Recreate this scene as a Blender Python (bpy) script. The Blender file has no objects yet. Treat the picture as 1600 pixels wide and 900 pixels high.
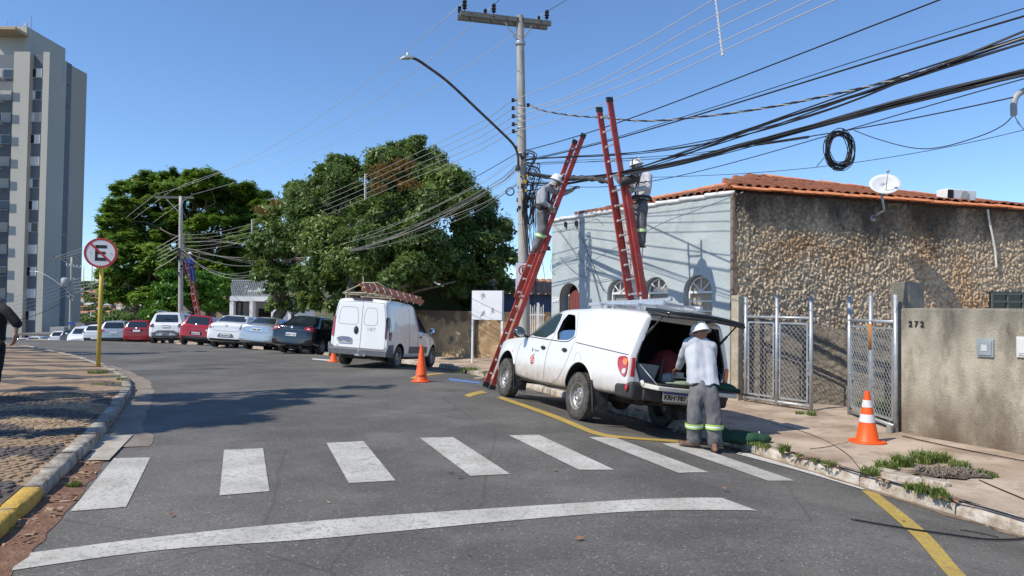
import bpy, bmesh, math, random
import numpy as np
from mathutils import Vector, Matrix, noise
from mathutils.bvhtree import BVHTree
random.seed(7); np.random.seed(7)
PI = math.pi; R = math.radians
S = bpy.context.scene
# ------------------------------------------------------------------ camera
F = 1120.0; ROLL = 0.012; HC = 1.65; PITCH = math.atan(30.0/F)
cam_d = bpy.data.cameras.new("camera"); cam = bpy.data.objects.new("camera", cam_d)
S.collection.objects.link(cam); S.camera = cam
cam_d.sensor_width = 36.0; cam_d.lens = 36.0*F/1600.0; cam_d.clip_start = 0.05; cam_d.clip_end = 6000
cam.matrix_world = (Matrix.Translation((0, 0, HC)) @ Matrix.Rotation(PI/2+PITCH, 4, 'X') @ Matrix.Rotation(ROLL, 4, 'Z'))
# ------------------------------------------------------------------ world and sun
LX, LY = 0.865, 0.502                   # horizontal travel of the light
ELEV = R(48)
W = bpy.data.worlds.new("World"); S.world = W; W.use_nodes = True
wn = W.node_tree.nodes; wl = W.node_tree.links; wn.clear()
sky = wn.new('ShaderNodeTexSky'); sky.sky_type = 'NISHITA'; sky.sun_disc = False
sky.sun_elevation = ELEV
sky.sun_rotation = math.atan2(-LX, -LY)
sky.air_density = 1.0; sky.dust_density = 0.0; sky.ozone_density = 8.0; sky.altitude = 300
bg = wn.new('ShaderNodeBackground'); bg.inputs[1].default_value = 0.148
wo = wn.new('ShaderNodeOutputWorld'); wl.new(sky.outputs[0], bg.inputs[0]); wl.new(bg.outputs[0], wo.inputs[0])
sd = bpy.data.lights.new("sun", 'SUN'); so = bpy.data.objects.new("sun", sd); S.collection.objects.link(so)
sd.energy = 4.1; sd.angle = R(0.5); sd.color = (1.0, 0.93, 0.80)
dirv = Vector((LX*math.cos(ELEV), LY*math.cos(ELEV), -math.sin(ELEV)))
so.rotation_euler = dirv.to_track_quat('-Z', 'Y').to_euler()
S.view_settings.view_transform = 'Standard'; S.view_settings.look = 'None'
S.view_settings.exposure = 0.27; S.view_settings.gamma = 1.0
S.cycles.max_bounces = 6; S.cycles.transparent_max_bounces = 8
COL = S.collection

# ------------------------------------------------------------------ picture to place helpers
CM = cam.matrix_world.to_3x3()
def ray(px, py):
    v = CM @ Vector(((px-800)/F, -(py-450)/F, -1.0)); return v
def P(px, py, Y):
    v = ray(px, py); t = Y/v.y
    return Vector((v.x*t, Y, HC+v.z*t))
KR = [(6.4,1.0),(5.3,3.8),(4.42,6.2),(3.83,7.94),(3.3,9.5),(2.3,12.3),(.86,16.0),(-.1,18.5),(-1.5,21.8),(-2.4,23.8),(-4.9,27),(-10,33),(-14,37),(-20,43),(-45,62),(-110,110)]
KL = [(-3.0,3.6),(-3.46,4.91),(-3.81,5.86),(-4.33,7.18),(-4.79,8.39),(-5.49,10.04),(-6.92,13.16),(-7.9,14.94),(-9.74,17.5),(-12.9,21.4),(-18.24,27.3),(-30,38),(-60,60)]
_A = np.array(KR[:-1]); _B = np.array(KR[1:])
def seg_dist(x, y, A, B):
    x = np.atleast_1d(np.asarray(x, float)); y = np.atleast_1d(np.asarray(y, float))
    best = np.full(x.shape, 1e9); sg = np.ones(x.shape)
    for (ax, ay), (bx, by) in zip(A, B):
        dx, dy = bx-ax, by-ay; L = dx*dx+dy*dy
        t = np.clip(((x-ax)*dx+(y-ay)*dy)/L, 0, 1)
        d = np.hypot(x-ax-t*dx, y-ay-t*dy)
        m = d < best; best = np.where(m, d, best)
        sg = np.where(m, np.where(dx*(y-ay)-dy*(x-ax) > 0, 1, -1), sg)
    return best*sg
def dk(x, y): return seg_dist(x, y, _A, _B)
def fall(y):
    y = np.asarray(y, float); d = np.maximum(0, y-12)
    return np.where(y < 50, -.0007*d*d, -.0007*38*38-.0532*(y-50))
def road_z(x, y):
    d = dk(x, y); u = np.maximum(0, 2.6-np.maximum(d, 0))
    c = np.where(u > .6, .12*u-.036, .1*u*u); c = np.maximum(c, 0)
    return fall(y)-c
def gz(x, y):
    d = dk(x, y)
    z = np.where(d < 0, fall(y)-.276+.14+.015*np.minimum(-d, 6), road_z(x, y))
    return float(z[0]) if z.size == 1 else z
def G(px, py, off=0.0):
    v = ray(px, py); Ys = np.arange(1.5, 200, .02); t = Ys/v.y
    z = HC+v.z*t; g = gz(v.x*t, Ys)+off
    i = int(np.argmax(z < g)); return Vector((v.x*t[i], Ys[i], float(g[i])))

# ------------------------------------------------------------------ materials
_M = {}
def rgb(c): return (c[0], c[1], c[2], 1.0)
def mat(name, c1, c2=None, rough=.6, metal=0., scale=6., bump=0., bscale=None, detail=6, coat=0., c3=None, dirt=None, stretch=None, lo=.35, hi=.65, spec=.5, trans=0.):
    if name in _M: return _M[name]
    m = bpy.data.materials.new(name); m.use_nodes = True; nt = m.node_tree; n = nt.nodes; l = nt.links
    b = n['Principled BSDF']; b.inputs['Roughness'].default_value = rough; b.inputs['Metallic'].default_value = metal
    b.inputs['Coat Weight'].default_value = coat; b.inputs['Coat Roughness'].default_value = .06
    b.inputs['Specular IOR Level'].default_value = spec
    if trans: b.inputs['Transmission Weight'].default_value = trans
    tc = n.new('ShaderNodeTexCoord'); src = tc.outputs['Object']
    if stretch:
        mp = n.new('ShaderNodeMapping'); mp.inputs['Scale'].default_value = stretch; l.new(src, mp.inputs[0]); src = mp.outputs[0]
    col = None
    if c2 is None: b.inputs['Base Color'].default_value = rgb(c1)
    else:
        t = n.new('ShaderNodeTexNoise'); t.inputs['Scale'].default_value = scale; t.inputs['Detail'].default_value = detail; l.new(src, t.inputs['Vector'])
        r = n.new('ShaderNodeValToRGB'); r.color_ramp.elements[0].position = lo; r.color_ramp.elements[1].position = hi
        r.color_ramp.elements[0].color = rgb(c1); r.color_ramp.elements[1].color = rgb(c2)
        if c3:
            e = r.color_ramp.elements.new((lo+hi)/2); e.color = rgb(c3)
        l.new(t.outputs[0], r.inputs[0]); col = r.outputs[0]
    if dirt:   # (colour, scale, lo, hi)
        t2 = n.new('ShaderNodeTexNoise'); t2.inputs['Scale'].default_value = dirt[1]; t2.inputs['Detail'].default_value = 8; t2.inputs['Roughness'].default_value = .7; l.new(src, t2.inputs['Vector'])
        mr = n.new('ShaderNodeMapRange'); mr.inputs[1].default_value = dirt[2]; mr.inputs[2].default_value = dirt[3]; l.new(t2.outputs[0], mr.inputs[0])
        mx = n.new('ShaderNodeMix'); mx.data_type = 'RGBA'; l.new(mr.outputs[0], mx.inputs[0])
        if col: l.new(col, mx.inputs[6])
        else: mx.inputs[6].default_value = rgb(c1)
        mx.inputs[7].default_value = rgb(dirt[0]); col = mx.outputs[2]
    if col: l.new(col, b.inputs['Base Color'])
    if bump:
        t3 = n.new('ShaderNodeTexNoise'); t3.inputs['Scale'].default_value = bscale or scale*4; t3.inputs['Detail'].default_value = 5; l.new(src, t3.inputs['Vector'])
        bp = n.new('ShaderNodeBump'); bp.inputs['Strength'].default_value = bump; bp.inputs['Distance'].default_value = .02
        l.new(t3.outputs[0], bp.inputs['Height']); l.new(bp.outputs[0], b.inputs['Normal'])
    _M[name] = m; return m
def glassy(name, c, rough=.06, alpha=.25):
    """window glass: glossy dark pane one can see through"""
    if name in _M: return _M[name]
    m = bpy.data.materials.new(name); m.use_nodes = True; nt = m.node_tree; n = nt.nodes; l = nt.links
    b = n['Principled BSDF']; b.inputs['Base Color'].default_value = rgb(c); b.inputs['Roughness'].default_value = rough
    b.inputs['Alpha'].default_value = 1-alpha; _M[name] = m; return m
def emis(name, c, s):
    m = bpy.data.materials.new(name); m.use_nodes = True; b = m.node_tree.nodes['Principled BSDF']
    b.inputs['Emission Color'].default_value = rgb(c); b.inputs['Emission Strength'].default_value = s; return m

white_car = mat('white_car_paint', (.78,.78,.77), rough=.22, coat=.8, dirt=((.40,.33,.25), 1.7, .66, .95))
pickup_paint = mat('pickup_white_paint', (.70,.70,.70), rough=.25, coat=.7)
def add_low_dirt(m, z0, z1, c, strength=.7):
    """mud splashed along the sills: a shape of its own on the paint"""
    nt = m.node_tree; n = nt.nodes; l = nt.links; b = n['Principled BSDF']
    tc = n.new('ShaderNodeTexCoord'); sp = n.new('ShaderNodeSeparateXYZ'); l.new(tc.outputs['Object'], sp.inputs[0])
    mr = n.new('ShaderNodeMapRange'); mr.inputs[1].default_value = z1; mr.inputs[2].default_value = z0; l.new(sp.outputs[2], mr.inputs[0])
    t = n.new('ShaderNodeTexNoise'); t.inputs['Scale'].default_value = 7; t.inputs['Detail'].default_value = 8; l.new(tc.outputs['Object'], t.inputs[0])
    mu = n.new('ShaderNodeMath'); mu.operation = 'MULTIPLY'; l.new(mr.outputs[0], mu.inputs[0]); l.new(t.outputs[0], mu.inputs[1])
    m2 = n.new('ShaderNodeMath'); m2.operation = 'MULTIPLY'; m2.use_clamp = True; m2.inputs[1].default_value = 2*strength; l.new(mu.outputs[0], m2.inputs[0])
    mx = n.new('ShaderNodeMix'); mx.data_type = 'RGBA'; l.new(m2.outputs[0], mx.inputs[0])
    if b.inputs['Base Color'].links: l.new(b.inputs['Base Color'].links[0].from_socket, mx.inputs[6])
    else: mx.inputs[6].default_value = b.inputs['Base Color'].default_value
    mx.inputs[7].default_value = rgb(c); l.new(mx.outputs[2], b.inputs['Base Color'])
add_low_dirt(pickup_paint, .45, .85, (.36,.27,.18), .75)
silver_car = mat('silver_car_paint', (.50,.52,.54), rough=.25, metal=.55, coat=.7)
white_clean = mat('white_car_paint_clean', (.80,.81,.82), rough=.2, coat=.8)
red_car = mat('red_car_paint', (.42,.008,.014), rough=.25, coat=.8)
black_car = mat('black_car_paint', (.006,.008,.014), rough=.12, coat=1.0)
grey_car = mat('grey_car_paint', (.13,.14,.16), rough=.25, metal=.5, coat=.7)
car_glass = mat('dark_car_glass', (.02,.028,.035), rough=.04, spec=.9)
see_glass = glassy('clear_car_glass', (.05,.08,.08), alpha=.62)
tyre_m = mat('tyre_rubber', (.035,.034,.032), (.10,.09,.075), rough=.85, scale=9, bump=.4, bscale=60)
rim_m = mat('steel_rim', (.30,.29,.28), (.42,.41,.39), rough=.42, metal=.6, scale=14)
alloy_m = mat('alloy_rim', (.62,.62,.62), rough=.3, metal=.7)
black_pl = mat('black_plastic', (.022,.022,.024), (.04,.04,.04), rough=.6, scale=12)
grey_pl = mat('grey_bumper_plastic', (.10,.105,.115), (.13,.135,.14), rough=.55, scale=8)
dark_in = mat('dark_interior', (.008,.008,.009), rough=.9)
lamp_red = mat('lamp_red', (.45,.012,.02), rough=.12, coat=1.0)
lamp_dk = mat('lamp_dark_red', (.07,.006,.012), rough=.12, coat=1.0)
lamp_or = mat('lamp_orange', (.85,.22,.02), rough=.12, coat=1.0)
lamp_cl = mat('lamp_clear', (.62,.60,.60), rough=.1, coat=1.0)
chrome = mat('chrome', (.7,.7,.7), rough=.15, metal=1.0)
plate_m = mat('plate_white', (.72,.73,.72), rough=.45)
plate_blue = mat('plate_blue', (.03,.08,.42), rough=.45)
ink = mat('ink_black', (.015,.015,.017), rough=.6)
seam_m = mat('seam_dark', (.04,.04,.042), rough=.8)
seam_lt = mat('seam_shadow_grey', (.17,.17,.175), rough=.8)
alu = mat('aluminium', (.55,.56,.57), (.68,.69,.70), rough=.38, metal=.7, scale=20)
galv = mat('galvanised_steel', (.34,.36,.38), (.48,.50,.52), rough=.45, metal=.45, scale=10, dirt=((.30,.19,.12), 5, .68, .8))
ladder_red = mat('ladder_red_fibreglass', (.30,.03,.025), (.46,.055,.04), rough=.5, scale=3, dirt=((.30,.13,.10), 7, .52, .72))
ladder_wood = mat('faded_ladder_fibreglass', (.30,.10,.05), (.42,.17,.09), rough=.6, scale=8)
conc_pole = mat('pole_concrete', (.33,.31,.28), (.44,.42,.385), rough=.85, scale=2.5, bump=.25, bscale=50, dirt=((.20,.185,.165), 3, .55, .8), stretch=(3,3,.7))
cross_m = mat('crossarm_timber', (.10,.10,.09), (.20,.20,.18), rough=.85, scale=12, bump=.3, stretch=(1,6,6))
black_rub = mat('black_cable', (.012,.012,.014), rough=.55)
black_ins = mat('dark_porcelain', (.018,.014,.014), rough=.25)
grey_wire = mat('aluminium_wire', (.52,.52,.50), rough=.5, metal=.3)
cable_tan = mat('weathered_cable', (.30,.28,.24), rough=.7)
yellow_m = mat('yellow_pole_paint', (.50,.33,.035), (.60,.42,.06), rough=.45, scale=4, dirt=((.30,.20,.06), 12, .6, .78))
sign_white = mat('sign_white', (.75,.76,.77), (.68,.69,.70), rough=.4, scale=3)
sign_red = mat('sign_red', (.48,.02,.025), rough=.4)
sign_blue = mat('sign_blue', (.03,.28,.62), rough=.4)
cone_or = mat('cone_orange', (.88,.11,.008), (.80,.085,.01), rough=.5, scale=6, dirt=((.40,.10,.04), 8, .62, .85))
cone_wh = mat('cone_white_band', (.74,.74,.76), (.60,.59,.60), rough=.4, scale=12)
skin_m = mat('brown_skin', (.20,.105,.065), (.25,.13,.085), rough=.5, scale=14)
hair_m = mat('black_hair', (.012,.010,.009), rough=.7)
shirt_lt = mat('light_grey_shirt_cloth', (.40,.42,.47), (.50,.52,.56), rough=.85, scale=5, bump=.6, bscale=6, dirt=((.42,.43,.47), 3, .58, .8))
shirt_gr = mat('grey_shirt_cloth', (.27,.29,.33), (.34,.36,.40), rough=.85, scale=14, bump=.6, bscale=9)
shirt_bk = mat('black_tshirt_cloth', (.008,.008,.009), rough=.9, bump=.5, bscale=8, c2=(.012,.012,.013))
shirt_bl = mat('blue_work_cloth', (.02,.04,.16), rough=.9)
trouser_m = mat('grey_trouser_cloth', (.09,.09,.095), (.17,.17,.175), rough=.85, scale=4, bump=.7, bscale=6)
helmet_m = mat('white_helmet', (.78,.78,.77), rough=.3, coat=.3)
boot_m = mat('brown_leather_boot', (.13,.075,.05), (.19,.12,.085), rough=.7, scale=10)
glove_m = mat('leather_glove', (.10,.09,.08), (.38,.36,.33), rough=.8, scale=12)
hivis = mat('reflective_lime_band', (.36,.56,.12), rough=.5)
hivis_w = mat('reflective_silver_band', (.75,.78,.75), rough=.35)
harness_m = mat('harness_webbing', (.03,.03,.035), rough=.8)
harness_o = mat('harness_orange', (.65,.20,.03), rough=.7)
bark_m = mat('tree_bark', (.10,.08,.06), (.22,.185,.145), rough=.95, scale=5, bump=.8, bscale=18, stretch=(2,2,.6))
tarp_green = mat('green_canvas', (.01,.045,.025), (.02,.07,.04), rough=.9, scale=6)

def leaf_mat(name, cols, hue_scale=.35):
    m = bpy.data.materials.new(name); m.use_nodes = True; nt = m.node_tree; n = nt.nodes; l = nt.links
    b = n['Principled BSDF']; b.inputs['Roughness'].default_value = .45; b.inputs['Specular IOR Level'].default_value = .5
    at = n.new('ShaderNodeAttribute'); at.attribute_name = 'tint'
    tc = n.new('ShaderNodeTexCoord'); t = n.new('ShaderNodeTexNoise'); t.inputs['Scale'].default_value = hue_scale; t.inputs['Detail'].default_value = 3
    l.new(tc.outputs['Object'], t.inputs['Vector'])
    ad = n.new('ShaderNodeMath'); ad.operation = 'ADD'; l.new(at.outputs['Fac'], ad.inputs[0]); l.new(t.outputs[0], ad.inputs[1])
    mu = n.new('ShaderNodeMath'); mu.operation = 'MULTIPLY'; mu.inputs[1].default_value = .5; l.new(ad.outputs[0], mu.inputs[0])
    r = n.new('ShaderNodeValToRGB'); els = r.color_ramp.elements
    els[0].position = .2; els[0].color = rgb(cols[0]); els[1].position = .8; els[1].color = rgb(cols[-1])
    for i, c in enumerate(cols[1:-1]): e = els.new(.2+.6*(i+1)/(len(cols)-1)); e.color = rgb(c)
    l.new(mu.outputs[0], r.inputs[0]); l.new(r.outputs[0], b.inputs['Base Color'])
    tr = n.new('ShaderNodeBsdfTranslucent'); l.new(r.outputs[0], tr.inputs[0])
    mx = n.new('ShaderNodeMixShader'); mx.inputs[0].default_value = .38
    l.new(b.outputs[0], mx.inputs[1]); l.new(tr.outputs[0], mx.inputs[2])
    l.new(mx.outputs[0], n['Material Output'].inputs[0]); return m
leaf_dark = leaf_mat('dark_glossy_leaves', [(.045,.085,.018),(.10,.165,.035),(.18,.26,.055),(.30,.35,.12)])
leaf_fern = leaf_mat('feathery_leaves', [(.06,.12,.014),(.13,.23,.025),(.22,.35,.04),(.33,.43,.08)])
leaf_bright = leaf_mat('bright_leaves', [(.05,.14,.012),(.10,.24,.02),(.17,.33,.03)])
leaf_orange = leaf_mat('orange_leaves', [(.16,.075,.02),(.24,.12,.025),(.12,.12,.02)])
leaf_grass = leaf_mat('grass_blades', [(.09,.15,.03),(.17,.24,.05),(.32,.33,.13)], 3)

# ------------------------------------------------------------------ mesh builder
class MB:
    def __init__(s): s.v = []; s.f = []; s.m = []
    def add(s, vs, fs, mi=0, M=None):
        o = len(s.v)
        if M is not None: vs = [M @ Vector(v) for v in vs]
        s.v += [tuple(v) for v in vs]; s.f += [tuple(i+o for i in f) for f in fs]; s.m += [mi]*len(fs); return s
    def box(s, c, d, mi=0, M=None, taper=1.0):
        x, y, z = c; a, b, e = d[0]/2, d[1]/2, d[2]/2; t = taper
        vs = [(x-a,y-b,z-e),(x+a,y-b,z-e),(x+a,y+b,z-e),(x-a,y+b,z-e),(x-a*t,y-b*t,z+e),(x+a*t,y-b*t,z+e),(x+a*t,y+b*t,z+e),(x-a*t,y+b*t,z+e)]
        return s.add(vs, [(0,3,2,1),(4,5,6,7),(0,1,5,4),(1,2,6,5),(2,3,7,6),(3,0,4,7)], mi, M)
    def bar(s, p, q, w, h, mi=0, up=(0,0,1)):
        p, q = Vector(p), Vector(q); d = q-p; L = d.length
        if L < 1e-6: return s
        d /= L; u = Vector(up); sd_ = d.cross(u)
        if sd_.length < 1e-4: sd_ = d.cross(Vector((1,0,0)))
        sd_.normalize(); u = sd_.cross(d).normalized()
        vs = []
        for e in (p, q):
            for a, b in ((-1,-1),(1,-1),(1,1),(-1,1)): vs.append(e+sd_*(a*w/2)+u*(b*h/2))
        return s.add(vs, [(0,1,2,3),(7,6,5,4),(0,4,5,1),(1,5,6,2),(2,6,7,3),(3,7,4,0)], mi)
    def tube(s, pts, r, n=6, mi=0, cap=True):
        pts = [Vector(p) for p in pts]; N = len(pts)
        rs = r if isinstance(r, (list, tuple)) else [r]*N
        vs = []; ref = None
        for i, p in enumerate(pts):
            d = (pts[min(i+1, N-1)]-pts[max(i-1, 0)])
            if d.length < 1e-9: d = Vector((0,0,1))
            d.normalize()
            if ref is None: ref = d.orthogonal().normalized()
            ref = (ref-d*ref.dot(d))
            ref = ref.normalized() if ref.length > 1e-6 else d.orthogonal().normalized()
            b = d.cross(ref)
            for k in range(n):
                a = 2*PI*k/n; vs.append(p+(ref*math.cos(a)+b*math.sin(a))*rs[i])
        fs = [(i*n+k, i*n+(k+1) % n, (i+1)*n+(k+1) % n, (i+1)*n+k) for i in range(N-1) for k in range(n)]
        if cap: fs += [tuple(range(n-1, -1, -1)), tuple((N-1)*n+k for k in range(n))]
        return s.add(vs, fs, mi)
    def lathe(s, prof, n=20, mi=0, M=None, mis=None, cap=True):
        vs = [(r*math.cos(2*PI*k/n), r*math.sin(2*PI*k/n), z) for r, z in prof for k in range(n)]
        N = len(prof); o = len(s.f)
        fs = [(i*n+k, i*n+(k+1) % n, (i+1)*n+(k+1) % n, (i+1)*n+k) for i in range(N-1) for k in range(n)]
        if cap: fs += [tuple(range(n-1, -1, -1)), tuple((N-1)*n+k for k in range(n))]
        s.add(vs, fs, mi, M)
        if mis:
            for i in range(N-1):
                for k in range(n): s.m[o+i*n+k] = mis[i]
        return s
    def prism(s, poly, z0, z1, mi=0, M=None):
        n = len(poly); vs = [(x, y, z0) for x, y in poly]+[(x, y, z1) for x, y in poly]
        fs = [tuple(range(n-1, -1, -1)), tuple(range(n, 2*n))]+[(i, (i+1) % n, n+(i+1) % n, n+i) for i in range(n)]
        return s.add(vs, fs, mi, M)
    def ball(s, c, r, n=10, m=6, mi=0, M=None):
        rx, ry, rz = r if isinstance(r, (tuple, list)) else (r, r, r)
        vs = [(c[0], c[1], c[2]-rz)]; 
        for i in range(1, m):
            t = -PI/2+PI*i/m
            for k in range(n): vs.append((c[0]+rx*math.cos(t)*math.cos(2*PI*k/n), c[1]+ry*math.cos(t)*math.sin(2*PI*k/n), c[2]+rz*math.sin(t)))
        vs.append((c[0], c[1], c[2]+rz)); T = len(vs)-1
        fs = [(0, 1+(k+1) % n, 1+k) for k in range(n)]
        for i in range(m-2):
            for k in range(n): a = 1+i*n; fs.append((a+k, a+(k+1) % n, a+n+(k+1) % n, a+n+k))
        a = 1+(m-2)*n; fs += [(a+k, a+(k+1) % n, T) for k in range(n)]
        return s.add(vs, fs, mi, M)
    def mesh(s, name, mats, smooth=False, M=None):
        me = bpy.data.meshes.new(name)
        me.from_pydata(s.v, [], s.f)
        for m in (mats if isinstance(mats, (list, tuple)) else [mats]): me.materials.append(m)
        me.polygons.foreach_set('material_index', s.m)
        if smooth: me.polygons.foreach_set('use_smooth', [True]*len(s.f))
        me.update(); return me
    def build(s, name, mats, parent=None, smooth=False, angle=None):
        me = s.mesh(name, mats, smooth)
        o = bpy.data.objects.new(name, me); COL.objects.link(o); o.parent = parent
        if angle is not None: me.shade_smooth() if hasattr(me, 'shade_smooth') else None; me.set_sharp_from_angle(angle=angle)
        return o
def smoothang(o, a=35):
    me = o.data; me.polygons.foreach_set('use_smooth', [True]*len(me.polygons)); me.set_sharp_from_angle(angle=R(a)); return o
def bev(o, w, seg=2, ang=35):
    md = o.modifiers.new('b', 'BEVEL'); md.width = w; md.segments = seg; md.limit_method = 'ANGLE'; md.angle_limit = R(ang); smoothang(o, 40); return o
def tag(o, label=None, cat=None, group=None, kind=None):
    if label: o['label'] = label
    if cat: o['category'] = cat
    if group: o['group'] = group
    if kind: o['kind'] = kind
    return o
def empty(name, loc=(0,0,0), rz=0, label=None, cat=None, group=None):
    o = bpy.data.objects.new(name, None); COL.objects.link(o); o.location = loc; o.rotation_euler = (0, 0, rz); o.empty_display_size = .2
    return tag(o, label, cat, group)
def kids(o): return [c for c in bpy.data.objects if c.parent == o]
def copy_tree(o, parent=None):
    c = o.copy(); COL.objects.link(c); c.parent = parent
    for ch in kids(o): copy_tree(ch, c)
    return c
def baked(o):
    """object with its modifiers applied"""
    dg = bpy.context.evaluated_depsgraph_get(); dg.update()
    me = bpy.data.meshes.new_from_object(o.evaluated_get(dg)); o.modifiers.clear(); old = o.data; o.data = me; me.name = old.name
    return o
def catmull(pts, k=8):
    pts = [Vector(p) for p in pts]
    if len(pts) < 3:
        return [pts[0].lerp(pts[-1], i/k) for i in range(k+1)]
    q = [pts[0]*2-pts[1]]+pts+[pts[-1]*2-pts[-2]]; out = []
    for i in range(1, len(q)-2):
        a, b, c, d = q[i-1:i+3]
        for j in range(k):
            t = j/k; out.append(.5*((2*b)+(c-a)*t+(2*a-5*b+4*c-d)*t*t+(3*b-a-3*c+d)*t**3))
    out.append(pts[-1]); return out
def wsmooth(p, k=8, deg=3, ext=0.0):
    """an evenly sagging line through points: straight in plan, one smooth curve in height"""
    p = [Vector(v) for v in p]; s = [0]
    for a, b in zip(p, p[1:]): s.append(s[-1]+(b.xy-a.xy).length)
    c = np.polyfit(s, [v.z for v in p], min(deg, len(p)-1)); n = k*(len(p)-1)+1; T = np.linspace(0, s[-1], n)
    out = [Vector((float(np.interp(t, s, [v.x for v in p])), float(np.interp(t, s, [v.y for v in p])), float(np.polyval(c, t)))) for t in T]
    z0, z1 = p[0].z-out[0].z, p[-1].z-out[-1].z
    for i, v in enumerate(out): t = i/(n-1); v.z += z0*max(0, 1-6*t)+z1*max(0, 6*t-5)
    if ext: out.append(out[-1]+(out[-1]-out[-3]).normalized()*ext)
    return out
def text_mesh(txt, size, mat_, parent, M, name='lettering', depth=.002, bold=0.0):
    cu = bpy.data.curves.new(name, 'FONT'); cu.body = txt; cu.size = size; cu.align_x = 'CENTER'; cu.align_y = 'CENTER'; cu.extrude = depth; cu.offset = bold
    t = bpy.data.objects.new(name, cu); COL.objects.link(t)
    dg = bpy.context.evaluated_depsgraph_get(); dg.update(); me = bpy.data.meshes.new_from_object(t.evaluated_get(dg))
    bpy.data.objects.remove(t); o = bpy.data.objects.new(name, me); me.name = name; COL.objects.link(o)
    me.materials.clear(); me.materials.append(mat_); o.parent = parent; o.matrix_local = M; return o
def frame(o, x, z):
    """matrix whose axes are x (right), y (up), z (out of the face)"""
    x = Vector(x).normalized(); z = Vector(z).normalized(); y = z.cross(x).normalized(); x = y.cross(z)
    m = Matrix((x, y, z)).transposed().to_4x4(); m.translation = Vector(o); return m
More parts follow.
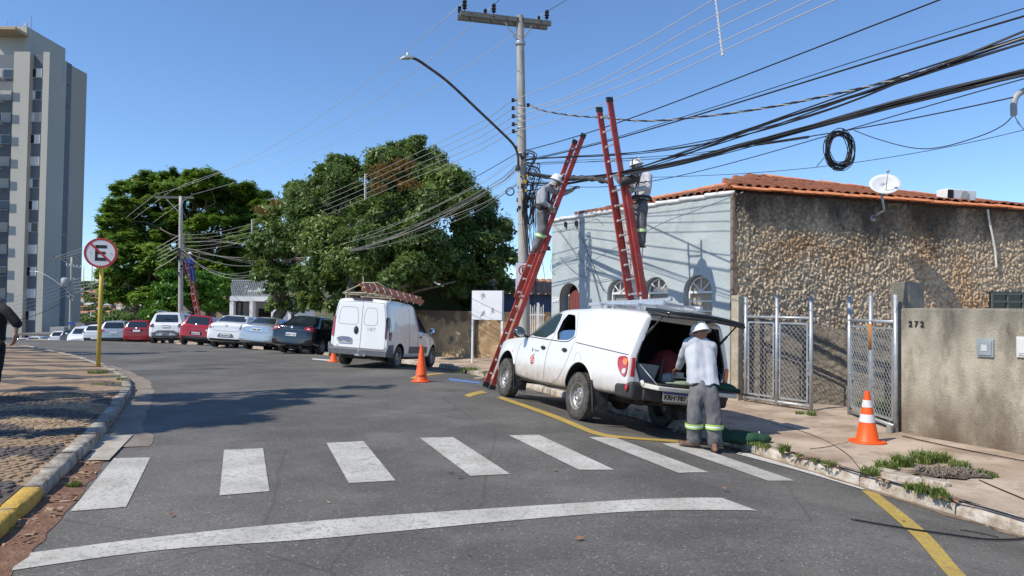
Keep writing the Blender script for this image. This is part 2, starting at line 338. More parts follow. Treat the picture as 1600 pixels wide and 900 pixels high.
# ================================================================== THE SETTING
def sheet(name, X, Y, Z, mats, smooth=True, mask=None):
    ny, nx = X.shape; v = np.stack([X, Y, Z], -1).reshape(-1, 3)
    i = np.arange(ny-1)[:, None]*nx+np.arange(nx-1)[None, :]
    f = np.stack([i, i+1, i+1+nx, i+nx], -1).reshape(-1, 4)
    if mask is not None: f = f[mask.reshape(-1)]
    me = bpy.data.meshes.new(name); me.from_pydata(v.tolist(), [], f.tolist())
    for m in (mats if isinstance(mats, list) else [mats]): me.materials.append(m)
    if smooth: me.polygons.foreach_set('use_smooth', [True]*len(me.polygons))
    o = bpy.data.objects.new(name, me); COL.objects.link(o); return o
def asphalt_mat():
    m = bpy.data.materials.new('asphalt'); m.use_nodes = True; nt = m.node_tree; n = nt.nodes; l = nt.links; b = n['Principled BSDF']
    tc = n.new('ShaderNodeTexCoord')
    def nz(s, d=6, r=.6, vec=None):
        t = n.new('ShaderNodeTexNoise'); t.inputs['Scale'].default_value = s; t.inputs['Detail'].default_value = d; t.inputs['Roughness'].default_value = r; l.new(vec or tc.outputs['Object'], t.inputs[0]); return t.outputs[0]
    base = n.new('ShaderNodeValToRGB'); base.color_ramp.elements[0].position = .3; base.color_ramp.elements[0].color = (.112,.104,.090,1); base.color_ramp.elements[1].position = .7; base.color_ramp.elements[1].color = (.158,.147,.129,1); l.new(nz(.55), base.inputs[0])
    v = n.new('ShaderNodeTexVoronoi'); v.inputs['Scale'].default_value = 90; l.new(tc.outputs['Object'], v.inputs[0])
    sc = n.new('ShaderNodeSeparateColor'); l.new(v.outputs['Color'], sc.inputs[0])
    mr = n.new('ShaderNodeMapRange'); mr.inputs[3].default_value = .65; mr.inputs[4].default_value = 1.35; l.new(sc.outputs[0], mr.inputs[0])
    mx = n.new('ShaderNodeMix'); mx.data_type = 'RGBA'; mx.blend_type = 'MULTIPLY'; mx.inputs[0].default_value = .75; l.new(base.outputs[0], mx.inputs[6]); l.new(mr.outputs[0], mx.inputs[7])
    # pale aggregate chips and dark pores
    chip = n.new('ShaderNodeMapRange'); chip.inputs[1].default_value = .975; chip.inputs[2].default_value = .99; l.new(sc.outputs[1], chip.inputs[0])
    mx2 = n.new('ShaderNodeMix'); mx2.data_type = 'RGBA'; l.new(chip.outputs[0], mx2.inputs[0]); l.new(mx.outputs[2], mx2.inputs[6]); mx2.inputs[7].default_value = (.34,.32,.29,1)
    por = n.new('ShaderNodeMapRange'); por.inputs[1].default_value = .60; por.inputs[2].default_value = .68; l.new(nz(24, 3), por.inputs[0])
    mx3 = n.new('ShaderNodeMix'); mx3.data_type = 'RGBA'; l.new(por.outputs[0], mx3.inputs[0]); l.new(mx2.outputs[2], mx3.inputs[6]); mx3.inputs[7].default_value = (.07,.067,.063,1)
    vc = n.new('ShaderNodeTexVoronoi'); vc.feature = 'DISTANCE_TO_EDGE'; vc.inputs['Scale'].default_value = .34
    dist = n.new('ShaderNodeMix'); dist.data_type = 'VECTOR'; dist.inputs[0].default_value = .12
    tn = n.new('ShaderNodeTexNoise'); tn.inputs['Scale'].default_value = 1.6; tn.inputs['Detail'].default_value = 4; l.new(tc.outputs['Object'], tn.inputs[0])
    l.new(tc.outputs['Object'], dist.inputs[4]); l.new(tn.outputs['Color'], dist.inputs[5]); l.new(dist.outputs[1], vc.inputs[0])
    ck = n.new('ShaderNodeMapRange'); ck.inputs[1].default_value = .0015; ck.inputs[2].default_value = .006; ck.inputs[3].default_value = .32; ck.inputs[4].default_value = 0; l.new(vc.outputs[0], ck.inputs[0])
    dust = n.new('ShaderNodeMapRange'); dust.inputs[1].default_value = .50; dust.inputs[2].default_value = .85; dust.inputs[4].default_value = .55; l.new(nz(.9, 8, .75), dust.inputs[0])
    mx5 = n.new('ShaderNodeMix'); mx5.data_type = 'RGBA'; l.new(dust.outputs[0], mx5.inputs[0]); l.new(mx3.outputs[2], mx5.inputs[6]); mx5.inputs[7].default_value = (.19,.175,.155,1)
    mx6 = n.new('ShaderNodeMix'); mx6.data_type = 'RGBA'; l.new(ck.outputs[0], mx6.inputs[0]); l.new(mx5.outputs[2], mx6.inputs[6]); mx6.inputs[7].default_value = (.045,.043,.04,1)
    st_ = n.new('ShaderNodeMapRange'); st_.inputs[1].default_value = .42; st_.inputs[2].default_value = .60; st_.inputs[3].default_value = .74; st_.inputs[4].default_value = 1.06; l.new(nz(.45, 6, .65), st_.inputs[0])
    mx7 = n.new('ShaderNodeMix'); mx7.data_type = 'RGBA'; mx7.blend_type = 'MULTIPLY'; mx7.inputs[0].default_value = 1; l.new(mx6.outputs[2], mx7.inputs[6]); l.new(st_.outputs[0], mx7.inputs[7])
    l.new(mx7.outputs[2], b.inputs['Base Color']); b.inputs['Roughness'].default_value = .8
    bp = n.new('ShaderNodeBump'); bp.inputs['Strength'].default_value = .55; bp.inputs['Distance'].default_value = .008; l.new(sc.outputs[0], bp.inputs['Height']); l.new(bp.outputs[0], b.inputs['Normal'])
    return m
asphalt = asphalt_mat()
def worn_paint(name, c, c2, wear_lo=.56, wear_hi=.66, sc=7):
    m = bpy.data.materials.new(name); m.use_nodes = True; nt = m.node_tree; n = nt.nodes; l = nt.links; b = n['Principled BSDF']
    tc = n.new('ShaderNodeTexCoord')
    def nz(s, d=8, r=.7):
        t = n.new('ShaderNodeTexNoise'); t.inputs['Scale'].default_value = s; t.inputs['Detail'].default_value = d; t.inputs['Roughness'].default_value = r; l.new(tc.outputs['Object'], t.inputs[0]); return t.outputs[0]
    r = n.new('ShaderNodeValToRGB'); r.color_ramp.elements[0].position = .35; r.color_ramp.elements[0].color = rgb(c2); r.color_ramp.elements[1].position = .6; r.color_ramp.elements[1].color = rgb(c); l.new(nz(2.5), r.inputs[0])
    mr = n.new('ShaderNodeMapRange'); mr.inputs[1].default_value = wear_lo; mr.inputs[2].default_value = wear_hi; l.new(nz(sc, 12, .8), mr.inputs[0])
    v = n.new('ShaderNodeTexVoronoi'); v.inputs['Scale'].default_value = 60; l.new(tc.outputs['Object'], v.inputs[0]); s2 = n.new('ShaderNodeSeparateColor'); l.new(v.outputs['Color'], s2.inputs[0])
    m4 = n.new('ShaderNodeMapRange'); m4.inputs[1].default_value = .86; m4.inputs[2].default_value = .9; m4.inputs[4].default_value = .6; l.new(s2.outputs[0], m4.inputs[0])
    mm = n.new('ShaderNodeMath'); mm.operation = 'MAXIMUM'; l.new(mr.outputs[0], mm.inputs[0]); l.new(m4.outputs[0], mm.inputs[1])
    mx = n.new('ShaderNodeMix'); mx.data_type = 'RGBA'; l.new(mm.outputs[0], mx.inputs[0]); l.new(r.outputs[0], mx.inputs[6]); mx.inputs[7].default_value = (.17,.163,.15,1)
    l.new(mx.outputs[2], b.inputs['Base Color']); b.inputs['Roughness'].default_value = .75
    bp = n.new('ShaderNodeBump'); bp.inputs['Strength'].default_value = .4; bp.inputs['Distance'].default_value = .006; l.new(s2.outputs[0], bp.inputs['Height']); l.new(bp.outputs[0], b.inputs['Normal'])
    return m
paint_w = worn_paint('worn_white_road_paint', (.58,.56,.51), (.38,.36,.31), .50, .66, 5)
paint_wn = worn_paint('fresh_white_road_paint', (.66,.65,.62), (.56,.55,.52), .62, .74)
paint_y = worn_paint('yellow_road_paint', (.52,.36,.07), (.42,.29,.06), .60, .75)
paint_b = worn_paint('blue_road_paint', (.10,.20,.50), (.16,.26,.5), .6, .75)

# terrain to the horizon
def terr(x, y):
    z = np.where(y < 50, fall(y)-.9, fall(50.)-.9-.10*(y-50))
    z = np.where(y > 330, -32.4+.083*np.maximum(0, y-540), z)
    z = np.where(y > 330, np.minimum(z, 22), z)
    return z
ys = np.concatenate([np.linspace(-60, 60, 41), np.linspace(70, 430, 30), np.linspace(450, 1500, 50), np.linspace(1600, 5000, 12)])
xs = np.concatenate([np.linspace(-3500, -900, 14), np.linspace(-850, 400, 70), np.linspace(450, 3500, 14)])
XX, YY = np.meshgrid(xs, ys); ZZ = terr(XX, YY)
ZZ = ZZ + np.where(YY > 500, 3.5*np.sin(XX*.011+YY*.004)+2.5*np.sin(XX*.027-YY*.013), 0)
grnd = mat('dry_grass_earth', (.16,.11,.06), (.06,.09,.03), rough=.95, scale=.05, detail=10)
o = tag(sheet('ground', XX, YY, ZZ, grnd), kind='structure')

# road
ys = np.concatenate([np.arange(-6, 2, .5), np.arange(2, 18, .16), np.arange(18, 34, .4), np.arange(34, 120, 2.)])
tt = np.linspace(0, 1, 100)
def poly_x(K, yq):
    K = sorted(K, key=lambda p: p[1]); return np.interp(yq, [p[1] for p in K], [p[0] for p in K])
rows = []
for y in ys:
    xr = float(np.interp(y, [k[1] for k in KR], [k[0] for k in KR]))+.25
    if y < 1: xr = 7.2-(y-1)*.6
    xl = float(np.interp(y, [k[1] for k in KL], [k[0] for k in KL]))-.35
    if y < 3.6: xl = -3.35+(3.6-y)*-.3
    if y > 27: xl = xl-6
    rows.append(xl+(xr-xl)*(1-(1-tt)**1.6))
XX = np.array(rows); YY = np.repeat(ys[:, None], 100, 1)
ZZ = road_z(XX.ravel(), YY.ravel()).reshape(XX.shape)
# shallow gutter dip along the left kerb
dl = seg_dist(XX.ravel(), YY.ravel(), np.array(KL[:-1]), np.array(KL[1:])).reshape(XX.shape)
road = tag(sheet('road', XX, YY, ZZ, asphalt), kind='structure')

def drape(name, poly, off, mt, n=10, parent=None, quad=None):
    """a painted marking: quad (4 ground corners) subdivided to follow the road"""
    a, b, c, d = [Vector((p[0], p[1])) for p in quad]
    L = max((b-a).length, (c-d).length); H_ = max((d-a).length, (c-b).length)
    nx = max(2, int(L/.08)); ny = max(2, int(H_/.16))
    u = np.linspace(0, 1, nx)[None, :]; v = np.linspace(0, 1, ny)[:, None]
    X = (a.x*(1-u)+b.x*u)*(1-v)+(d.x*(1-u)+c.x*u)*v; Y = (a.y*(1-u)+b.y*u)*(1-v)+(d.y*(1-u)+c.y*u)*v
    Z = road_z(X.ravel(), Y.ravel()).reshape(X.shape)+off
    o = sheet(name, X, Y, Z, mt, smooth=True); return o
def strip(name, near, far, off, mt):
    """a long marking between two ground polylines"""
    near = catmull([(p.x, p.y, 0) for p in near], 10); far = catmull([(p.x, p.y, 0) for p in far], 10)
    k = min(len(near), len(far)); X = []; Y = []
    for i in range(k):
        a, b = near[i], far[i]; X.append([a.x+(b.x-a.x)*t for t in np.linspace(0, 1, 5)]); Y.append([a.y+(b.y-a.y)*t for t in np.linspace(0, 1, 5)])
    X = np.array(X); Y = np.array(Y); Z = road_z(X.ravel(), Y.ravel()).reshape(X.shape)+off
    return sheet(name, X, Y, Z, mt)
bars = [[(178,717),(235,716),(197,793),(110,800)],[(350,704),(411,701),(421,769),(343,775)],[(510,693),(568,690),(618,752),(545,756)],[(656,685),(708,684),(797,742),(735,745)],[(795,681),(842,680),(960,735),(905,735)],[(920,684),(960,684),(1108,739),(1060,740)],[(1034,694),(1068,692),(1242,752),(1200,752)]]
for b in bars:
    q = [G(*p) for p in b]; tag(drape('crosswalk_bar', None, .006, paint_w, quad=q), kind='structure')
nr = [G(-40,903),G(0,896),(G(250,862)),G(500,843),G(800,815),G(1000,800),G(1183,799)]
fr = [G(-40,878),G(0,872),G(250,840),G(500,815),G(750,797),G(1000,781),G(1128,779)]
tag(strip('stop_line', nr, fr, .005, paint_w), kind='structure')
tag(strip('yellow_kerb_line', [G(1346,767),G(1420,832),G(1480,900),G(1560,985)], [G(1368,767),G(1445,830),G(1504,895),G(1590,985)], .005, paint_y), kind='structure')
tag(strip('yellow_kerb_line', [G(776,622),G(860,652),G(930,680),G(985,687)], [G(784,620),G(868,649),G(936,676),G(985,683.5)], .007, paint_y), kind='structure')
tag(strip('yellow_kerb_line', [G(985,687),G(1060,692)], [G(985,683.5),G(1060,688.5)], .0075, paint_y), kind='structure')
tag(drape('yellow_kerb_line', None, .006, paint_y, quad=[G(725,618),G(733,621),G(762,614),G(752,611)]), kind='structure')
tag(drape('yellow_kerb_line', None, .006, paint_y, quad=[G(640,591),G(650,593),G(697,584),G(686,583)]), kind='structure')
tag(drape('blue_road_mark', None, .006, paint_b, quad=[G(700,591),G(704,595),G(752,600),G(748,597)]), kind='structure')
tag(drape('white_kerb_line', None, .006, paint_wn, quad=[G(488,560),G(488,562),G(517,564.5),G(517,562.5)]), kind='structure')
tag(strip('white_kerb_line', [G(1150,710),G(1250,737),G(1348,766)], [G(1165,708),G(1262,734),G(1356,764)], .009, paint_wn), kind='structure')

# ---- right pavement: ribbon following the kerb
def kerb_path(K, step=.3, y1=1e9, y0=-1e9):
    pts = []
    for (ax, ay), (bx, by) in zip(K, K[1:]):
        L = math.hypot(bx-ax, by-ay); n = max(1, int(L/step))
        for i in range(n):
            t = i/n; y = ay+(by-ay)*t
            if y0 <= y <= y1: pts.append((ax+(bx-ax)*t, y))
    return pts
def normals(pts):
    out = []
    for i in range(len(pts)):
        a = pts[max(0, i-2)]; b = pts[min(len(pts)-1, i+2)]; d = Vector((b[0]-a[0], b[1]-a[1])).normalized(); out.append(Vector((d.y, -d.x)))
    return out
kp = kerb_path(KR, .16, 62); kn = normals(kp)
offs = [.13]+list(np.arange(.25, 6.6, .2))+[8, 11, 16, 24]
X = np.array([[p[0]+n.x*o for o in offs] for p, n in zip(kp, kn)]); Y = np.array([[p[1]+n.y*o for o in offs] for p, n in zip(kp, kn)])
OO = np.array([offs]*len(kp))
# follow the fall of the kerb point itself, so ribbon rows never fold
Z = np.array([[float(fall(p[1]))-.136+.015*min(o, 6) for o in offs] for p in kp])
def nz2(x, y, s, seed=0): return noise.noise(Vector((x*s, y*s, seed)))
for i in range(len(kp)):
    for j in range(len(offs)):
        if j and offs[j] < 7: Z[i, j] += .018*nz2(X[i, j], Y[i, j], 1.1, 3)+.008*nz2(X[i, j], Y[i, j], 4, 5)
pave_r = mat('sandy_concrete_pavement', (.30,.22,.155), (.50,.40,.31), rough=.9, scale=1.3, detail=12, bump=.5, bscale=16, c3=(.42,.33,.25), dirt=((.19,.15,.115), 2.2, .52, .72))
o = sheet('pavement', X, Y, Z, pave_r); tag(o, kind='structure'); o['side'] = 'right'
pav_r = o
def pz(x, y):
    """pavement height on the right-hand side"""
    d = -float(dk(x, y)[0]); return float(fall(y))-.136+.015*min(max(d, 0), 6)
# kerb stones on the right: rough lengths of concrete, each its own
kerb_m = mat('weathered_kerb_concrete', (.30,.24,.18), (.55,.51,.45), rough=.9, scale=7, bump=.8, bscale=24, detail=10, c3=(.42,.36,.29), dirt=((.20,.11,.065), 5, .54, .70))
kr = empty('kerb_right'); kr.name = 'kerb'; tag(kr, kind='structure')
def kerb_stone(p, q, w, nrm, zb, zt, mt, parent, wob=.012, seed=0):
    p = Vector((p[0], p[1], 0)); q = Vector((q[0], q[1], 0)); n = Vector((nrm.x, nrm.y, 0)); N = 5
    prof = [(0, zb), (.004, zt-.05), (.012, zt-.018), (.035, zt), (w-.02, zt+.002), (w, zt-.02), (w, zb)]
    vs = []
    for i in range(N):
        t = i/(N-1); c = p.lerp(q, t); e = .012 if i in (0, N-1) else 0
        for j, (o_, z) in enumerate(prof):
            r = noise.noise_vector(Vector((c.x*6+seed, c.y*6, o_*30+z*9)))*wob*(0 if j in (0, 6) else 1)
            vs.append((c.x+n.x*(o_+e)+r.x, c.y+n.y*(o_+e)+r.y, z-(e if 0 < j < 6 else 0)+r.z*.8))
    m = len(prof); fs = [(i*m+j, (i+1)*m+j, (i+1)*m+j+1, i*m+j+1) for i in range(N-1) for j in range(m-1)]
    fs += [tuple(range(m)), tuple(range((N-1)*m+m-1, (N-1)*m-1, -1))]
    b = MB(); 
    zf = [float(fall(p.y+(q.y-p.y)*i/(N-1))) for i in range(N)]
    vs = [(v[0], v[1], v[2]+zf[k//m]) for k, v in enumerate(vs)]
    b.add(vs, fs); return smoothang(b.build('kerb_stone', mt, parent), 50)
i = 0; rs = random.Random(3); P_ = kp
while i < len(P_)-1 and P_[i][1] < 45:
    ln = rs.choice([5, 6, 6, 7]); j = min(i+ln, len(P_)-1)
    a, b = P_[i], P_[j]; t = rs.uniform(-.012, .012)
    kerb_stone(a, (a[0]+(b[0]-a[0])*.985, a[1]+(b[1]-a[1])*.985), .16, kn[(i+j)//2], -.36, -.134+t, kerb_m, kr, wob=.018, seed=i)
    i = j

# ---- left pavement of little stones
kl = kerb_path(KL, .16, 45); ln_ = normals(kl)
offl = [-.16]+[-x for x in np.arange(.3, 9, .3)]+[-11, -15, -24, -40]
X = np.array([[p[0]+n.x*o for o in offl] for p, n in zip(kl, ln_)]); Y = np.array([[p[1]+n.y*o for o in offl] for p, n in zip(kl, ln_)])
Z = np.array([[float(fall(p[1]))+.125+.004*min(-o, 9) for o in offl] for p in kl])
def lz(x, y):
    d = abs(float(seg_dist(x, y, np.array(KL[:-1]), np.array(KL[1:]))[0])); return float(fall(y))+.125+.004*min(d, 9)
# zigzag two-tone mosaic as a material (joint soil near, whole pattern far)
def mosaic_mat():
    m = bpy.data.materials.new('mosaic_paving'); m.use_nodes = True; nt = m.node_tree; n = nt.nodes; l = nt.links; b = n['Principled BSDF']
    tc = n.new('ShaderNodeTexCoord'); sp = n.new('ShaderNodeSeparateXYZ'); l.new(tc.outputs['Object'], sp.inputs[0])
    def math_(op, a, b_=None, c=None):
        q = n.new('ShaderNodeMath'); q.operation = op
        for i, x in enumerate((a, b_, c)):
            if x is None: continue
            if isinstance(x, (int, float)): q.inputs[i].default_value = x
            else: l.new(x, q.inputs[i])
        return q.outputs[0]
    u = math_('PINGPONG', sp.outputs[0], .8); w = math_('ADD', sp.outputs[1], math_('MULTIPLY', u, .55))
    f = math_('FRACT', math_('MULTIPLY', w, .78)); f = math_('GREATER_THAN', f, .52)
    v = n.new('ShaderNodeTexVoronoi'); v.inputs['Scale'].default_value = 11; l.new(tc.outputs['Object'], v.inputs[0]); s2 = n.new('ShaderNodeSeparateColor'); l.new(v.outputs['Color'], s2.inputs[0])
    mx = n.new('ShaderNodeMix'); mx.data_type = 'RGBA'; l.new(f, mx.inputs[0]); mx.inputs[6].default_value = (.31,.22,.135,1); mx.inputs[7].default_value = (.085,.07,.06,1)
    mr = n.new('ShaderNodeMapRange'); mr.inputs[3].default_value = .6; mr.inputs[4].default_value = 1.25; l.new(s2.outputs[0], mr.inputs[0])
    m2 = n.new('ShaderNodeMix'); m2.data_type = 'RGBA'; m2.blend_type = 'MULTIPLY'; m2.inputs[0].default_value = .8; l.new(mx.outputs[2], m2.inputs[6]); l.new(mr.outputs[0], m2.inputs[7])
    t = n.new('ShaderNodeTexNoise'); t.inputs['Scale'].default_value = .7; t.inputs['Detail'].default_value = 9; l.new(tc.outputs['Object'], t.inputs[0])
    m3 = n.new('ShaderNodeMapRange'); m3.inputs[1].default_value = .5; m3.inputs[2].default_value = .7; m3.inputs[4].default_value = .8; l.new(t.outputs[0], m3.inputs[0])
    m4 = n.new('ShaderNodeMix'); m4.data_type = 'RGBA'; l.new(m3.outputs[0], m4.inputs[0]); l.new(m2.outputs[2], m4.inputs[6]); m4.inputs[7].default_value = (.27,.16,.09,1)
    l.new(m4.outputs[2], b.inputs['Base Color']); b.inputs['Roughness'].default_value = .9
    ve = n.new('ShaderNodeTexVoronoi'); ve.feature = 'DISTANCE_TO_EDGE'; ve.inputs['Scale'].default_value = 11; l.new(tc.outputs['Object'], ve.inputs[0])
    bp = n.new('ShaderNodeBump'); bp.inputs['Strength'].default_value = .8; bp.inputs['Distance'].default_value = .02; l.new(math_('MINIMUM', ve.outputs[0], .15), bp.inputs['Height']); l.new(bp.outputs[0], b.inputs['Normal'])
    return m
o = sheet('mosaic_pavement', X, Y, Z-.004, mosaic_mat()); tag(o, kind='structure'); pav_l = o
st_tan = mat('tan_paving_stone', (.25,.175,.105), (.40,.29,.175), rough=.85, scale=5, dirt=((.20,.12,.07), .8, .45, .66))
st_dk = mat('dark_paving_stone', (.065,.058,.052), (.12,.10,.085), rough=.85, scale=5, dirt=((.22,.14,.09), .8, .55, .75))
def stone_is_dark(x, y):
    u = abs(((x+100) % 1.6)-.8); u = .8-u if False else abs(((x+100*1.6) % 1.6)-.0); u = u if u < .8 else 1.6-u
    return ((y+u*.55)*.78) % 1.0 > .52
cell = .085; stones = []
for iy in range(int(3.6/cell), int(12.0/cell)):
    y0 = iy*cell
    xk = float(np.interp(y0, [k[1] for k in KL], [k[0] for k in KL]))
    xv = -.735*y0-.35
    x = xk-.26-(iy % 2)*cell*.5
    while x > max(xv, xk-6.5):
        stones.append((x+random.uniform(-.014, .014), y0+random.uniform(-.014, .014))); x -= cell*random.uniform(.92, 1.12)
stones.sort(key=lambda p: p[0]**2+p[1]**2)
def stone_shape(rs_, sx=1.0):
    n = rs_.choice([4, 5, 5]); a0 = rs_.uniform(0, 6.3); r = cell*.55
    k = [(r*rs_.uniform(.9, 1.12)*math.cos(a0+2*PI*i/n), r*rs_.uniform(.9, 1.12)*math.sin(a0+2*PI*i/n)) for i in range(n)]
    return k
shapes = [stone_shape(random.Random(i)) for i in range(14)]
def stone_geo(b, poly, x, y, z, h, mi=0):
    n = len(poly); vs = [(x+a, y+c, z-.012) for a, c in poly]+[(x+a*.93, y+c*.93, z+h-.003) for a, c in poly]+[(x+a*.7, y+c*.7, z+h) for a, c in poly]
    fs = [(i, (i+1) % n, n+(i+1) % n, n+i) for i in range(n)]+[(n+i, n+(i+1) % n, 2*n+(i+1) % n, 2*n+i) for i in range(n)]+[tuple(range(2*n, 3*n))]
    b.add(vs, fs, mi)
meshes = {}
for k, s in enumerate(shapes):
    for dkk, mt in ((0, st_tan), (1, st_dk)):
        b = MB(); stone_geo(b, s, 0, 0, 0, .013); meshes[(k, dkk)] = b.mesh('paving_stone', mt)
bulk = MB()
vis = [p for p in stones if True]
for idx, (x, y) in enumerate(vis):
    dkk = 1 if stone_is_dark(x, y) else 0; k = random.randrange(14); z = lz(x, y)
    if random.random() < .012: continue
    if idx < 290:
        o = bpy.data.objects.new('paving_stone', meshes[(k, dkk)]); COL.objects.link(o); o.location = (x, y, z+random.uniform(-.002, .003)); o.rotation_euler = (random.uniform(-.05, .05), random.uniform(-.05, .05), 0); o.parent = pav_l
    else: stone_geo(bulk, shapes[k], x, y, z+random.uniform(-.003, .003), .012, dkk)
o = bulk.build('paving_stones', [st_tan, st_dk], pav_l); tag(o, kind='stuff')
# left kerb stones, whitewashed and worn, the nearest painted yellow
klm = mat('whitewashed_kerb_stone', (.20,.165,.13), (.54,.51,.44), rough=.9, scale=8, bump=.8, bscale=24, detail=9, c3=(.38,.34,.28), dirt=((.12,.09,.07), 4, .47, .66))
kly = mat('yellow_kerb_stone', (.45,.27,.04), (.55,.36,.07), rough=.85, scale=8, bump=.6, dirt=((.32,.26,.18), 6, .56, .7))
kle = empty('kerb'); tag(kle, kind='structure')
i = 0
while i < len(kl)-1 and kl[i][1] < 36:
    j = min(i+rs.choice([3, 4, 4, 5]), len(kl)-1); a, b = kl[i], kl[j]; n = -ln_[(i+j)//2]
    a3 = Vector((b[0], b[1])); 
    kerb_stone(b, (a[0]+(b[0]-a[0])*.04, a[1]+(b[1]-a[1])*.04), .17, n, -.12, .128+rs.uniform(-.008, .012), kly if a[1] < 5.6 else klm, kle, wob=.016, seed=i+50)
    i = j
# gutter: a tan concrete band beside the left kerb, and red earth washed along its nearer end
gut = mat('gutter_concrete', (.20,.165,.13), (.30,.25,.20), rough=.9, scale=4, bump=.5, dirt=((.14,.12,.10), 2, .5, .7))
earth = mat('red_earth', (.15,.075,.045), (.25,.14,.09), rough=1.0, scale=9, bump=1.0, bscale=35, detail=12)
def ribbon(name, path, nrm, w0, w1, off, mt, wob=0.0, wfun=None, nn=7):
    X = []; Y = []; 
    for i, (p, n) in enumerate(zip(path, nrm)):
        ww = w1 if wfun is None else wfun(p[1]); ww += wob*noise.noise(Vector((p[0]*2, p[1]*2, 0)))+wob*.5*noise.noise(Vector((p[0]*7, p[1]*7, 0)))
        X.append([p[0]+n.x*(w0+(ww-w0)*t) for t in np.linspace(0, 1, nn)]); Y.append([p[1]+n.y*(w0+(ww-w0)*t) for t in np.linspace(0, 1, nn)])
    X = np.array(X); Y = np.array(Y); Z = road_z(X.ravel(), Y.ravel()).reshape(X.shape)
    pro = np.array([off*math.sin(PI*min(1, t*1.0)/1.0*.5+PI*.5)+.0 if False else off*(1-t)+.0045 for t in np.linspace(0, 1, nn)])
    return sheet(name, X, Y, Z+pro[None, :], mt)
seg = [(p, n) for p, n in zip(kl, ln_) if 8.0 < p[1] < 19.0]
tag(ribbon('gutter', [s[0] for s in seg], [s[1] for s in seg], .0, .38, .012, gut, .06, lambda y: .36+.25*math.exp(-((y-8.3)/.7)**2)), kind='structure')
seg = [(p, n) for p, n in zip(kl, ln_) if p[1] < 8.05]
o = tag(ribbon('earth_gutter', [s[0] for s in seg], [s[1] for s in seg], .0, .38, .02, earth, .07, lambda y: .25, 9), kind='structure')
# apron of pale concrete where the drain meets the kerb
tag(drape('drain_apron', None, .022, mat('pale_concrete', (.33,.29,.24), (.46,.42,.36), rough=.9, scale=3, bump=.5), quad=[G(122,722),G(170,722),G(208,682),G(158,684)]), kind='structure')
# dirt washed along the right kerb
seg = [(p, -n) for p, n in zip(kp, kn) if 5 < p[1] < 24]
tag(ribbon('earth_gutter', [s[0] for s in seg], [s[1] for s in seg], 0, .1, .012, mat('gutter_silt', (.16,.11,.075), (.25,.19,.14), rough=1., scale=9, bump=.8), .14, lambda y: .07), kind='structure')

# ---- grass tufts, fallen leaves, rubble
def grass_mesh(spots, name, label, cat='grass', seed=1, parent=None, mt=None):
    """spots: (x, y, z, radius, count, height)"""
    rr = np.random.RandomState(seed); V = []; Fc = []; T = []
    for (x, y, z, r, c, h) in spots:
        for _ in range(c):
            a = rr.uniform(0, 6.28); q = r*math.sqrt(rr.uniform(0, 1)); bx, by = x+q*math.cos(a)*(1.0), y+q*math.sin(a)
            hh = h*rr.uniform(.4, 1.15); w = rr.uniform(.004, .009); la = rr.uniform(0, 6.28); ln = hh*rr.uniform(.15, .9)
            ca, sa = math.cos(la), math.sin(la); o = len(V)
            V += [(bx-sa*w, by+ca*w, z-.01), (bx+sa*w, by-ca*w, z-.01), (bx+ca*ln*.4+sa*w*.8, by+sa*ln*.4-ca*w*.8, z+hh*.65), (bx+ca*ln*.4-sa*w*.8, by+sa*ln*.4+ca*w*.8, z+hh*.65), (bx+ca*ln, by+sa*ln, z+hh*rr.uniform(.7, 1))]
            Fc += [(o, o+1, o+2, o+3), (o+3, o+2, o+4)]; t = rr.uniform(0, 1); T += [t, t]
    me = bpy.data.meshes.new(name); me.from_pydata(V, [], Fc); at = me.attributes.new('tint', 'FLOAT', 'FACE'); at.data.foreach_set('value', T); me.materials.append(mt or leaf_grass)
    ob = bpy.data.objects.new(name, me); COL.objects.link(ob); tag(ob, label, cat, kind='stuff'); ob.parent = parent; return ob
def gp(px, py, r, c, h, off=0.0):
    g = G(px, py, off); return (g.x, g.y, g.z, r, c, h)
grass_mesh([gp(1360,742,.10,160,.10),gp(1385,733,.12,220,.12),gp(1410,728,.12,260,.15),gp(1440,724,.12,300,.17),gp(1470,722,.12,260,.13),gp(1500,732,.11,200,.10),gp(1530,742,.09,160,.08),gp(1548,746,.06,90,.06)], 'grass_patch', 'green weeds round the broken hole in the right pavement', seed=2)
grass_mesh([gp(1420,768,.05,80,.07),gp(1440,775,.07,160,.10),gp(1465,784,.07,180,.11),gp(1478,790,.05,80,.08),gp(1295,733,.08,110,.06),gp(1275,730,.05,60,.05)], 'grass_patch', 'grass sprouting along the foot of the right kerb', seed=3)
grass_mesh([gp(1225,712,.06,140,.13),gp(1195,708,.07,90,.06),gp(1180,700,.1,90,.05),gp(1250,722,.05,50,.05)], 'grass_patch', 'tall weeds at the kerb beside the crouching worker', seed=4)
grass_mesh([gp(1268,650,.09,60,.12),(6.02,11.75,-.09,.17,420,.36),(6.12,11.35,-.09,.15,360,.42),gp(1345,640,.1,120,.22),gp(1395,668,.1,90,.1),gp(1250,648,.07,40,.08)], 'grass_patch', 'long green weeds growing behind the mesh gate', seed=5)
grass_mesh([gp(153,582,.20,260,.05,.14),gp(190,592,.12,80,.04,.14),(-7.6,13.4,.13,.2,80,.03)], 'grass_patch', 'low grass round the foot of the yellow sign post', seed=6)
grass_mesh([gp(50,785,.07,120,.07),gp(114,762,.06,90,.07),gp(5,835,.06,60,.08),gp(180,655,.04,30,.04)], 'grass_patch', 'small weeds in the earth of the left gutter', seed=7)
grass_mesh([gp(735,578,.3,220,.09),gp(760,585,.25,120,.07),gp(712,583,.25,90,.06)], 'grass_patch', 'scruffy weeds on the pavement before the white board', seed=8)
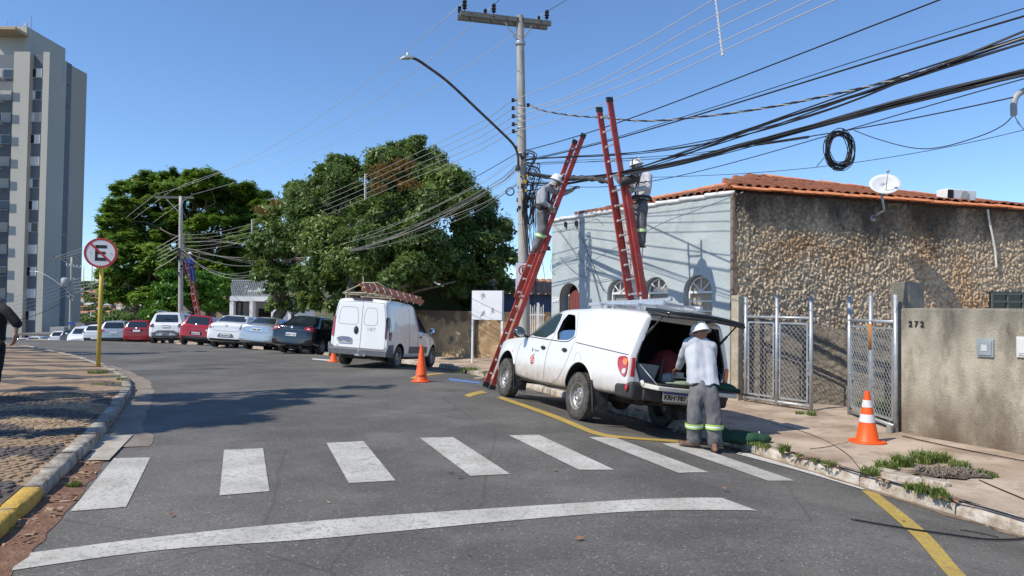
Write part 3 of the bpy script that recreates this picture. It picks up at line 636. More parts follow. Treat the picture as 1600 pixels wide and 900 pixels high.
# leaf litter
def litter(name, label, spots, n, mt, seed):
    rr = random.Random(seed); b = MB()
    for _ in range(n):
        x0, y0, z0, r = rr.choice(spots); a = rr.uniform(0, 6.28); q = r*math.sqrt(rr.random()); x = x0+q*math.cos(a); y = y0+q*math.sin(a)*1.6
        z = max(z0, 0) if False else z0+rr.uniform(.006, .02); s = rr.uniform(.015, .045); M = Matrix.Translation((x, y, z)) @ Matrix.Rotation(rr.uniform(0, 6.3), 4, 'Z') @ Matrix.Rotation(rr.uniform(-.5, .5), 4, 'X')
        b.add([(-s, 0, 0), (0, -s*.45, .004), (s, 0, .008), (0, s*.45, .004)], [(0, 1, 2, 3)], rr.randrange(2), M)
    return tag(b.build(name, mt), label, 'leaves', kind='stuff')
dl1 = mat('dry_leaf_brown', (.24,.12,.07), rough=.9); dl2 = mat('dry_leaf_pale', (.42,.30,.20), rough=.9)
def sp(px, py, r): g = G(px, py); return (g.x, g.y, g.z, r)
litter('leaf_litter', 'brown dry leaves lying in the left gutter earth', [sp(60,810,.14),sp(90,785,.14),sp(125,745,.12),sp(30,850,.1),sp(70,790,.1),sp(140,725,.08)], 230, [dl1, dl2], 5)
litter('leaf_litter', 'dry leaves and scraps along the right kerb', [sp(1270,735,.12),sp(1300,745,.1),sp(1240,725,.1),sp(1380,770,.07),sp(1480,795,.08)], 130, [dl1, dl2], 6)
litter('leaf_litter', 'few scattered leaves on the asphalt near the crosswalk', [sp(1170,740,1.0),sp(950,800,1.6),sp(500,800,1.4),sp(1400,850,.8)], 22, [dl1, dl2], 8)
# dead plant heap in the pavement hole
b = MB(); rr = random.Random(4); g0 = G(1490, 742)
for k in range(170):
    a = rr.uniform(0, 6.3); r0 = rr.uniform(0, .06); x, y = g0.x+rr.uniform(-.33, .22), g0.y+rr.uniform(-.16, .10); L = rr.uniform(.06, .2)
    b.tube([(x, y, g0.z+.005), (x+math.cos(a)*L*.5, y+math.sin(a)*L*.4, g0.z+rr.uniform(.03, .09)), (x+math.cos(a)*L, y+math.sin(a)*L*.7, g0.z+rr.uniform(.0, .05))], [.009, .006, .002], 4, rr.randrange(2))
tag(b.build('dead_plant', [mat('dead_stalk', (.13,.10,.075), (.26,.21,.16), rough=1, scale=20), mat('grey_stalk', (.20,.17,.14), rough=1)]), 'withered brown plant heap in the hole of the right pavement', 'plant')
soil = MB(); n = 26
for k in range(n): pass
cx = [(g0.x+.46*math.cos(2*PI*k/n)*(1+.18*math.sin(3*k)), g0.y+.24*math.sin(2*PI*k/n)*(1+.2*math.cos(2*k))) for k in range(n)]
soil.add([(x, y, pz(x, y)+.022) for x, y in cx]+[(g0.x, g0.y, pz(g0.x, g0.y)+.035)], [(k, (k+1) % n, n) for k in range(n)])
tag(soil.build('soil_patch', mat('dark_soil', (.07,.055,.04), (.15,.115,.085), rough=1, scale=20, bump=1., bscale=60)), kind='structure')
# broken pavement slabs beside it
for k, (px, py, L, w, r) in enumerate([(1405,748,.42,.20,-.9),(1462,757,.34,.16,-.95),(1385,740,.20,.12,-.5),(728,576,.5,.3,.2),(760,582,.35,.2,.9),(748,593,.3,.22,.4)]):
    g = G(px, py); b = MB(); rr = random.Random(k); n = 7
    pol = [(L/2*math.cos(2*PI*i/n)*rr.uniform(.8, 1.15), w/2*math.sin(2*PI*i/n)*rr.uniform(.8, 1.2)) for i in range(n)]
    b.prism(pol, -.03, .035); o = b.build('broken_slab', kerb_m); o.location = (g.x, g.y, g.z+.012); o.rotation_euler = (rr.uniform(-.05, .05), rr.uniform(-.05, .05), r); bev(o, .008, 2)
    tag(o, ['long cracked concrete slab left of the dead plant', 'cracked slab at the kerb below the dead plant', 'smallest cracked slab nearest the cone by the weeds', 'wide broken slab at the left foot of the white board', 'broken slab tilted on the pavement before the white board', 'pale rubble slab lowest by the kerb near the red ladder'][k], 'slab', 'broken pavement slabs')
# ================================================================== VEHICLES
def loft_body(name, st, mats, parent, sub=2, wells=(), cav=None, wellr=.40, half=.95, crease=None):
    """st: list of (x, zb, wb, zm, wm, zw, ww, zr, wr)   x forward, y left, z up; half sections mirrored"""
    vs = []; N = len(st)
    for (x, zb, wb, zm, wm, zw, ww, zr, wr) in st:
        half_ = [(0, zb), (wb, zb), (wm-.012, zb+.07), (wm, zm), (ww+.004, zw-.03), (ww-.006, zw+.01), (wr+.02, zr-.075), (wr-.05, zr-.012), (wr*.45, zr+.012), (0, zr+.018)]
        ring = half_+[(-y, z) for y, z in half_[-2:0:-1]]
        vs += [(x, y, z) for y, z in ring]
    m = 18; fs = [(i*m+k, i*m+(k+1) % m, (i+1)*m+(k+1) % m, (i+1)*m+k) for i in range(N-1) for k in range(m)]
    # capped ends as fans of quads across the section
    def cap(o, rev):
        q = []
        q.append([o+0, o+1, o+17]); 
        for k in range(1, 8): q.append([o+k, o+k+1, o+18-k-1, o+18-k])
        q.append([o+8, o+9, o+10])
        return [tuple(reversed(a)) if rev else tuple(a) for a in q]
    fs += cap(0, True)+cap((N-1)*m, False)
    b = MB(); b.add(vs, fs); o = b.build(name, mats, parent, smooth=True)
    bm = bmesh.new(); bm.from_mesh(o.data); bmesh.ops.recalc_face_normals(bm, faces=bm.faces)
    cl = bm.edges.layers.float.get('crease_edge') or bm.edges.layers.float.new('crease_edge')
    for e in bm.edges:
        if len(e.link_faces) == 2:
            a = e.calc_face_angle(0)
            if a > R(60): e[cl] = .55
            elif a > R(32): e[cl] = .3
    bm.to_mesh(o.data); bm.free()
    md = o.modifiers.new('s', 'SUBSURF'); md.levels = sub; md.render_levels = sub; baked(o)
    cut = []
    if wells:
        for (wx, wz) in wells:
            for sy in (1, -1):
                c = MB(); c.lathe([(wellr, -.2), (wellr, .2)], 36, 0, Matrix.Translation((wx, sy*(half-.12), wz)) @ Matrix.Rotation(PI/2, 4, 'X'))
                # let the well open downward
                c.box((wx, sy*(half-.12), wz-wellr*.75), (wellr*1.96, .4, wellr*1.5), 0)
                co = c.build('c', [mats[0], mats[1]], None); 
                for i_ in range(len(co.data.polygons)): co.data.polygons[i_].material_index = 1
                cut.append(co)
    if cav: cut += cav
    for co in cut:
        bm = bmesh.new(); bm.from_mesh(co.data); bmesh.ops.recalc_face_normals(bm, faces=bm.faces); bm.to_mesh(co.data); bm.free()
        md = o.modifiers.new('b', 'BOOLEAN'); md.operation = 'DIFFERENCE'; md.object = co; md.solver = 'EXACT'; md.use_self = True
    if cut:
        baked(o)
        for co in cut: bpy.data.objects.remove(co)
    o.data.polygons.foreach_set('use_smooth', [True]*len(o.data.polygons)); o.data.set_sharp_from_angle(angle=R(38))
    return o
def bvh_of(o):
    me = o.data; return BVHTree.FromPolygons([v.co for v in me.vertices], [tuple(p.vertices) for p in me.polygons])
def chaikin(p, k=2, closed=True):
    for _ in range(k):
        q = []; n = len(p)
        for i in range(n if closed else n-1):
            a, b = p[i], p[(i+1) % n]; q += [(a[0]*.75+b[0]*.25, a[1]*.75+b[1]*.25), (a[0]*.25+b[0]*.75, a[1]*.25+b[1]*.75)]
        p = q
    return p
def resamp(p, d):
    out = []; n = len(p)
    for i in range(n):
        a, b = p[i], p[(i+1) % n]; L = math.hypot(b[0]-a[0], b[1]-a[1]); k = max(1, int(L/d))
        out += [(a[0]+(b[0]-a[0])*j/k, a[1]+(b[1]-a[1])*j/k) for j in range(k)]
    return out
def panel(bvh, poly, axis, name, mt, parent, off=.004, rnd=2, rings=5, thick=.012, start=3.0, cache={}):
    """a panel lying on the body: polygon seen along an axis, dropped onto the surface. axis 'L','R' (sides), 'B' (rear), 'F' (front), 'T' (top)"""
    poly = resamp(chaikin(resamp(poly, .13) if rnd == 1 else poly, rnd), .05); n = len(poly)
    cx = sum(p[0] for p in poly)/n; cz = sum(p[1] for p in poly)/n
    org = {'L': lambda a, c: (Vector((a, start, c)), Vector((0, -1, 0))), 'R': lambda a, c: (Vector((a, -start, c)), Vector((0, 1, 0))),
           'B': lambda a, c: (Vector((-9, a, c)), Vector((1, 0, 0))), 'F': lambda a, c: (Vector((9, a, c)), Vector((-1, 0, 0))), 'T': lambda a, c: (Vector((a, c, 9)), Vector((0, 0, -1)))}[axis]
    vs = []; last = None
    for r in range(rings+1):
        s = 1-r/rings
        for p in (poly if r < rings else [(cx, cz)]):
            o_, d = org(cx+(p[0]-cx)*s, cz+(p[1]-cz)*s); h = bvh.ray_cast(o_, d)
            if h[0] is None: hit = o_+d*(d.dot(last-o_) if last is not None else 2.1); nn = -d
            else: hit, nn = h[0], h[1]; nn = nn if nn.dot(d) < 0 else -nn; last = hit
            vs.append(hit-d*off if nn.dot(-d) < .2 else hit+(nn*.5-d*.5)*off)
    fs = [(r*n+k, r*n+(k+1) % n, (r+1)*n+(k+1) % n, (r+1)*n+k) for r in range(rings-1) for k in range(n)]
    fs += [((rings-1)*n+k, (rings-1)*n+(k+1) % n, rings*n) for k in range(n)]
    # rim dipping back into the body gives the panel an edge
    o0 = len(vs); _, d = org(0, 0); vs += [vs[k]+d*thick for k in range(n)]
    fs += [(k, o0+k, o0+(k+1) % n, (k+1) % n) for k in range(n)]
    b = MB(); b.add(vs, fs); o = b.build(name, mt, parent, smooth=True)
    bm = bmesh.new(); bm.from_mesh(o.data); bmesh.ops.recalc_face_normals(bm, faces=bm.faces); bm.to_mesh(o.data); bm.free()
    o.data.set_sharp_from_angle(angle=R(40)); return o
def seam(bvh, pts, axis, mt, parent, r=.004, name='panel_gap', off=0.0):
    P3 = []
    for a, c in [(p[0], p[1]) for p in catmull([(q[0], q[1], 0) for q in pts], 8)]:
        o_, d = {'L': (Vector((a, 3, c)), Vector((0, -1, 0))), 'R': (Vector((a, -3, c)), Vector((0, 1, 0))), 'B': (Vector((-9, a, c)), Vector((1, 0, 0))), 'T': (Vector((a, c, 9)), Vector((0, 0, -1))), 'F': (Vector((9, a, c)), Vector((-1, 0, 0)))}[axis]
        h = bvh.ray_cast(o_, d)
        if h[0] is not None: P3.append(h[0]-d*off)
    if len(P3) > 1:
        b = MB(); b.tube(P3, r, 5); return b.build(name, mt, parent, smooth=True)
def wheel(parent, x, y, z, r, w, rim='steel', side=1, rr=.58):
    """a wheel: tyre with a rim sub-part"""
    M0 = Matrix.Translation((x, y, z)) @ Matrix.Rotation(-PI/2*side, 4, 'X')   # local z = outward
    h = w/2; b = MB()
    prof = [(r*rr, -h*.9), (r*.72, -h), (r*.90, -h*.98), (r*.97, -h*.8), (r, -h*.45), (r, h*.45), (r*.97, h*.8), (r*.90, h*.98), (r*.72, h), (r*rr, h*.86), (r*rr*.97, h*.6), (r*rr*.97, -h*.9)]
    b.lathe(prof, 40, 0, None, cap=False)
    for k in range(44):
        for s, o_ in ((1, 0), (-1, .5)):
            a = 2*PI*(k+o_)/44; M = Matrix.Rotation(a, 4, 'Z') @ Matrix.Translation((r*.985, 0, s*h*.55)) 
            b.box((0, 0, 0), (r*.045, r*.075, h*.62), 0, M)
    t = b.build('wheel', tyre_m, parent); t.matrix_local = M0; smoothang(t, 40)
    q = MB(); R0 = r*rr
    if rim == 'steel':
        q.lathe([(R0*1.02, h*.82), (R0*1.0, h*.92), (R0*.94, h*.86), (R0*.90, h*.45), (R0*.80, h*.28), (R0*.52, h*.52), (R0*.40, h*.50), (R0*.33, h*.68), (R0*.27, h*.70), (R0*.22, h*.60), (0.001, h*.60)], 36, 0, None, mis=[0]*10, cap=False)
        for k in range(12):
            a = 2*PI*k/12; M = Matrix.Rotation(a, 4, 'Z') @ Matrix.Translation((R0*.69, 0, h*.395)) @ Matrix.Rotation(R(-42*0), 4, 'Y')
            q.ball((0, 0, 0), (R0*.07, R0*.085, h*.10), 8, 4, 1, M)
        for k in range(6):
            a = 2*PI*(k+.5)/6; M = Matrix.Rotation(a, 4, 'Z') @ Matrix.Translation((R0*.41, 0, h*.56)); q.lathe([(R0*.045, -h*.1), (R0*.045, h*.1), (.001, h*.12)], 6, 0, M)
    else:
        q.lathe([(R0*1.02, h*.80), (R0*.97, h*.90), (R0*.92, h*.80), (R0*.90, h*.1), (.001, h*.0)], 32, 1, None, mis=[0, 0, 0, 1], cap=False)
        ns = 5 if rim == 'five' else 7
        for k in range(ns):
            a = 2*PI*k/ns; M = Matrix.Rotation(a, 4, 'Z'); q.box((R0*.5, 0, h*.62), (R0*.85, R0*.26, h*.3), 0, M)
        q.lathe([(R0*.28, h*.4), (R0*.26, h*.8), (.001, h*.84)], 16, 0)
    ro = q.build('rim', [rim_m if rim == 'steel' else alloy_m, dark_in], t); smoothang(ro, 35)
    return t
def place_vehicle(root, rl, heading, wb, track, sink=0.0):
    """rl: ground point (x, y) under the rear left wheel; heading: direction vector; sits on the four contact points"""
    h = Vector((heading[0], heading[1])).normalized(); l = Vector((-h.y, h.x))
    RL = Vector(rl); RR = RL-l*track; FL = RL+h*wb; FR = RR+h*wb
    pts = [Vector((p.x, p.y, gz(p.x, p.y) if dk(p.x, p.y)[0] > 0 else float(road_z(p.x, p.y)[0]))) for p in (RL, RR, FL, FR)]
    fx = ((pts[2]+pts[3])-(pts[0]+pts[1])).normalized(); ly = ((pts[0]+pts[2])-(pts[1]+pts[3])).normalized(); uz = fx.cross(ly).normalized(); ly = uz.cross(fx)
    M = Matrix((fx, ly, uz)).transposed().to_4x4(); M.translation = (pts[0]+pts[1])/2-uz*sink; root.matrix_world = M; return M

def plate(parent, M, txt, w=.40, h=.13, blue=True, ts=None):
    b = MB(); b.box((0, 0, 0), (w, h, .008)); o = b.build('number_plate', plate_m, parent); o.matrix_local = M; bev(o, .004, 2)
    if blue:
        q = MB(); q.box((0, h*.38, .0055), (w*.97, h*.2, .004)); q.build('plate_band', plate_blue, o)
    if txt: text_mesh(txt, ts or h*.72, ink, o, Matrix.Translation((0, -h*.09, .005)), 'plate_number', .001, .004)
    return o

# ---------------------------------------------------------------- the white pickup
pk = empty('pickup_truck', label='white double cab pickup with its rear canopy hatch and tailgate open', cat='pickup truck')
wbp = 3.0; rp = .368
st = [(-1.38,.56,.76,.74,.852,1.085,.845,1.70,.650),(-1.31,.52,.80,.74,.865,1.09,.857,1.735,.667),(-.8,.50,.80,.76,.882,1.11,.872,1.775,.69),(-.1,.48,.80,.80,.89,1.15,.876,1.795,.70),(.22,.46,.80,.78,.885,1.17,.872,1.79,.69),
      (.50,.42,.80,.76,.88,1.18,.868,1.775,.665),(1.3,.40,.80,.76,.88,1.18,.866,1.765,.645),(1.62,.40,.80,.76,.88,1.175,.862,1.70,.615),(2.1,.40,.80,.76,.882,1.17,.858,1.40,.68),(2.42,.41,.80,.76,.884,1.16,.855,1.235,.74),
      (2.75,.44,.80,.76,.886,1.14,.84,1.215,.72),(3.35,.44,.78,.76,.87,1.09,.80,1.17,.68),(3.62,.40,.74,.70,.82,1.0,.76,1.09,.62),(3.76,.42,.66,.64,.74,.92,.68,.98,.54)]
cav = MB(); cav.add([(-1.7,-.66,.715),(.12,-.66,.715),(.12,.66,.715),(-1.7,.66,.715),(-1.7,-.75,1.08),(.12,-.74,1.08),(.12,.74,1.08),(-1.7,.75,1.08),(-1.7,-.585,1.615),(.12,-.60,1.68),(.12,.60,1.68),(-1.7,.585,1.615)],
    [(0,3,2,1),(8,9,10,11),(0,1,5,4),(4,5,9,8),(2,3,7,6),(6,7,11,10),(1,2,6,5),(5,6,10,9),(3,0,4,7),(7,4,8,11)]); cvo = cav.build('c', [pickup_paint, dark_in])
for p_ in cvo.data.polygons: p_.material_index = 1
# cabin hollow, reaching the side windows
cb = MB(); cb.add([(.28,-.70,.62),(2.2,-.70,.62),(2.2,.70,.62),(.28,.70,.62),(.28,-.80,1.18),(2.14,-.79,1.18),(2.14,.79,1.18),(.28,.80,1.18),(.36,-.60,1.70),(1.52,-.56,1.70),(1.52,.56,1.70),(.36,.60,1.70)],
    [(0,3,2,1),(8,9,10,11),(0,1,5,4),(4,5,9,8),(2,3,7,6),(6,7,11,10),(1,2,6,5),(5,6,10,9),(3,0,4,7),(7,4,8,11)]); cbo = cb.build('c', [pickup_paint, dark_in])
for p_ in cbo.data.polygons: p_.material_index = 1
# side window openings (through cuts, wedge shaped so they only pass the glass)
def side_cut(poly):
    b = MB(); n = len(poly); poly = chaikin(poly, 1); n = len(poly)
    vs = [(x, -1.3, z) for x, z in poly]+[(x, 1.3, z) for x, z in poly]
    b.add(vs, [tuple(range(n)), tuple(range(2*n-1, n-1, -1))]+[(i, (i+1) % n, n+(i+1) % n, n+i) for i in range(n)])
    o = b.build('c', [pickup_paint, dark_in])
    for p_ in o.data.polygons: p_.material_index = 1
    return o
winF = [(1.17,1.21),(2.14,1.22),(2.04,1.31),(1.64,1.60),(1.42,1.66),(1.19,1.66)]
winR = [(.38,1.33),(.46,1.24),(.62,1.205),(1.05,1.205),(1.08,1.66),(.76,1.65),(.66,1.62)]
body = loft_body('body', st, [pickup_paint, dark_in], pk, 2, wells=[(0, .42), (wbp, .42)], cav=[cvo, cbo, side_cut(winF), side_cut(winR)], wellr=.475, half=.95)
bv = bvh_of(body)
def win_pane(poly, name, side, mt):
    b = MB(); q = chaikin(poly, 1); n = len(q); ins = .035
    vs = []
    for x, z in q:
        yy = (.868-.235*max(0, (z-1.09))/.62-.018)*side; vs.append((x, yy, z))
    b.add(vs, [tuple(range(n))]); 
    o = b.build(name, mt, pk); md = o.modifiers.new('t', 'SOLIDIFY'); md.thickness = .006; return o
for s in (1, -1):
    win_pane([(1.14,1.19),(2.18,1.20),(2.08,1.31),(1.66,1.63),(1.42,1.69),(1.14,1.69)], 'front_window', s, see_glass)
    # rear window half open: glass only covers its lower half
    win_pane([(.34,1.32),(.44,1.22),(.62,1.19),(1.08,1.19),(1.10,1.36),(.46,1.40)], 'rear_window', s, mat('rear_window_glass', (.06,.13,.24), rough=.05, spec=.9))
panel(bv, [(-.70,1.24),(.70,1.24),(.60,1.66),(-.60,1.66)], 'F', 'windscreen', car_glass, pk, rnd=1)
# window surround and pillar trims, seams
for s, ax in ((1, 'L'), (-1, 'R')):
    seam(bv, [(2.50,.50),(2.52,.80),(2.42,1.05),(2.22,1.19)], ax, seam_lt, pk, .004)
    seam(bv, [(1.26,.44),(1.27,.7),(1.24,.95),(1.14,1.19),(1.13,1.40),(1.13,1.66)], ax, seam_lt, pk, .005)
    seam(bv, [(.62,1.69),(.34,1.3),(.36,1.06),(.52,.80),(.72,.58),(.95,.47)], ax, seam_lt, pk, .004)
    seam(bv, [(.95,.465),(1.8,.455),(2.50,.49)], ax, seam_lt, pk, .005)
    seam(bv, [(.24,1.19),(-.2,1.165),(-.8,1.13),(-1.31,1.10)], ax, seam_m, pk, .007)
    seam(bv, [(2.22,1.19),(1.62,1.66),(1.36,1.71)], ax, black_pl, pk, .011, 'window_trim')
    seam(bv, [(.36,1.28),(.56,1.19),(1.1,1.185),(2.2,1.20)], ax, black_pl, pk, .009, 'window_trim')
    # fuel flap
    if s == 1:
        seam(bv, [(.10+.105*math.cos(a), .93+.105*math.sin(a)) for a in np.linspace(0, 2*PI, 17)], ax, seam_lt, pk, .003, 'fuel_flap')
    # door handles
    for hx, hz in ((1.40, 1.04), (.58, 1.05)):
        h = bv.ray_cast(Vector((hx, 3*s, hz)), Vector((0, -s, 0)))[0]
        b = MB(); b.ball((hx, h.y+.012*s, hz), (.088, .022, .034), 14, 6); b.ball((hx-.03, h.y+.022*s, hz+.004), (.05, .02, .018), 10, 5); b.build('door_handle', black_pl, pk, smooth=True)
    h = bv.ray_cast(Vector((2.78, 3*s, .9)), Vector((0, -s, 0)))[0]
    b = MB(); b.ball((2.78, h.y, .90), (.024, .008, .018), 10, 5); b.build('side_repeater', lamp_or, pk, smooth=True)
    # mirror
    b = MB(); b.ball((2.20, s*1.02, 1.26), (.075, .115, .105), 16, 10); b.tube([(2.22, s*.83, 1.20), (2.21, s*.95, 1.22)], .03, 8); mo = b.build('mirror', mat('mirror_shell', (.03,.03,.033), rough=.12, coat=.8), pk, smooth=True)
    q = MB(); q.lathe([(.075, 0), (.07, .006), (.001, .006)], 20, 0, Matrix.Translation((2.128, s*1.02, 1.26)) @ Matrix.Rotation(-PI/2, 4, 'Y') @ Matrix.Diagonal((1, 1.3, 1, 1))); q.build('mirror_glass', chrome, mo)
    # mud flaps
    for fx, wz, hh in ((-.50, .40, .44), (wbp-.50, .36, .40)):
        b = MB(); b.add([(fx+.05, s*.60, .66), (fx+.05, s*.90, .66), (fx-.06, s*.91, wz+.02), (fx-.09, s*.90, .20), (fx-.06, s*.64, .19), (fx-.02, s*.62, .40)], [(0, 1, 2, 3, 4, 5)])
        o = b.build('mud_flap', black_pl, pk); md = o.modifiers.new('t', 'SOLIDIFY'); md.thickness = .02
    # arch lips
    seam(bv, [(.478*math.cos(a), .42+.478*math.sin(a)) for a in np.linspace(-.25, PI+.25, 26)], ax, pickup_paint, pk, .012, 'wheel_arch')
    seam(bv, [(wbp+.478*math.cos(a), .42+.478*math.sin(a)) for a in np.linspace(-.2, PI+.25, 26)], ax, pickup_paint, pk, .012, 'wheel_arch')
    # running board / chassis rail
    b = MB(); b.box((1.5, s*.70, .415), (2.05, .16, .06)); o = b.build('side_sill', mat('muddy_sill', (.05,.042,.035), (.16,.12,.085), rough=.9, scale=5), pk); bev(o, .015)
    # tail lamps wrap the rear corner
    panel(bv, [(-1.345,.80),(-1.24,.80),(-1.13,.90),(-1.09,1.00),(-1.12,1.07),(-1.345,1.085)], ax, 'tail_lamp', lamp_red, pk, off=.018, rnd=2, thick=.04)
    panel(bv, [(-1.34,.95),(-1.25,.96),(-1.23,1.04),(-1.34,1.05)], ax, 'tail_lamp_indicator', lamp_or, pk, off=.023, rnd=2, thick=.03)
    panel(bv, [(-1.33,.845),(-1.27,.825),(-1.23,.865),(-1.27,.91),(-1.33,.91)], ax, 'reversing_lamp', lamp_cl, pk, off=.024, rnd=2, thick=.03)
    b = MB(); b.add([(-1.385, s*.76, .80), (-1.385, s*.835, .80), (-1.385, s*.838, 1.075), (-1.385, s*.775, 1.075), (-1.405, s*.765, .81), (-1.405, s*.83, .81), (-1.405, s*.832, 1.06), (-1.405, s*.78, 1.06)], [(0,1,2,3),(7,6,5,4),(0,4,5,1),(1,5,6,2),(2,6,7,3),(3,7,4,0)]); o = b.build('tail_lamp', lamp_red if s > 0 else lamp_or, pk); bev(o, .01)
    # rear bumper corners with red reflector
    b = MB(); b.add([(-1.10, s*.80, .50), (-1.08, s*.885, .50), (-1.08, s*.895, .68), (-1.10, s*.80, .70), (-1.43, s*.60, .49), (-1.45, s*.82, .49), (-1.46, s*.84, .75), (-1.43, s*.60, .75)], [(0,1,2,3),(7,6,5,4),(0,4,5,1),(1,5,6,2),(2,6,7,3),(3,7,4,0)])
    o = b.build('bumper_corner', black_pl, pk); bev(o, .045, 3)
    b = MB(); b.ball((-1.37, s*.865, .655), (.035, .014, .055), 12, 6); b.build('bumper_reflector', lamp_red, pk, smooth=True)
for wx in (0, wbp):
    for s in (1, -1): wheel(pk, wx, s*.775, rp, rp, .225, 'steel', s, .575)
# bumper, tow bar, chassis, axle, exhaust, spare wheel
b = MB(); b.box((-1.38, 0, .60), (.16, 1.28, .20)); o = b.build('rear_bumper', mat('dark_grey_bumper', (.035,.035,.037), rough=.5), pk); bev(o, .03, 3)
b = MB(); b.box((-1.472, 0, .565), (.02, .60, .15)); o = b.build('bumper_step', mat('scuffed_step', (.20,.16,.12), (.33,.30,.26), rough=.7, scale=18), pk); bev(o, .006)
b = MB()
for s in (1, -1): b.box((1.2, s*.42, .47), (4.6, .09, .15))
b.box((0, 0, .37), (.10, 1.35, .10)); b.ball((0, .08, .37), (.16, .17, .16), 12, 8); b.box((wbp, 0, .34), (.12, 1.3, .08)); b.box((-.9, 0, .46), (.08, 1.2, .08)); b.tube([(1.5, -.3, .34), (.4, -.35, .36), (-.2, -.5, .42), (-1.0, -.5, .36)], .035, 8); b.box((1.1, .1, .42), (.9, .5, .14))
for s in (1, -1): b.bar((.62, s*.50, .42), (-.72, s*.50, .50), .07, .05)
o = b.build('chassis', mat('rusty_chassis', (.015,.012,.010), (.06,.042,.03), rough=.95, scale=12), pk); smoothang(o, 40)
b = MB(); b.lathe([(.15, -.09), (.30, -.1), (.335, -.06), (.335, .06), (.30, .1), (.15, .09)], 24, 0, Matrix.Translation((-.62, 0, .50))); b.build('spare_wheel', tyre_m, pk, smooth=True)
# tailgate lowered
tg = MB(); tg.add([(-1.41,-.66,.745),(-1.41,.66,.745),(-1.84,.66,.735),(-1.84,-.66,.735),(-1.41,-.66,.675),(-1.41,.66,.675),(-1.84,.66,.675),(-1.84,-.66,.675)], [(0,1,2,3),(7,6,5,4),(0,4,5,1),(1,5,6,2),(2,6,7,3),(3,7,4,0)])
tgo = tg.build('tailgate', mat('tailgate_cream', (.50,.48,.43), (.62,.60,.55), rough=.5, scale=4), pk); bev(tgo, .012, 2)
b = MB(); b.box((-1.63, 0, .752), (.40, 1.22, .012)); b.build('tailgate_liner', black_pl, tgo)
b = MB(); b.ball((-1.44, .665, .735), (.06, .012, .045), 12, 6); b.build('tailgate_hinge', pickup_paint, tgo, smooth=True)
for s in (1, -1):
    b = MB(); b.tube([(-1.33, s*.70, 1.02), (-1.77, s*.64, .75)], .007, 6); b.build('tailgate_stay', galv, pk, smooth=True)
b = MB(); b.bar((-1.58,-.3,.768), (-1.86,-.95,.735), .22, .02); o = b.build('tool_board', mat('dark_board', (.04,.035,.03), (.12,.10,.08), rough=.7, scale=9), pk)
# canopy hatch raised on its struts
ht = MB(); a = R(-3)
def hp(d, y, z): return (-1.32-d*math.cos(a)-z*math.sin(a)*0, y, 1.765+d*math.sin(a)+z)
top = []; N = 7
for i in range(N):
    t = i/(N-1); d = .56*t; w = .655-.02*t
    for j in range(9):
        u = -1+2*j/8; top.append(hp(d, u*w, .035*(1-u*u)-.03*t*t+.0))
fs = [(i*9+j, i*9+j+1, (i+1)*9+j+1, (i+1)*9+j) for i in range(N-1) for j in range(8)]
ht.add(top, fs); hto = ht.build('hatch', mat('hatch_glass_dark', (.02,.022,.022), rough=.18), pk, smooth=True)
md = hto.modifiers.new('t', 'SOLIDIFY'); md.thickness = .05; md.offset = 0
b = MB()
top2 = [(x, y*.94, z-.032) for x, y, z in top]; b.add(top2, fs); o = b.build('hatch_glass', mat('hatch_inner_dark', (.022,.022,.024), (.045,.045,.045), rough=.35, scale=4), hto, smooth=True); md = o.modifiers.new('t', 'SOLIDIFY'); md.thickness = .02
b = MB()
for s in (1, -1): b.tube([hp(.06, s*.64, -.03), hp(.3, s*.66, -.04), hp(.55, s*.63, -.06)], .022, 8)
b.tube([hp(.56, -.63, -.055), hp(.58, 0, -.035), hp(.56, .63, -.055)], .022, 8); b.build('hatch_frame', black_pl, hto, smooth=True)
b = MB(); b.box(hp(.48, 0, -.065), (.05, .14, .03)); b.build('hatch_latch', black_pl, hto)
for s in (1, -1):
    b = MB(); b.tube([(-1.34, s*.64, 1.38), hp(.40, s*.62, -.06)], .011, 6); b.tube([(-1.34, s*.64, 1.38), Vector((-1.34, s*.64, 1.38)).lerp(Vector(hp(.40, s*.62, -.06)), .5)], .018, 6); b.build('gas_strut', black_pl, pk, smooth=True)
# opening rim
b = MB(); rim_pts = [(x-.21, y, z) for x, y, z in [(-1.165,-.64,.74),(-1.17,-.74,.95),(-1.165,-.745,1.1),(-1.15,-.66,1.40),(-1.12,-.585,1.60),(-1.10,-.45,1.675),(-1.09,0,1.70),(-1.10,.45,1.675),(-1.12,.585,1.60),(-1.15,.66,1.40),(-1.165,.745,1.1),(-1.17,.74,.95),(-1.165,.64,.74)]]
b.tube(rim_pts, .016, 8); b.build('opening_seal', black_pl, pk, smooth=True)
# aluminium rack with a folded ladder on the roof
b = MB()
for s in (.30, -.34): b.bar((-1.25, s, 1.905), (.35, s, 1.905), .05, .06)
for k in range(6): b.tube([(-1.15+k*.28, .30, 1.905), (-1.15+k*.28, -.34, 1.905)], .016, 6)
for x in (-1.0, .1):
    b.bar((x, -.60, 1.85), (x, .60, 1.85), .04, .03)
    for s in (.55, -.55): b.bar((x, s, 1.77), (x, s, 1.85), .04, .04)
o = b.build('roof_rack', alu, pk); smoothang(o, 30)
b = MB(); b.bar((.75, .42, 1.86), (-1.05, .05, 1.99), .045, .045); b.build('rack_tube', galv, pk)
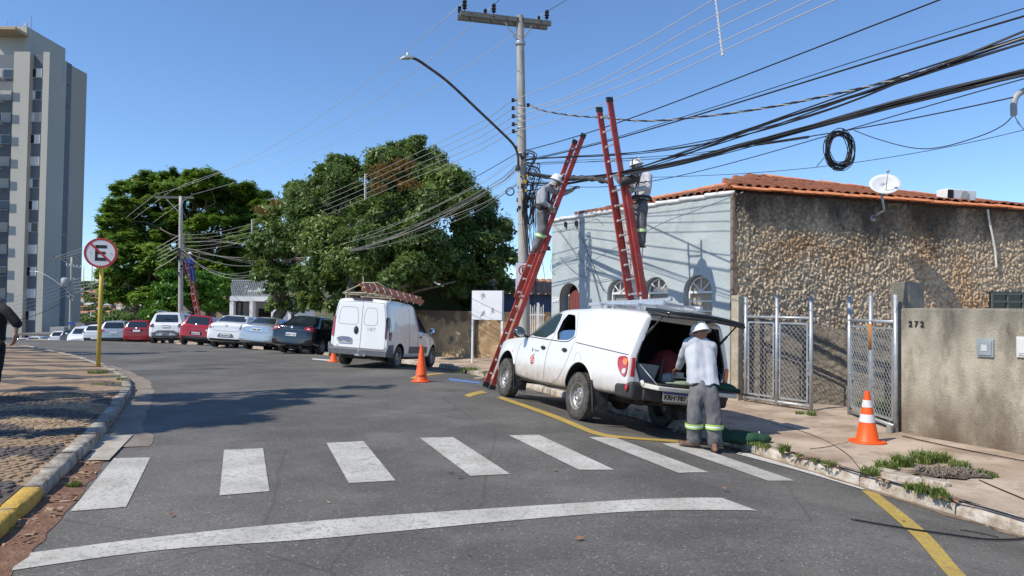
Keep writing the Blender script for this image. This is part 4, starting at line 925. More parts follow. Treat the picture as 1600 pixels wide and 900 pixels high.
# decals
h = bv.ray_cast(Vector((1.80, 3, .76)), Vector((0, -1, 0)))[0]
b = MB(); b.lathe([(.085, 0), (.085, .003), (.001, .003)], 28, 0, None, cap=False); em = b.build('door_emblem', mat('emblem_grey', (.35,.33,.33), rough=.4), pk); em.matrix_local = frame((1.80, h.y+.003, .80), (-1, 0, 0), (0, 1, 0))
b = MB(); b.lathe([(.078, 0), (.078, .0015), (.001, .0015)], 28); e2 = b.build('emblem_disc', mat('emblem_red', (.62,.03,.03), rough=.35), em); e2.location = (0, 0, .0035)
b = MB(); b.box((0, -.012, .0062), (.15, .052, .002)); b.build('emblem_band', sign_white, em)
text_mesh('GME', .052, sign_red, em, Matrix.Translation((0, -.012, .0082)), 'emblem_letters', .0005, .002)
b = MB(); b.ball((0, .045, .006), (.022, .018, .002), 10, 4); b.build('emblem_mark', sign_white, em)
h2 = bv.ray_cast(Vector((1.72, 3, .97)), Vector((0, -1, 0)))[0]
text_mesh('altcom', .062, mat('decal_grey', (.25,.26,.30), rough=.5), pk, frame((1.66, h2.y+.006, .975), (-1, 0, 0), (0, 1, 0)), 'door_lettering', .0008)
b = MB(); b.ball((1.835, h2.y+.004, .99), (.022, .003, .018), 10, 4); b.ball((1.845, h2.y+.004, .96), (.018, .003, .016), 10, 4); b.build('door_logo', mat('decal_blue', (.02,.08,.30), rough=.4), pk)
text_mesh('serviços', .028, seam_lt, pk, frame((1.76, h2.y+.005, .895), (-1, 0, 0), (0, 1, 0)), 'door_lettering', .0006)
plate(pk, frame((-1.493, .13, .585), (0, -1, 0), (-1, 0, 0)), 'KRH6F87', .42, .13)
# load: crate, red bag, grey tub, sacks
Mp = place_vehicle(pk, (1.07, 11.20), (-.385, .923), wbp, 1.55)
pk_world = Mp
def cargo(name, mb, mt, label, cat, bv_=None, sm=False):
    o = mb.build(name, mt, None, smooth=sm); o.matrix_world = Mp @ Matrix.Translation((-.2, 0, 0)); tag(o, label, cat); return o
b = MB(); b.add([(-1.02,.34,.72),(-.62,.34,.72),(-.62,.62,.72),(-1.02,.62,.72),(-1.06,.28,1.0),(-.58,.28,1.0),(-.58,.66,1.0),(-1.06,.66,1.0)], [(0,1,5,4),(1,2,6,5),(2,3,7,6),(3,0,4,7),(0,3,2,1)])
o = cargo('tool_box', b, mat('grey_plastic_tub', (.20,.22,.24), rough=.5), 'grey open plastic tub at the left of the pickup load bed', 'tub'); md = o.modifiers.new('t', 'SOLIDIFY'); md.thickness = .012; bev(o, .01)
b = MB(); b.ball((-.78, -.02, .98), (.22, .24, .27), 16, 10); b.ball((-.72, .16, .88), (.16, .16, .18), 12, 8); o = cargo('tool_bag', b, mat('dark_red_bag', (.16,.015,.02), (.22,.03,.03), rough=.8, scale=10, bump=.5), 'dark red canvas bag inside the pickup bed beside the worker', 'bag', sm=True)
b = MB(); b.tube([(-1.0,.22,.82),(-.95,.02,.84),(-.92,-.1,.82)], [.07,.085,.06], 12); o = cargo('cable_roll', b, mat('bluish_pvc', (.20,.25,.33), (.35,.38,.42), rough=.6, scale=7), 'pale blue grey rolled sheet lying in the pickup bed', 'roll', sm=True)
b = MB(); b.box((-1.05,.245,.90), (.03, .05, .34)); b.ball((-1.05,.245,1.09), (.025,.03,.03), 8, 6, 0); o = cargo('drill_rod', b, mat('black_tool', (.02,.02,.022), rough=.4), 'black upright tool handle between the tub and the blue roll', 'tool')
b = MB(); b.ball((-1.38,.02,.79), (.13,.22,.045), 14, 6); b.ball((-1.3,.2,.775), (.06,.12,.02), 10, 5); o = cargo('cloth_bundle', b, mat('pale_green_cloth', (.16,.21,.15), (.25,.30,.22), rough=.9, scale=8, bump=.6), 'pale green folded cloth on the lowered pickup tailgate', 'cloth', sm=True)
b = MB(); b.ball((-1.46,-.56,.80), (.14,.20,.075), 14, 8); b.ball((-1.40,-.40,.78), (.10,.12,.05), 12, 6); b.ball((-1.52,-.70,.78), (.08,.1,.04), 12, 6); o = cargo('canvas_bag', b, tarp_green, 'dark green canvas bag on the right end of the tailgate', 'bag', sm=True)
b = MB(); b.box((-.98,-.14,.86), (.20,.34,.02)); b.box((-1.0,-.1,.905), (.10,.12,.07)); o = cargo('work_tray', b, mat('pale_tray', (.45,.45,.42), (.58,.57,.54), rough=.5, scale=5), 'pale work tray under the hands of the bending worker', 'tray'); bev(o, .008)

# ---------------------------------------------------------------- generic cars
def make_car(spec, paint, label, cat='car', group=None, name='parked_car', txt='', see=True):
    c = empty(name, label=label, cat=cat, group=group); wb = spec['wb']; r = spec['r']
    body = loft_body('body', spec['st'], [paint, dark_in], c, 2 if see else 1, wells=[(0, r+.02), (wb, r+.02)], wellr=r+.045, half=spec['half'])
    bv = bvh_of(body); hw = spec['half']
    for s, ax in ((1, 'L'), (-1, 'R')):
        for i, w in enumerate(spec['sidewin']): panel(bv, w, ax, 'side_window', car_glass, c, rnd=1)
        for sm in spec.get('seams', []): seam(bv, sm, ax, seam_m, c, .005)
        for t in (0, wb): wheel(c, t, s*(hw-.115), r, r, .19, spec.get('rim', 'steel'), s, .62)
        b = MB(); mx = spec.get('mirror', (wb-.75, .98)); b.ball((mx[0], s*(hw+.09), mx[1]), (.05, .09, .065), 10, 6); b.tube([(mx[0]+.03, s*(hw-.08), mx[1]-.03), (mx[0], s*(hw+.03), mx[1]-.02)], .02, 6); b.build('mirror', paint if spec.get('pm', 1) else black_pl, c, smooth=True)
        for hx in spec.get('handles', []):
            h = bv.ray_cast(Vector((hx[0], 3*s, hx[1])), Vector((0, -s, 0)))[0]
            if h: b = MB(); b.ball((hx[0], h.y+.01*s, hx[1]), (.08, .02, .02), 10, 5); b.build('door_handle', spec.get('hmat', paint), c, smooth=True)
        # tail lamp: seen from behind and wrapping the side
        L = spec['lamp']; panel(bv, [(y*s, z) for y, z in L[0]], 'B', 'tail_lamp', spec.get('lampmat', lamp_red), c, off=.012, rnd=2, thick=.05)
        if len(L) > 1: panel(bv, [(y*s, z) for y, z in L[1]], 'B', 'tail_lamp_lens', lamp_cl, c, off=.020, rnd=2, thick=.03)
        if 'lampside' in spec: panel(bv, spec['lampside'], ax, 'tail_lamp_side', spec.get('lampmat', lamp_red), c, off=.010, rnd=2, thick=.04)
    if spec.get('rearwin'): panel(bv, spec['rearwin'], 'B', 'rear_window', car_glass, c, rnd=1, rings=6)
    panel(bv, spec['windscreen'], 'F', 'windscreen', car_glass, c, rnd=1)
    for g in spec.get('rear_seams', []): seam(bv, g, 'B', seam_m, c, .005)
    for pol, mt in spec.get('rear_panels', []): panel(bv, pol, 'B', 'bumper_trim', mt, c, off=.012, rnd=1, thick=.05)
    pz_, pm = spec['plate']; h = bv.ray_cast(Vector((-9, pm if isinstance(pm, float) else 0, pz_)), Vector((1, 0, 0)))
    if h[0]: plate(c, frame(h[0]+Vector((-.02, 0, 0)), (0, -1, 0), (-1, 0, .05)), txt, .40, .12, blue=spec.get('blue', False))
    h = bv.ray_cast(Vector((-9, 0, spec.get('badge') or .9)), Vector((1, 0, 0)))
    if h[0] and spec.get('badge'): b = MB(); b.lathe([(.05, 0), (.05, .008), (.035, .012), (.001, .012)], 20); o = b.build('badge', chrome, c); o.matrix_local = frame(h[0], (0, -1, 0), -h[1] if h[1].x > 0 else h[1])
    b = MB(); b.box((wb/2, 0, r*.75), (wb+.6, hw*1.3, .10)); b.box((0, 0, r), (.08, hw*1.7, .08)); b.tube([(-.2, -.35, r*.8), (spec['st'][0][0]+.05, -.38, r*.75)], .03, 8); b.build('underbody', black_pl, c)
    return c
def hatch_spec(L=3.9, H=1.48, Wd=.82, wb=2.42, r=.295, rake=.30):
    rear = -.62
    st = [(rear-.02,.30,Wd*.72,.55,Wd*.86,.86,Wd*.82,.90,Wd*.76),(rear+.03,.26,Wd*.84,.55,Wd*.95,.90,Wd*.92,1.02,Wd*.84),(rear+.10,.24,Wd*.9,.58,Wd*.985,.93,Wd*.955,1.16,Wd*.79),(rear+rake,.22,Wd*.92,.58,Wd,.95,Wd*.965,H-.06,Wd*.66),(rear+rake+.22,.2,Wd*.92,.58,Wd,.95,Wd*.968,H-.015,Wd*.655),
          (wb*.35,.19,Wd*.92,.56,Wd,.94,Wd*.968,H,Wd*.67),(wb*.62,.19,Wd*.92,.56,Wd,.92,Wd*.965,H-.035,Wd*.66),(wb*.93,.19,Wd*.92,.56,Wd,.90,Wd*.96,1.0,Wd*.78),(wb*1.05,.22,Wd*.92,.56,Wd,.84,Wd*.94,.93,Wd*.80),(wb*1.25,.24,Wd*.86,.54,Wd*.93,.74,Wd*.86,.82,Wd*.72),(wb*1.33,.28,Wd*.7,.48,Wd*.76,.62,Wd*.72,.68,Wd*.6)]
    return dict(st=st, wb=wb, r=r, half=Wd, sidewin=[[(rear+rake+.22,.98),(wb*.38,.965),(wb*.38,H-.10),(rear+rake+.36,H-.12)],[(wb*.42,.965),(wb*.86,.96),(wb*.66,H-.13),(wb*.42,H-.10)]],
        windscreen=[(-.60,.98),(.60,.98),(.50,H-.10),(-.50,H-.10)], rearwin=[(-.56,1.0),(.56,1.0),(.47,H-.10),(-.47,H-.10)], lamp=[[(.64,.84),(.76,.86),(.77,1.0),(.70,1.0),(.62,.92)]],
        plate=(.46, 0.), badge=.86, seams=[[(wb*.40,.95),(wb*.40,.3)],[(wb*.85,.92),(wb*.84,.3)],[(rear+.35,.3),(.28,.75),(.16,.95)]], handles=[(wb*.50,.82),(wb*.14,.82)], rear_seams=[[(-.60,.93),(-.62,.66),(0,.63),(.62,.66),(.60,.93)]], mirror=(wb*.80,.98))
def sedan_spec(H=1.46, Wd=.83, wb=2.5, r=.30, tail=-.98, deck=1.02):
    st = [(tail-.02,.34,Wd*.7,.60,Wd*.84,.86,Wd*.78,.92,Wd*.7),(tail+.04,.28,Wd*.84,.58,Wd*.94,.90,Wd*.89,.99,Wd*.80),(tail+.2,.24,Wd*.9,.58,Wd*.985,.93,Wd*.94,deck,Wd*.80),(tail+.52,.22,Wd*.92,.58,Wd,.94,Wd*.96,deck+.035,Wd*.80),(-.08,.2,Wd*.92,.58,Wd,.94,Wd*.965,H-.13,Wd*.68),(.18,.2,Wd*.92,.58,Wd,.94,Wd*.968,H-.02,Wd*.65),
          (wb*.40,.19,Wd*.92,.56,Wd,.93,Wd*.968,H,Wd*.66),(wb*.62,.19,Wd*.92,.56,Wd,.92,Wd*.965,H-.04,Wd*.65),(wb*.93,.19,Wd*.92,.56,Wd,.90,Wd*.96,.99,Wd*.78),(wb*1.08,.22,Wd*.92,.56,Wd,.84,Wd*.94,.92,Wd*.80),(wb*1.25,.24,Wd*.86,.54,Wd*.93,.74,Wd*.86,.80,Wd*.72),(wb*1.33,.28,Wd*.7,.48,Wd*.76,.62,Wd*.72,.68,Wd*.6)]
    return dict(st=st, wb=wb, r=r, half=Wd, sidewin=[[(.10,.97),(wb*.36,.965),(wb*.36,H-.10),(.25,H-.13)],[(wb*.40,.965),(wb*.85,.96),(wb*.66,H-.14),(wb*.40,H-.10)]],
        windscreen=[(-.60,.98),(.60,.98),(.50,H-.10),(-.50,H-.10)], rearwin=[(-.60,deck+.05),(.60,deck+.05),(.50,H-.08),(-.50,H-.08)], lamp=[[(.52,.82),(.76,.80),(.78,.93),(.60,.96),(.52,.94)]],
        plate=(.80, 0.), badge=.92, seams=[[(wb*.38,.95),(wb*.38,.3)],[(wb*.85,.92),(wb*.84,.3)],[(tail+.75,.3) if False else (.34,.36),(.22,.72),(.10,.95)]], handles=[(wb*.48,.82),(wb*.12,.82)], rear_seams=[[(-.50,.95),(-.52,.72),(0,.68),(.52,.72),(.50,.95)]], mirror=(wb*.80,.98))
GRP = 'cars parked at an angle along the far kerb'
def put(c, px, py, heading, wb, track):
    """px, py: picture point of the left rear tyre contact"""
    g = G(px, py); place_vehicle(c, (g.x, g.y), heading, wb, track); return c
def place_at(c, px, py_top, Y, H, ang):
    """far cars: known roof row in the picture and depth"""
    p = P(px, py_top, Y); z = p.z-H; M = Matrix.Translation((p.x, Y, z)) @ Matrix.Rotation(ang, 4, 'Z') @ Matrix.Rotation(R(2), 4, 'Y'); c.matrix_world = M; return c
# black sedan
sp = sedan_spec(1.46, .83, 2.46, .30, -.98, 1.03); sp['rim'] = 'seven'
sp['lamp'] = [[(.46,.84),(.70,.80),(.79,.82),(.79,.92),(.66,.965),(.52,.955)], [(.58,.86),(.68,.85),(.68,.90),(.60,.91)]]; sp['plate'] = (.66, 0.)
c = make_car(sp, black_car, 'glossy black saloon car parked between the silver estate and the white van', 'car', GRP, txt='EZN 7637'); put(c, 443, 551, (.16, .99), 2.46, 1.43)
# silver older hatch/estate
sp = sedan_spec(1.42, .80, 2.45, .29, -.90, 1.03); sp['lamp'] = [[(.66,.72),(.77,.72),(.78,.92),(.66,.92)]]; sp['lampmat'] = lamp_dk; sp['plate'] = (.80, 0.); sp['badge'] = None
sp['rear_panels'] = [([(-.29,.72),(.29,.72),(.29,.89),(-.29,.89)], chrome), ([(-.74,.40),(.74,.40),(.78,.56),(-.78,.56)], silver_car)]
c = make_car(sp, silver_car, 'silver older saloon with small square tail lamps beside the black saloon', 'car', GRP, txt='CQR 2058'); put(c, 385, 545, (.04, 1), 2.45, 1.40)
# white sedan
sp = sedan_spec(1.47, .85, 2.53, .30, -.95, 1.06); sp['lamp'] = [[(.60,.78),(.80,.76),(.81,.93),(.72,.97),(.62,.90)]]; sp['lampmat'] = mat('lamp_pinkish', (.50,.20,.20), rough=.12, coat=1.); sp['plate'] = (.50, 0.)
sp['rear_panels'] = [([(-.36,.42),(.36,.42),(.28,.58),(-.28,.58)], seam_lt), ([(-.80,.28),(.80,.28),(.80,.36),(-.80,.36)], black_pl)]
c = make_car(sp, white_clean, 'white rounded saloon between the brighter red hatchback and the silver saloon', 'car', GRP, txt='GKD4B12'); put(c, 336, 543, (-.04, 1), 2.53, 1.46)
# red hatch near
sp = hatch_spec(3.9, 1.50, .82, 2.46, .30, .26); sp['badge'] = .98; sp['plate'] = (.56, 0.)
sp['rear_panels'] = [([(-.30,.50),(.30,.50),(.26,.64),(-.26,.64)], dark_in), ([(-.78,.24),(.78,.24),(.80,.42),(-.80,.42)], black_pl)]
sp['lampmat'] = mat('lamp_red_pale', (.62,.14,.13), rough=.1, coat=1.); sp['rear_seams'] = [[(-.66,.98),(-.70,.74),(0,.70),(.70,.74),(.66,.98)]]
c = make_car(sp, red_car, 'bright red hatchback under the distant ladder, between two white cars', 'car', GRP, txt='FKM 3H71'); put(c, 287, 538.5, (-.10, .99), 2.46, 1.40)
h = MB(); h.lathe([(.05, 0), (.05, .01), (.001, .012)], 16); o = h.build('sticker', plate_m, c); o.matrix_local = frame((-.665, -.50, .74), (0, -1, 0), (-1, 0, 0))
# white SUV
sp = hatch_spec(4.2, 1.69, .885, 2.57, .35, .16)
sp['st'] = [(x, zb+.10, wb_, zm+.10, wm, zw+.10, ww, zr, wr*1.06) for (x, zb, wb_, zm, wm, zw, ww, zr, wr) in sp['st']]
for k in range(2, 7): pass
sp['sidewin'] = [[(-.10,1.08),(.90,1.07),(.90,1.56),(.02,1.54)],[(1.0,1.07),(2.2,1.06),(1.72,1.54),(1.0,1.56)]]; sp['rearwin'] = [(-.58,1.14),(.58,1.14),(.52,1.54),(-.52,1.54)]; sp['windscreen'] = [(-.6,1.1),(.6,1.1),(.52,1.54),(-.52,1.54)]
sp['lamp'] = [[(.58,.88),(.80,.88),(.82,1.06),(.60,1.06)]]; sp['lampmat'] = lamp_dk; sp['plate'] = (.93, 0.); sp['blue'] = True; sp['badge'] = None; sp['rim'] = 'five'
sp['rear_panels'] = [([(-.84,.36),(.84,.36),(.86,.58),(.55,.62),(.40,.72),(-.40,.72),(-.55,.62),(-.86,.58)], grey_pl), ([(-.5,.46),(.5,.46),(.44,.6),(-.44,.6)], alu)]; sp['handles'] = [(1.2,.98),(.4,.98)]; sp['mirror'] = (2.05,1.10)
c = make_car(sp, white_clean, 'tall white sport utility car beside the smaller dark red hatchback', 'car', GRP, txt='', see=True); suv_tpl = c; place_at(c, 266, 487.5, 38, 1.69, R(97))
for s in (.62, -.62): b = MB(); b.tube([(-.2, s, 1.70), (0, s, 1.745), (1.2, s, 1.75), (1.5, s, 1.70)], .018, 6); b.build('roof_rail', alu, c, smooth=True)
# darker red hatch
sp = hatch_spec(3.7, 1.45, .80, 2.40, .28, .22); sp['plate'] = (.80, 0.); sp['badge'] = .95; sp['lamp'] = [[(.62,.80),(.74,.80),(.76,.98),(.68,1.0)]]; sp['rear_panels'] = [([(-.34,.80),(.34,.80),(.34,.88),(-.34,.88)], dark_in)]
c = make_car(sp, mat('deep_red_car_paint', (.30,.01,.015), rough=.3, coat=.6), 'deep red small hatchback behind the yellow sign post, left of the white tall car', 'car', GRP, txt=''); place_at(c, 219, 500, 43, 1.45, R(101))
# silvery white SUV behind post
sp = hatch_spec(4.3, 1.60, .87, 2.6, .34, .24); sp['st'] = [(x, zb+.05, wb_, zm+.06, wm, zw+.05, ww, zr, wr) for (x, zb, wb_, zm, wm, zw, ww, zr, wr) in sp['st']]
sp['rearwin'] = [(-.58,1.10),(.58,1.10),(.5,1.48),(-.5,1.48)]; sp['lamp'] = [[(.45,.92),(.80,.90),(.82,1.0),(.55,1.03)]]; sp['plate'] = (.84, 0.); sp['badge'] = None; sp['rear_panels'] = [([(-.84,.30),(.84,.30),(.86,.52),(-.86,.52)], black_pl)]
suv2 = make_car(sp, silver_car, 'pearl silver crossover just right of the yellow sign post', 'car', GRP, txt=''); place_at(suv2, 181, 501, 46, 1.60, R(108))
sp = hatch_spec(3.7, 1.42, .80, 2.35, .28, .30); sp['badge'] = None; sp['rear_panels'] = [([(-.78,.28),(.78,.28),(.80,.50),(-.80,.50)], black_pl)]; sp['lampmat'] = lamp_dk
wh = make_car(sp, white_clean, 'white square hatchback half hidden by the yellow sign post', 'car', GRP, txt=''); place_at(wh, 152, 507, 50, 1.42, R(104))
def car_copy(src, label, px, py, Y, H, ang): c = copy_tree(src); c['label'] = label; place_at(c, px, py, Y, H, ang); return c
car_copy(wh, 'white hatchback facing the camera just left of the yellow sign post', 132, 509, 54, 1.42, R(-66))
sp = hatch_spec(3.9, 1.48, .82, 2.5, .29, .30); sp['badge'] = None
gc = make_car(sp, grey_car, 'dark grey car wedged between two white hatchbacks near the far pole', 'car', GRP, txt=''); place_at(gc, 113, 514, 58, 1.48, R(112))
car_copy(wh, 'white hatchback seen from behind in front of the far concrete pole', 95, 517, 60, 1.42, R(112))
sp = dict(sp); c = car_copy(gc, 'dark grey car furthest right of the three sinking below the brow', 69, 526, 76, 1.48, R(100))
car_copy(wh, 'white car low behind the mosaic pavement, middle of the far three', 56, 525.5, 72, 1.42, R(95))
car_copy(suv2, 'silver car furthest left behind the crest of the mosaic pavement', 38, 527.5, 82, 1.60, R(100))

# ---------------------------------------------------------------- white van
vn = empty('panel_van', label='white panel van with roof ladder parked nose away behind the orange cone', cat='van')
wv = 2.72; Wd = .86; H = 1.86; tail = -.78
st = [(tail-.035,.40,Wd*.90,.60,Wd*.925,1.0,Wd*.91,1.66,Wd*.76),(tail-.02,.36,Wd*.93,.60,Wd*.955,1.0,Wd*.945,1.78,Wd*.79),(tail+.05,.34,Wd*.94,.6,Wd*.985,1.02,Wd*.97,1.84,Wd*.82),(tail+.35,.32,Wd*.94,.6,Wd,1.04,Wd*.985,H,Wd*.85),(.9,.3,Wd*.94,.6,Wd,1.04,Wd*.985,H,Wd*.86),(1.22,.3,Wd*.94,.6,Wd,1.04,Wd*.98,H-.04,Wd*.83),
      (1.45,.3,Wd*.94,.6,Wd,1.0,Wd*.97,1.62,Wd*.76),(1.95,.3,Wd*.94,.6,Wd,.97,Wd*.965,1.5,Wd*.74),(2.35,.3,Wd*.94,.6,Wd,.95,Wd*.96,1.18,Wd*.78),(2.62,.31,Wd*.94,.6,Wd*.995,.9,Wd*.95,1.0,Wd*.82),(3.05,.32,Wd*.9,.58,Wd*.95,.80,Wd*.88,.89,Wd*.74),(3.32,.36,Wd*.76,.54,Wd*.82,.70,Wd*.76,.76,Wd*.64)]
vb = loft_body('body', st, [white_car, dark_in], vn, 2, wells=[(0, .33), (wv, .33)], wellr=.37, half=Wd); bv2 = bvh_of(vb)
seam(bv2, [(-.045,.47),(-.045,1.0),(-.045,1.74)], 'B', seam_m, vn, .006, 'door_gap')
for s in (1, -1): seam(bv2, [(s*.75,.48),(s*.76,1.0),(s*.66,1.68),(s*.55,1.745),(0,1.76)], 'B', seam_lt, vn, .006, 'door_gap')
for x0, x1 in ((.06, .62), (-.50, -.12)):
    zt, zb_ = 1.60, 1.14
    seam(bv2, [(x0,zb_+.06),(x0+.01,1.4),(x0+.05,zt-.03),(x0+.12,zt),(x1-.12,zt),(x1-.05,zt-.03),(x1,1.4),(x1+.01,zb_+.06),(x1-.06,zb_),(x0+.08,zb_),(x0,zb_+.06)], 'B', seam_lt, vn, .005, 'pressed_panel')
b = MB(); b.ball((tail-.045, .10, .99), (.02, .065, .11), 16, 10); b.ball((tail-.055, .10, .99), (.02, .03, .085), 12, 8); b.build('door_handle', black_pl, vn, smooth=True)
panel(bv2, [(.18,.66),(.66,.66),(.64,.80),(.20,.80)], 'B', 'plate_recess', seam_lt, vn, off=.004, rnd=2)
plate(vn, frame((tail-.06, .40, .69), (0, -1, 0), (-1, 0, 0)), 'EHC8G20', .40, .12)
text_mesh('NET', .13, mat('faint_grey_lettering', (.60,.60,.60), rough=.5), vn, frame((tail-.047, -.34, 1.04), (0, -1, 0), (-1, 0, 0)), 'faded_lettering', .0008)
text_mesh('FLEX', .035, seam_lt, vn, frame((tail-.047, .62, .56), (0, -1, 0), (-1, 0, 0)), 'badge_lettering', .0008)
for s, ax in ((1, 'L'), (-1, 'R')):
    panel(bv2, [(s*.745,.80),(s*.80,.78),(s*.80,1.20),(s*.76,1.40),(s*.735,1.32)], 'B', 'tail_lamp', lamp_red if s > 0 else lamp_dk, vn, off=.015, rnd=1, thick=.04)
    panel(bv2, [(tail+.03,.80),(tail+.15,.74),(tail+.17,.92),(tail+.15,1.26),(tail+.10,1.40),(tail+.03,1.34)], ax, 'tail_lamp_side', lamp_red if s > 0 else lamp_dk, vn, off=.014, rnd=2, thick=.05)
    panel(bv2, [(tail+.04,.98),(tail+.11,.96),(tail+.12,1.10),(tail+.05,1.12)], ax, 'reversing_lamp', lamp_cl, vn, off=.019, rnd=2, thick=.03)
    panel(bv2, [(1.42,1.05),(2.28,1.02),(1.96,1.42),(1.56,1.60),(1.42,1.60)], ax, 'side_window', car_glass, vn, rnd=1)
    panel(bv2, [(-.35,1.12),(.55,1.12),(.60,1.20),(.58,1.58),(.5,1.62),(-.30,1.62),(-.36,1.55)], ax, 'pressed_panel', white_car, vn, off=.008, rnd=2)
    panel(bv2, [(.70,.42),(2.12,.42),(2.12,.62),(.70,.62)], ax, 'side_moulding', grey_pl, vn, off=.015, rnd=1)
    seam(bv2, [(1.34,.36),(1.34,1.0),(1.34,1.70)], ax, seam_lt, vn, .006, 'door_gap'); seam(bv2, [(2.34,.36),(2.40,.7),(2.34,1.0)], ax, seam_lt, vn, .006, 'door_gap')
    seam(bv2, [(.66,.36),(.66,1.0),(.66,1.70)], ax, seam_lt, vn, .005, 'door_gap')
    for t in (0, wv): wheel(vn, t, s*(Wd-.12), .31, .31, .19, 'five' if False else 'steel', s, .60)
    b = MB(); b.ball((1.55, s*(Wd-.005), .90), (.08, .025, .025), 10, 5); b.build('door_handle', black_pl, vn, smooth=True)
    b = MB(); b.ball((2.22, s*(Wd+.10), 1.10), (.06, .10, .10), 12, 8); mo = b.build('mirror', grey_pl, vn, smooth=True)
    b = MB(); b.ball((2.165, s*(Wd+.10), 1.10), (.012, .085, .085), 12, 8); b.build('mirror_glass', mat('sky_mirror', (.6,.7,.8), rough=.05, metal=1.), mo, smooth=True)
b = MB(); b.add([(tail-.075,-.82,.34),(tail-.075,.82,.34),(tail-.075,.84,.47),(tail-.075,-.84,.47),(tail+.28,-.885,.32),(tail+.28,.885,.32),(tail+.22,.885,.66),(tail+.22,-.885,.66),(tail-.05,.855,.62),(tail-.05,-.855,.62),(tail-.02,.70,.50),(tail-.02,-.70,.50)],
    [(0,1,2,3),(1,5,6,8,2),(0,3,9,7,4),(0,4,5,1),(3,2,10,11),(2,8,10),(3,11,9)]); o = b.build('rear_bumper', grey_pl, vn); md = o.modifiers.new('t', 'SOLIDIFY'); md.thickness = .03; bev(o, .02, 2)
b = MB(); 
for s in (.62, -.62): b.box((tail-.082, s, .405), (.02, .22, .035))
b.build('bumper_slot', dark_in, vn)
b = MB(); b.tube([(tail-.02, -.1, .36), (tail-.20, -.1, .34), (tail-.20, -.1, .42)], .022, 8); b.ball((tail-.20, -.1, .43), .03, 8, 6); b.box((tail-.06, -.1, .33), (.12, .3, .05)); b.build('tow_ball', galv, vn)
b = MB(); b.box((1.4, 0, .28), (4.2, 1.1, .10)); b.box((0, 0, .31), (.1, 1.5, .1)); b.box((tail+.25, .1, .27), (.3, .5, .1)); b.build('underbody', mat('brown_dark_underbody', (.03,.022,.018), (.07,.05,.03), rough=.95, scale=6), vn)
b = MB(); b.box((tail+.0, 0, H-.03), (.09, .55, .045)); b.build('high_brake_lamp', lamp_dk, vn)
for x in (-.45, .55):
    b = MB(); b.bar((x, -.70, H+.10), (x, .72, H+.10), .05, .03)
    for s in (.66, -.66): b.bar((x, s, H-.02), (x, s, H+.10), .04, .04)
    b.build('roof_bar', mat('old_timber', (.22,.17,.12), (.32,.27,.20), rough=.9, scale=9), vn)
place_vehicle(vn, (-4.66, 20.2), (.24, .97), wv, 1.48)
# things strapped on the van roof
rl_ = empty('roof_ladder', label='faded red extension ladder lying across the van roof', cat='ladder')
Mv = vn.matrix_world
A0 = Vector((-.75, .10, H+.30)); A1 = Vector((.95, -1.0, H+.06))
dv = (A1-A0).normalized(); sv = Vector((.25, .9, .12)).normalized()
b = MB()
for k, off in enumerate((-.08, .08)):
    b = MB(); b.bar(A0+Vector((0, 0, off*.7))+sv*off*.6, A1+Vector((0, 0, off*.5))+sv*off*.6, .04, .075, 0, (0, .5, 1)); o = b.build('rail', ladder_wood, rl_)
    b = MB(); b.bar(A0+Vector((.2, 0, off*.7+.07))+sv*off*.6, A1+Vector((.1, 0, off*.5+.07))+sv*off*.6, .035, .07, 0, (0, .5, 1)); b.build('rail', ladder_wood, rl_)
for k in range(9):
    t = (k+.5)/9; c0 = A0.lerp(A1, t); b = MB(); b.tube([c0+Vector((0,0,-.11))-sv*.09, c0+Vector((0,0,.13))+sv*.09], .014, 6); b.build('rung', alu, rl_)
b = MB(); b.box(A0+Vector((.35,.06,.08)), (.09,.14,.16)); b.build('yellow_clamp', mat('yellow_plastic', (.65,.42,.02), rough=.5), rl_)
rl_.matrix_world = Mv
b = MB(); b.tube([(-.66,.62,H+.14),(-.60,.1,H+.42),(-.5,-.25,H+.46),(-.45,-.55,H+.30)], .016, 6); b.tube([(-.60,.70,H+.12),(-.62,.0,H+.15),(-.6,-.6,H+.10)], .018, 6); b.tube([(-.5,.10,H+.10),(-.55,.16,H+.60)], .012, 6)
b.tube([(-.55+.0*k,.0+.18*math.cos(2*PI*k/18)-.1,H+.28+.16*math.sin(2*PI*k/18)) for k in range(19)], .014, 6); b.tube([(-.62,.66,H+.12),(.3,.6,H+.2)], .02, 6)
o = b.build('cable_bundle', mat('straw_rope', (.32,.28,.20), (.42,.38,.28), rough=.9, scale=9), None, smooth=True); o.matrix_world = Mv; tag(o, 'tan hoses and looped rope tied on the van roof', 'rope')
# ================================================================== BUILDINGS, WALLS, GATES
CZ = Vector((4.47, 14.50, 0)); FD = Vector((-.553, .833, 0)); WD = Vector((.978, .21, 0)).normalized()
FN = Vector((-.833, -.553, 0)); WN = Vector((.21, -.978, 0)).normalized()      # outward normals
FL_ = 6.12; EZ = 4.03; GZ = -.25
def fp(t, z, o=0.0): v = CZ+FD*(FL_-t)+FN*o; return Vector((v.x, v.y, z))       # t from the far left end of the facade
def wp(t, z, o=0.0): v = CZ+WD*t+WN*o; return Vector((v.x, v.y, z))
house = empty('house', (CZ.x, CZ.y, GZ), label='pale blue corner house with three arched windows and rough stone side', cat='house'); HI = house.matrix_world.inverted() if False else Matrix.Translation((-CZ.x, -CZ.y, -GZ))
def hb(mb, name, mt, parent=None, sm=False): o = mb.build(name, mt, parent or house, smooth=sm); 
blue_wall = mat('pale_blue_render', (.37,.42,.44), (.44,.49,.51), rough=.85, scale=1.2, bump=.5, bscale=14, dirt=((.27,.31,.32), 1.3, .52, .78))
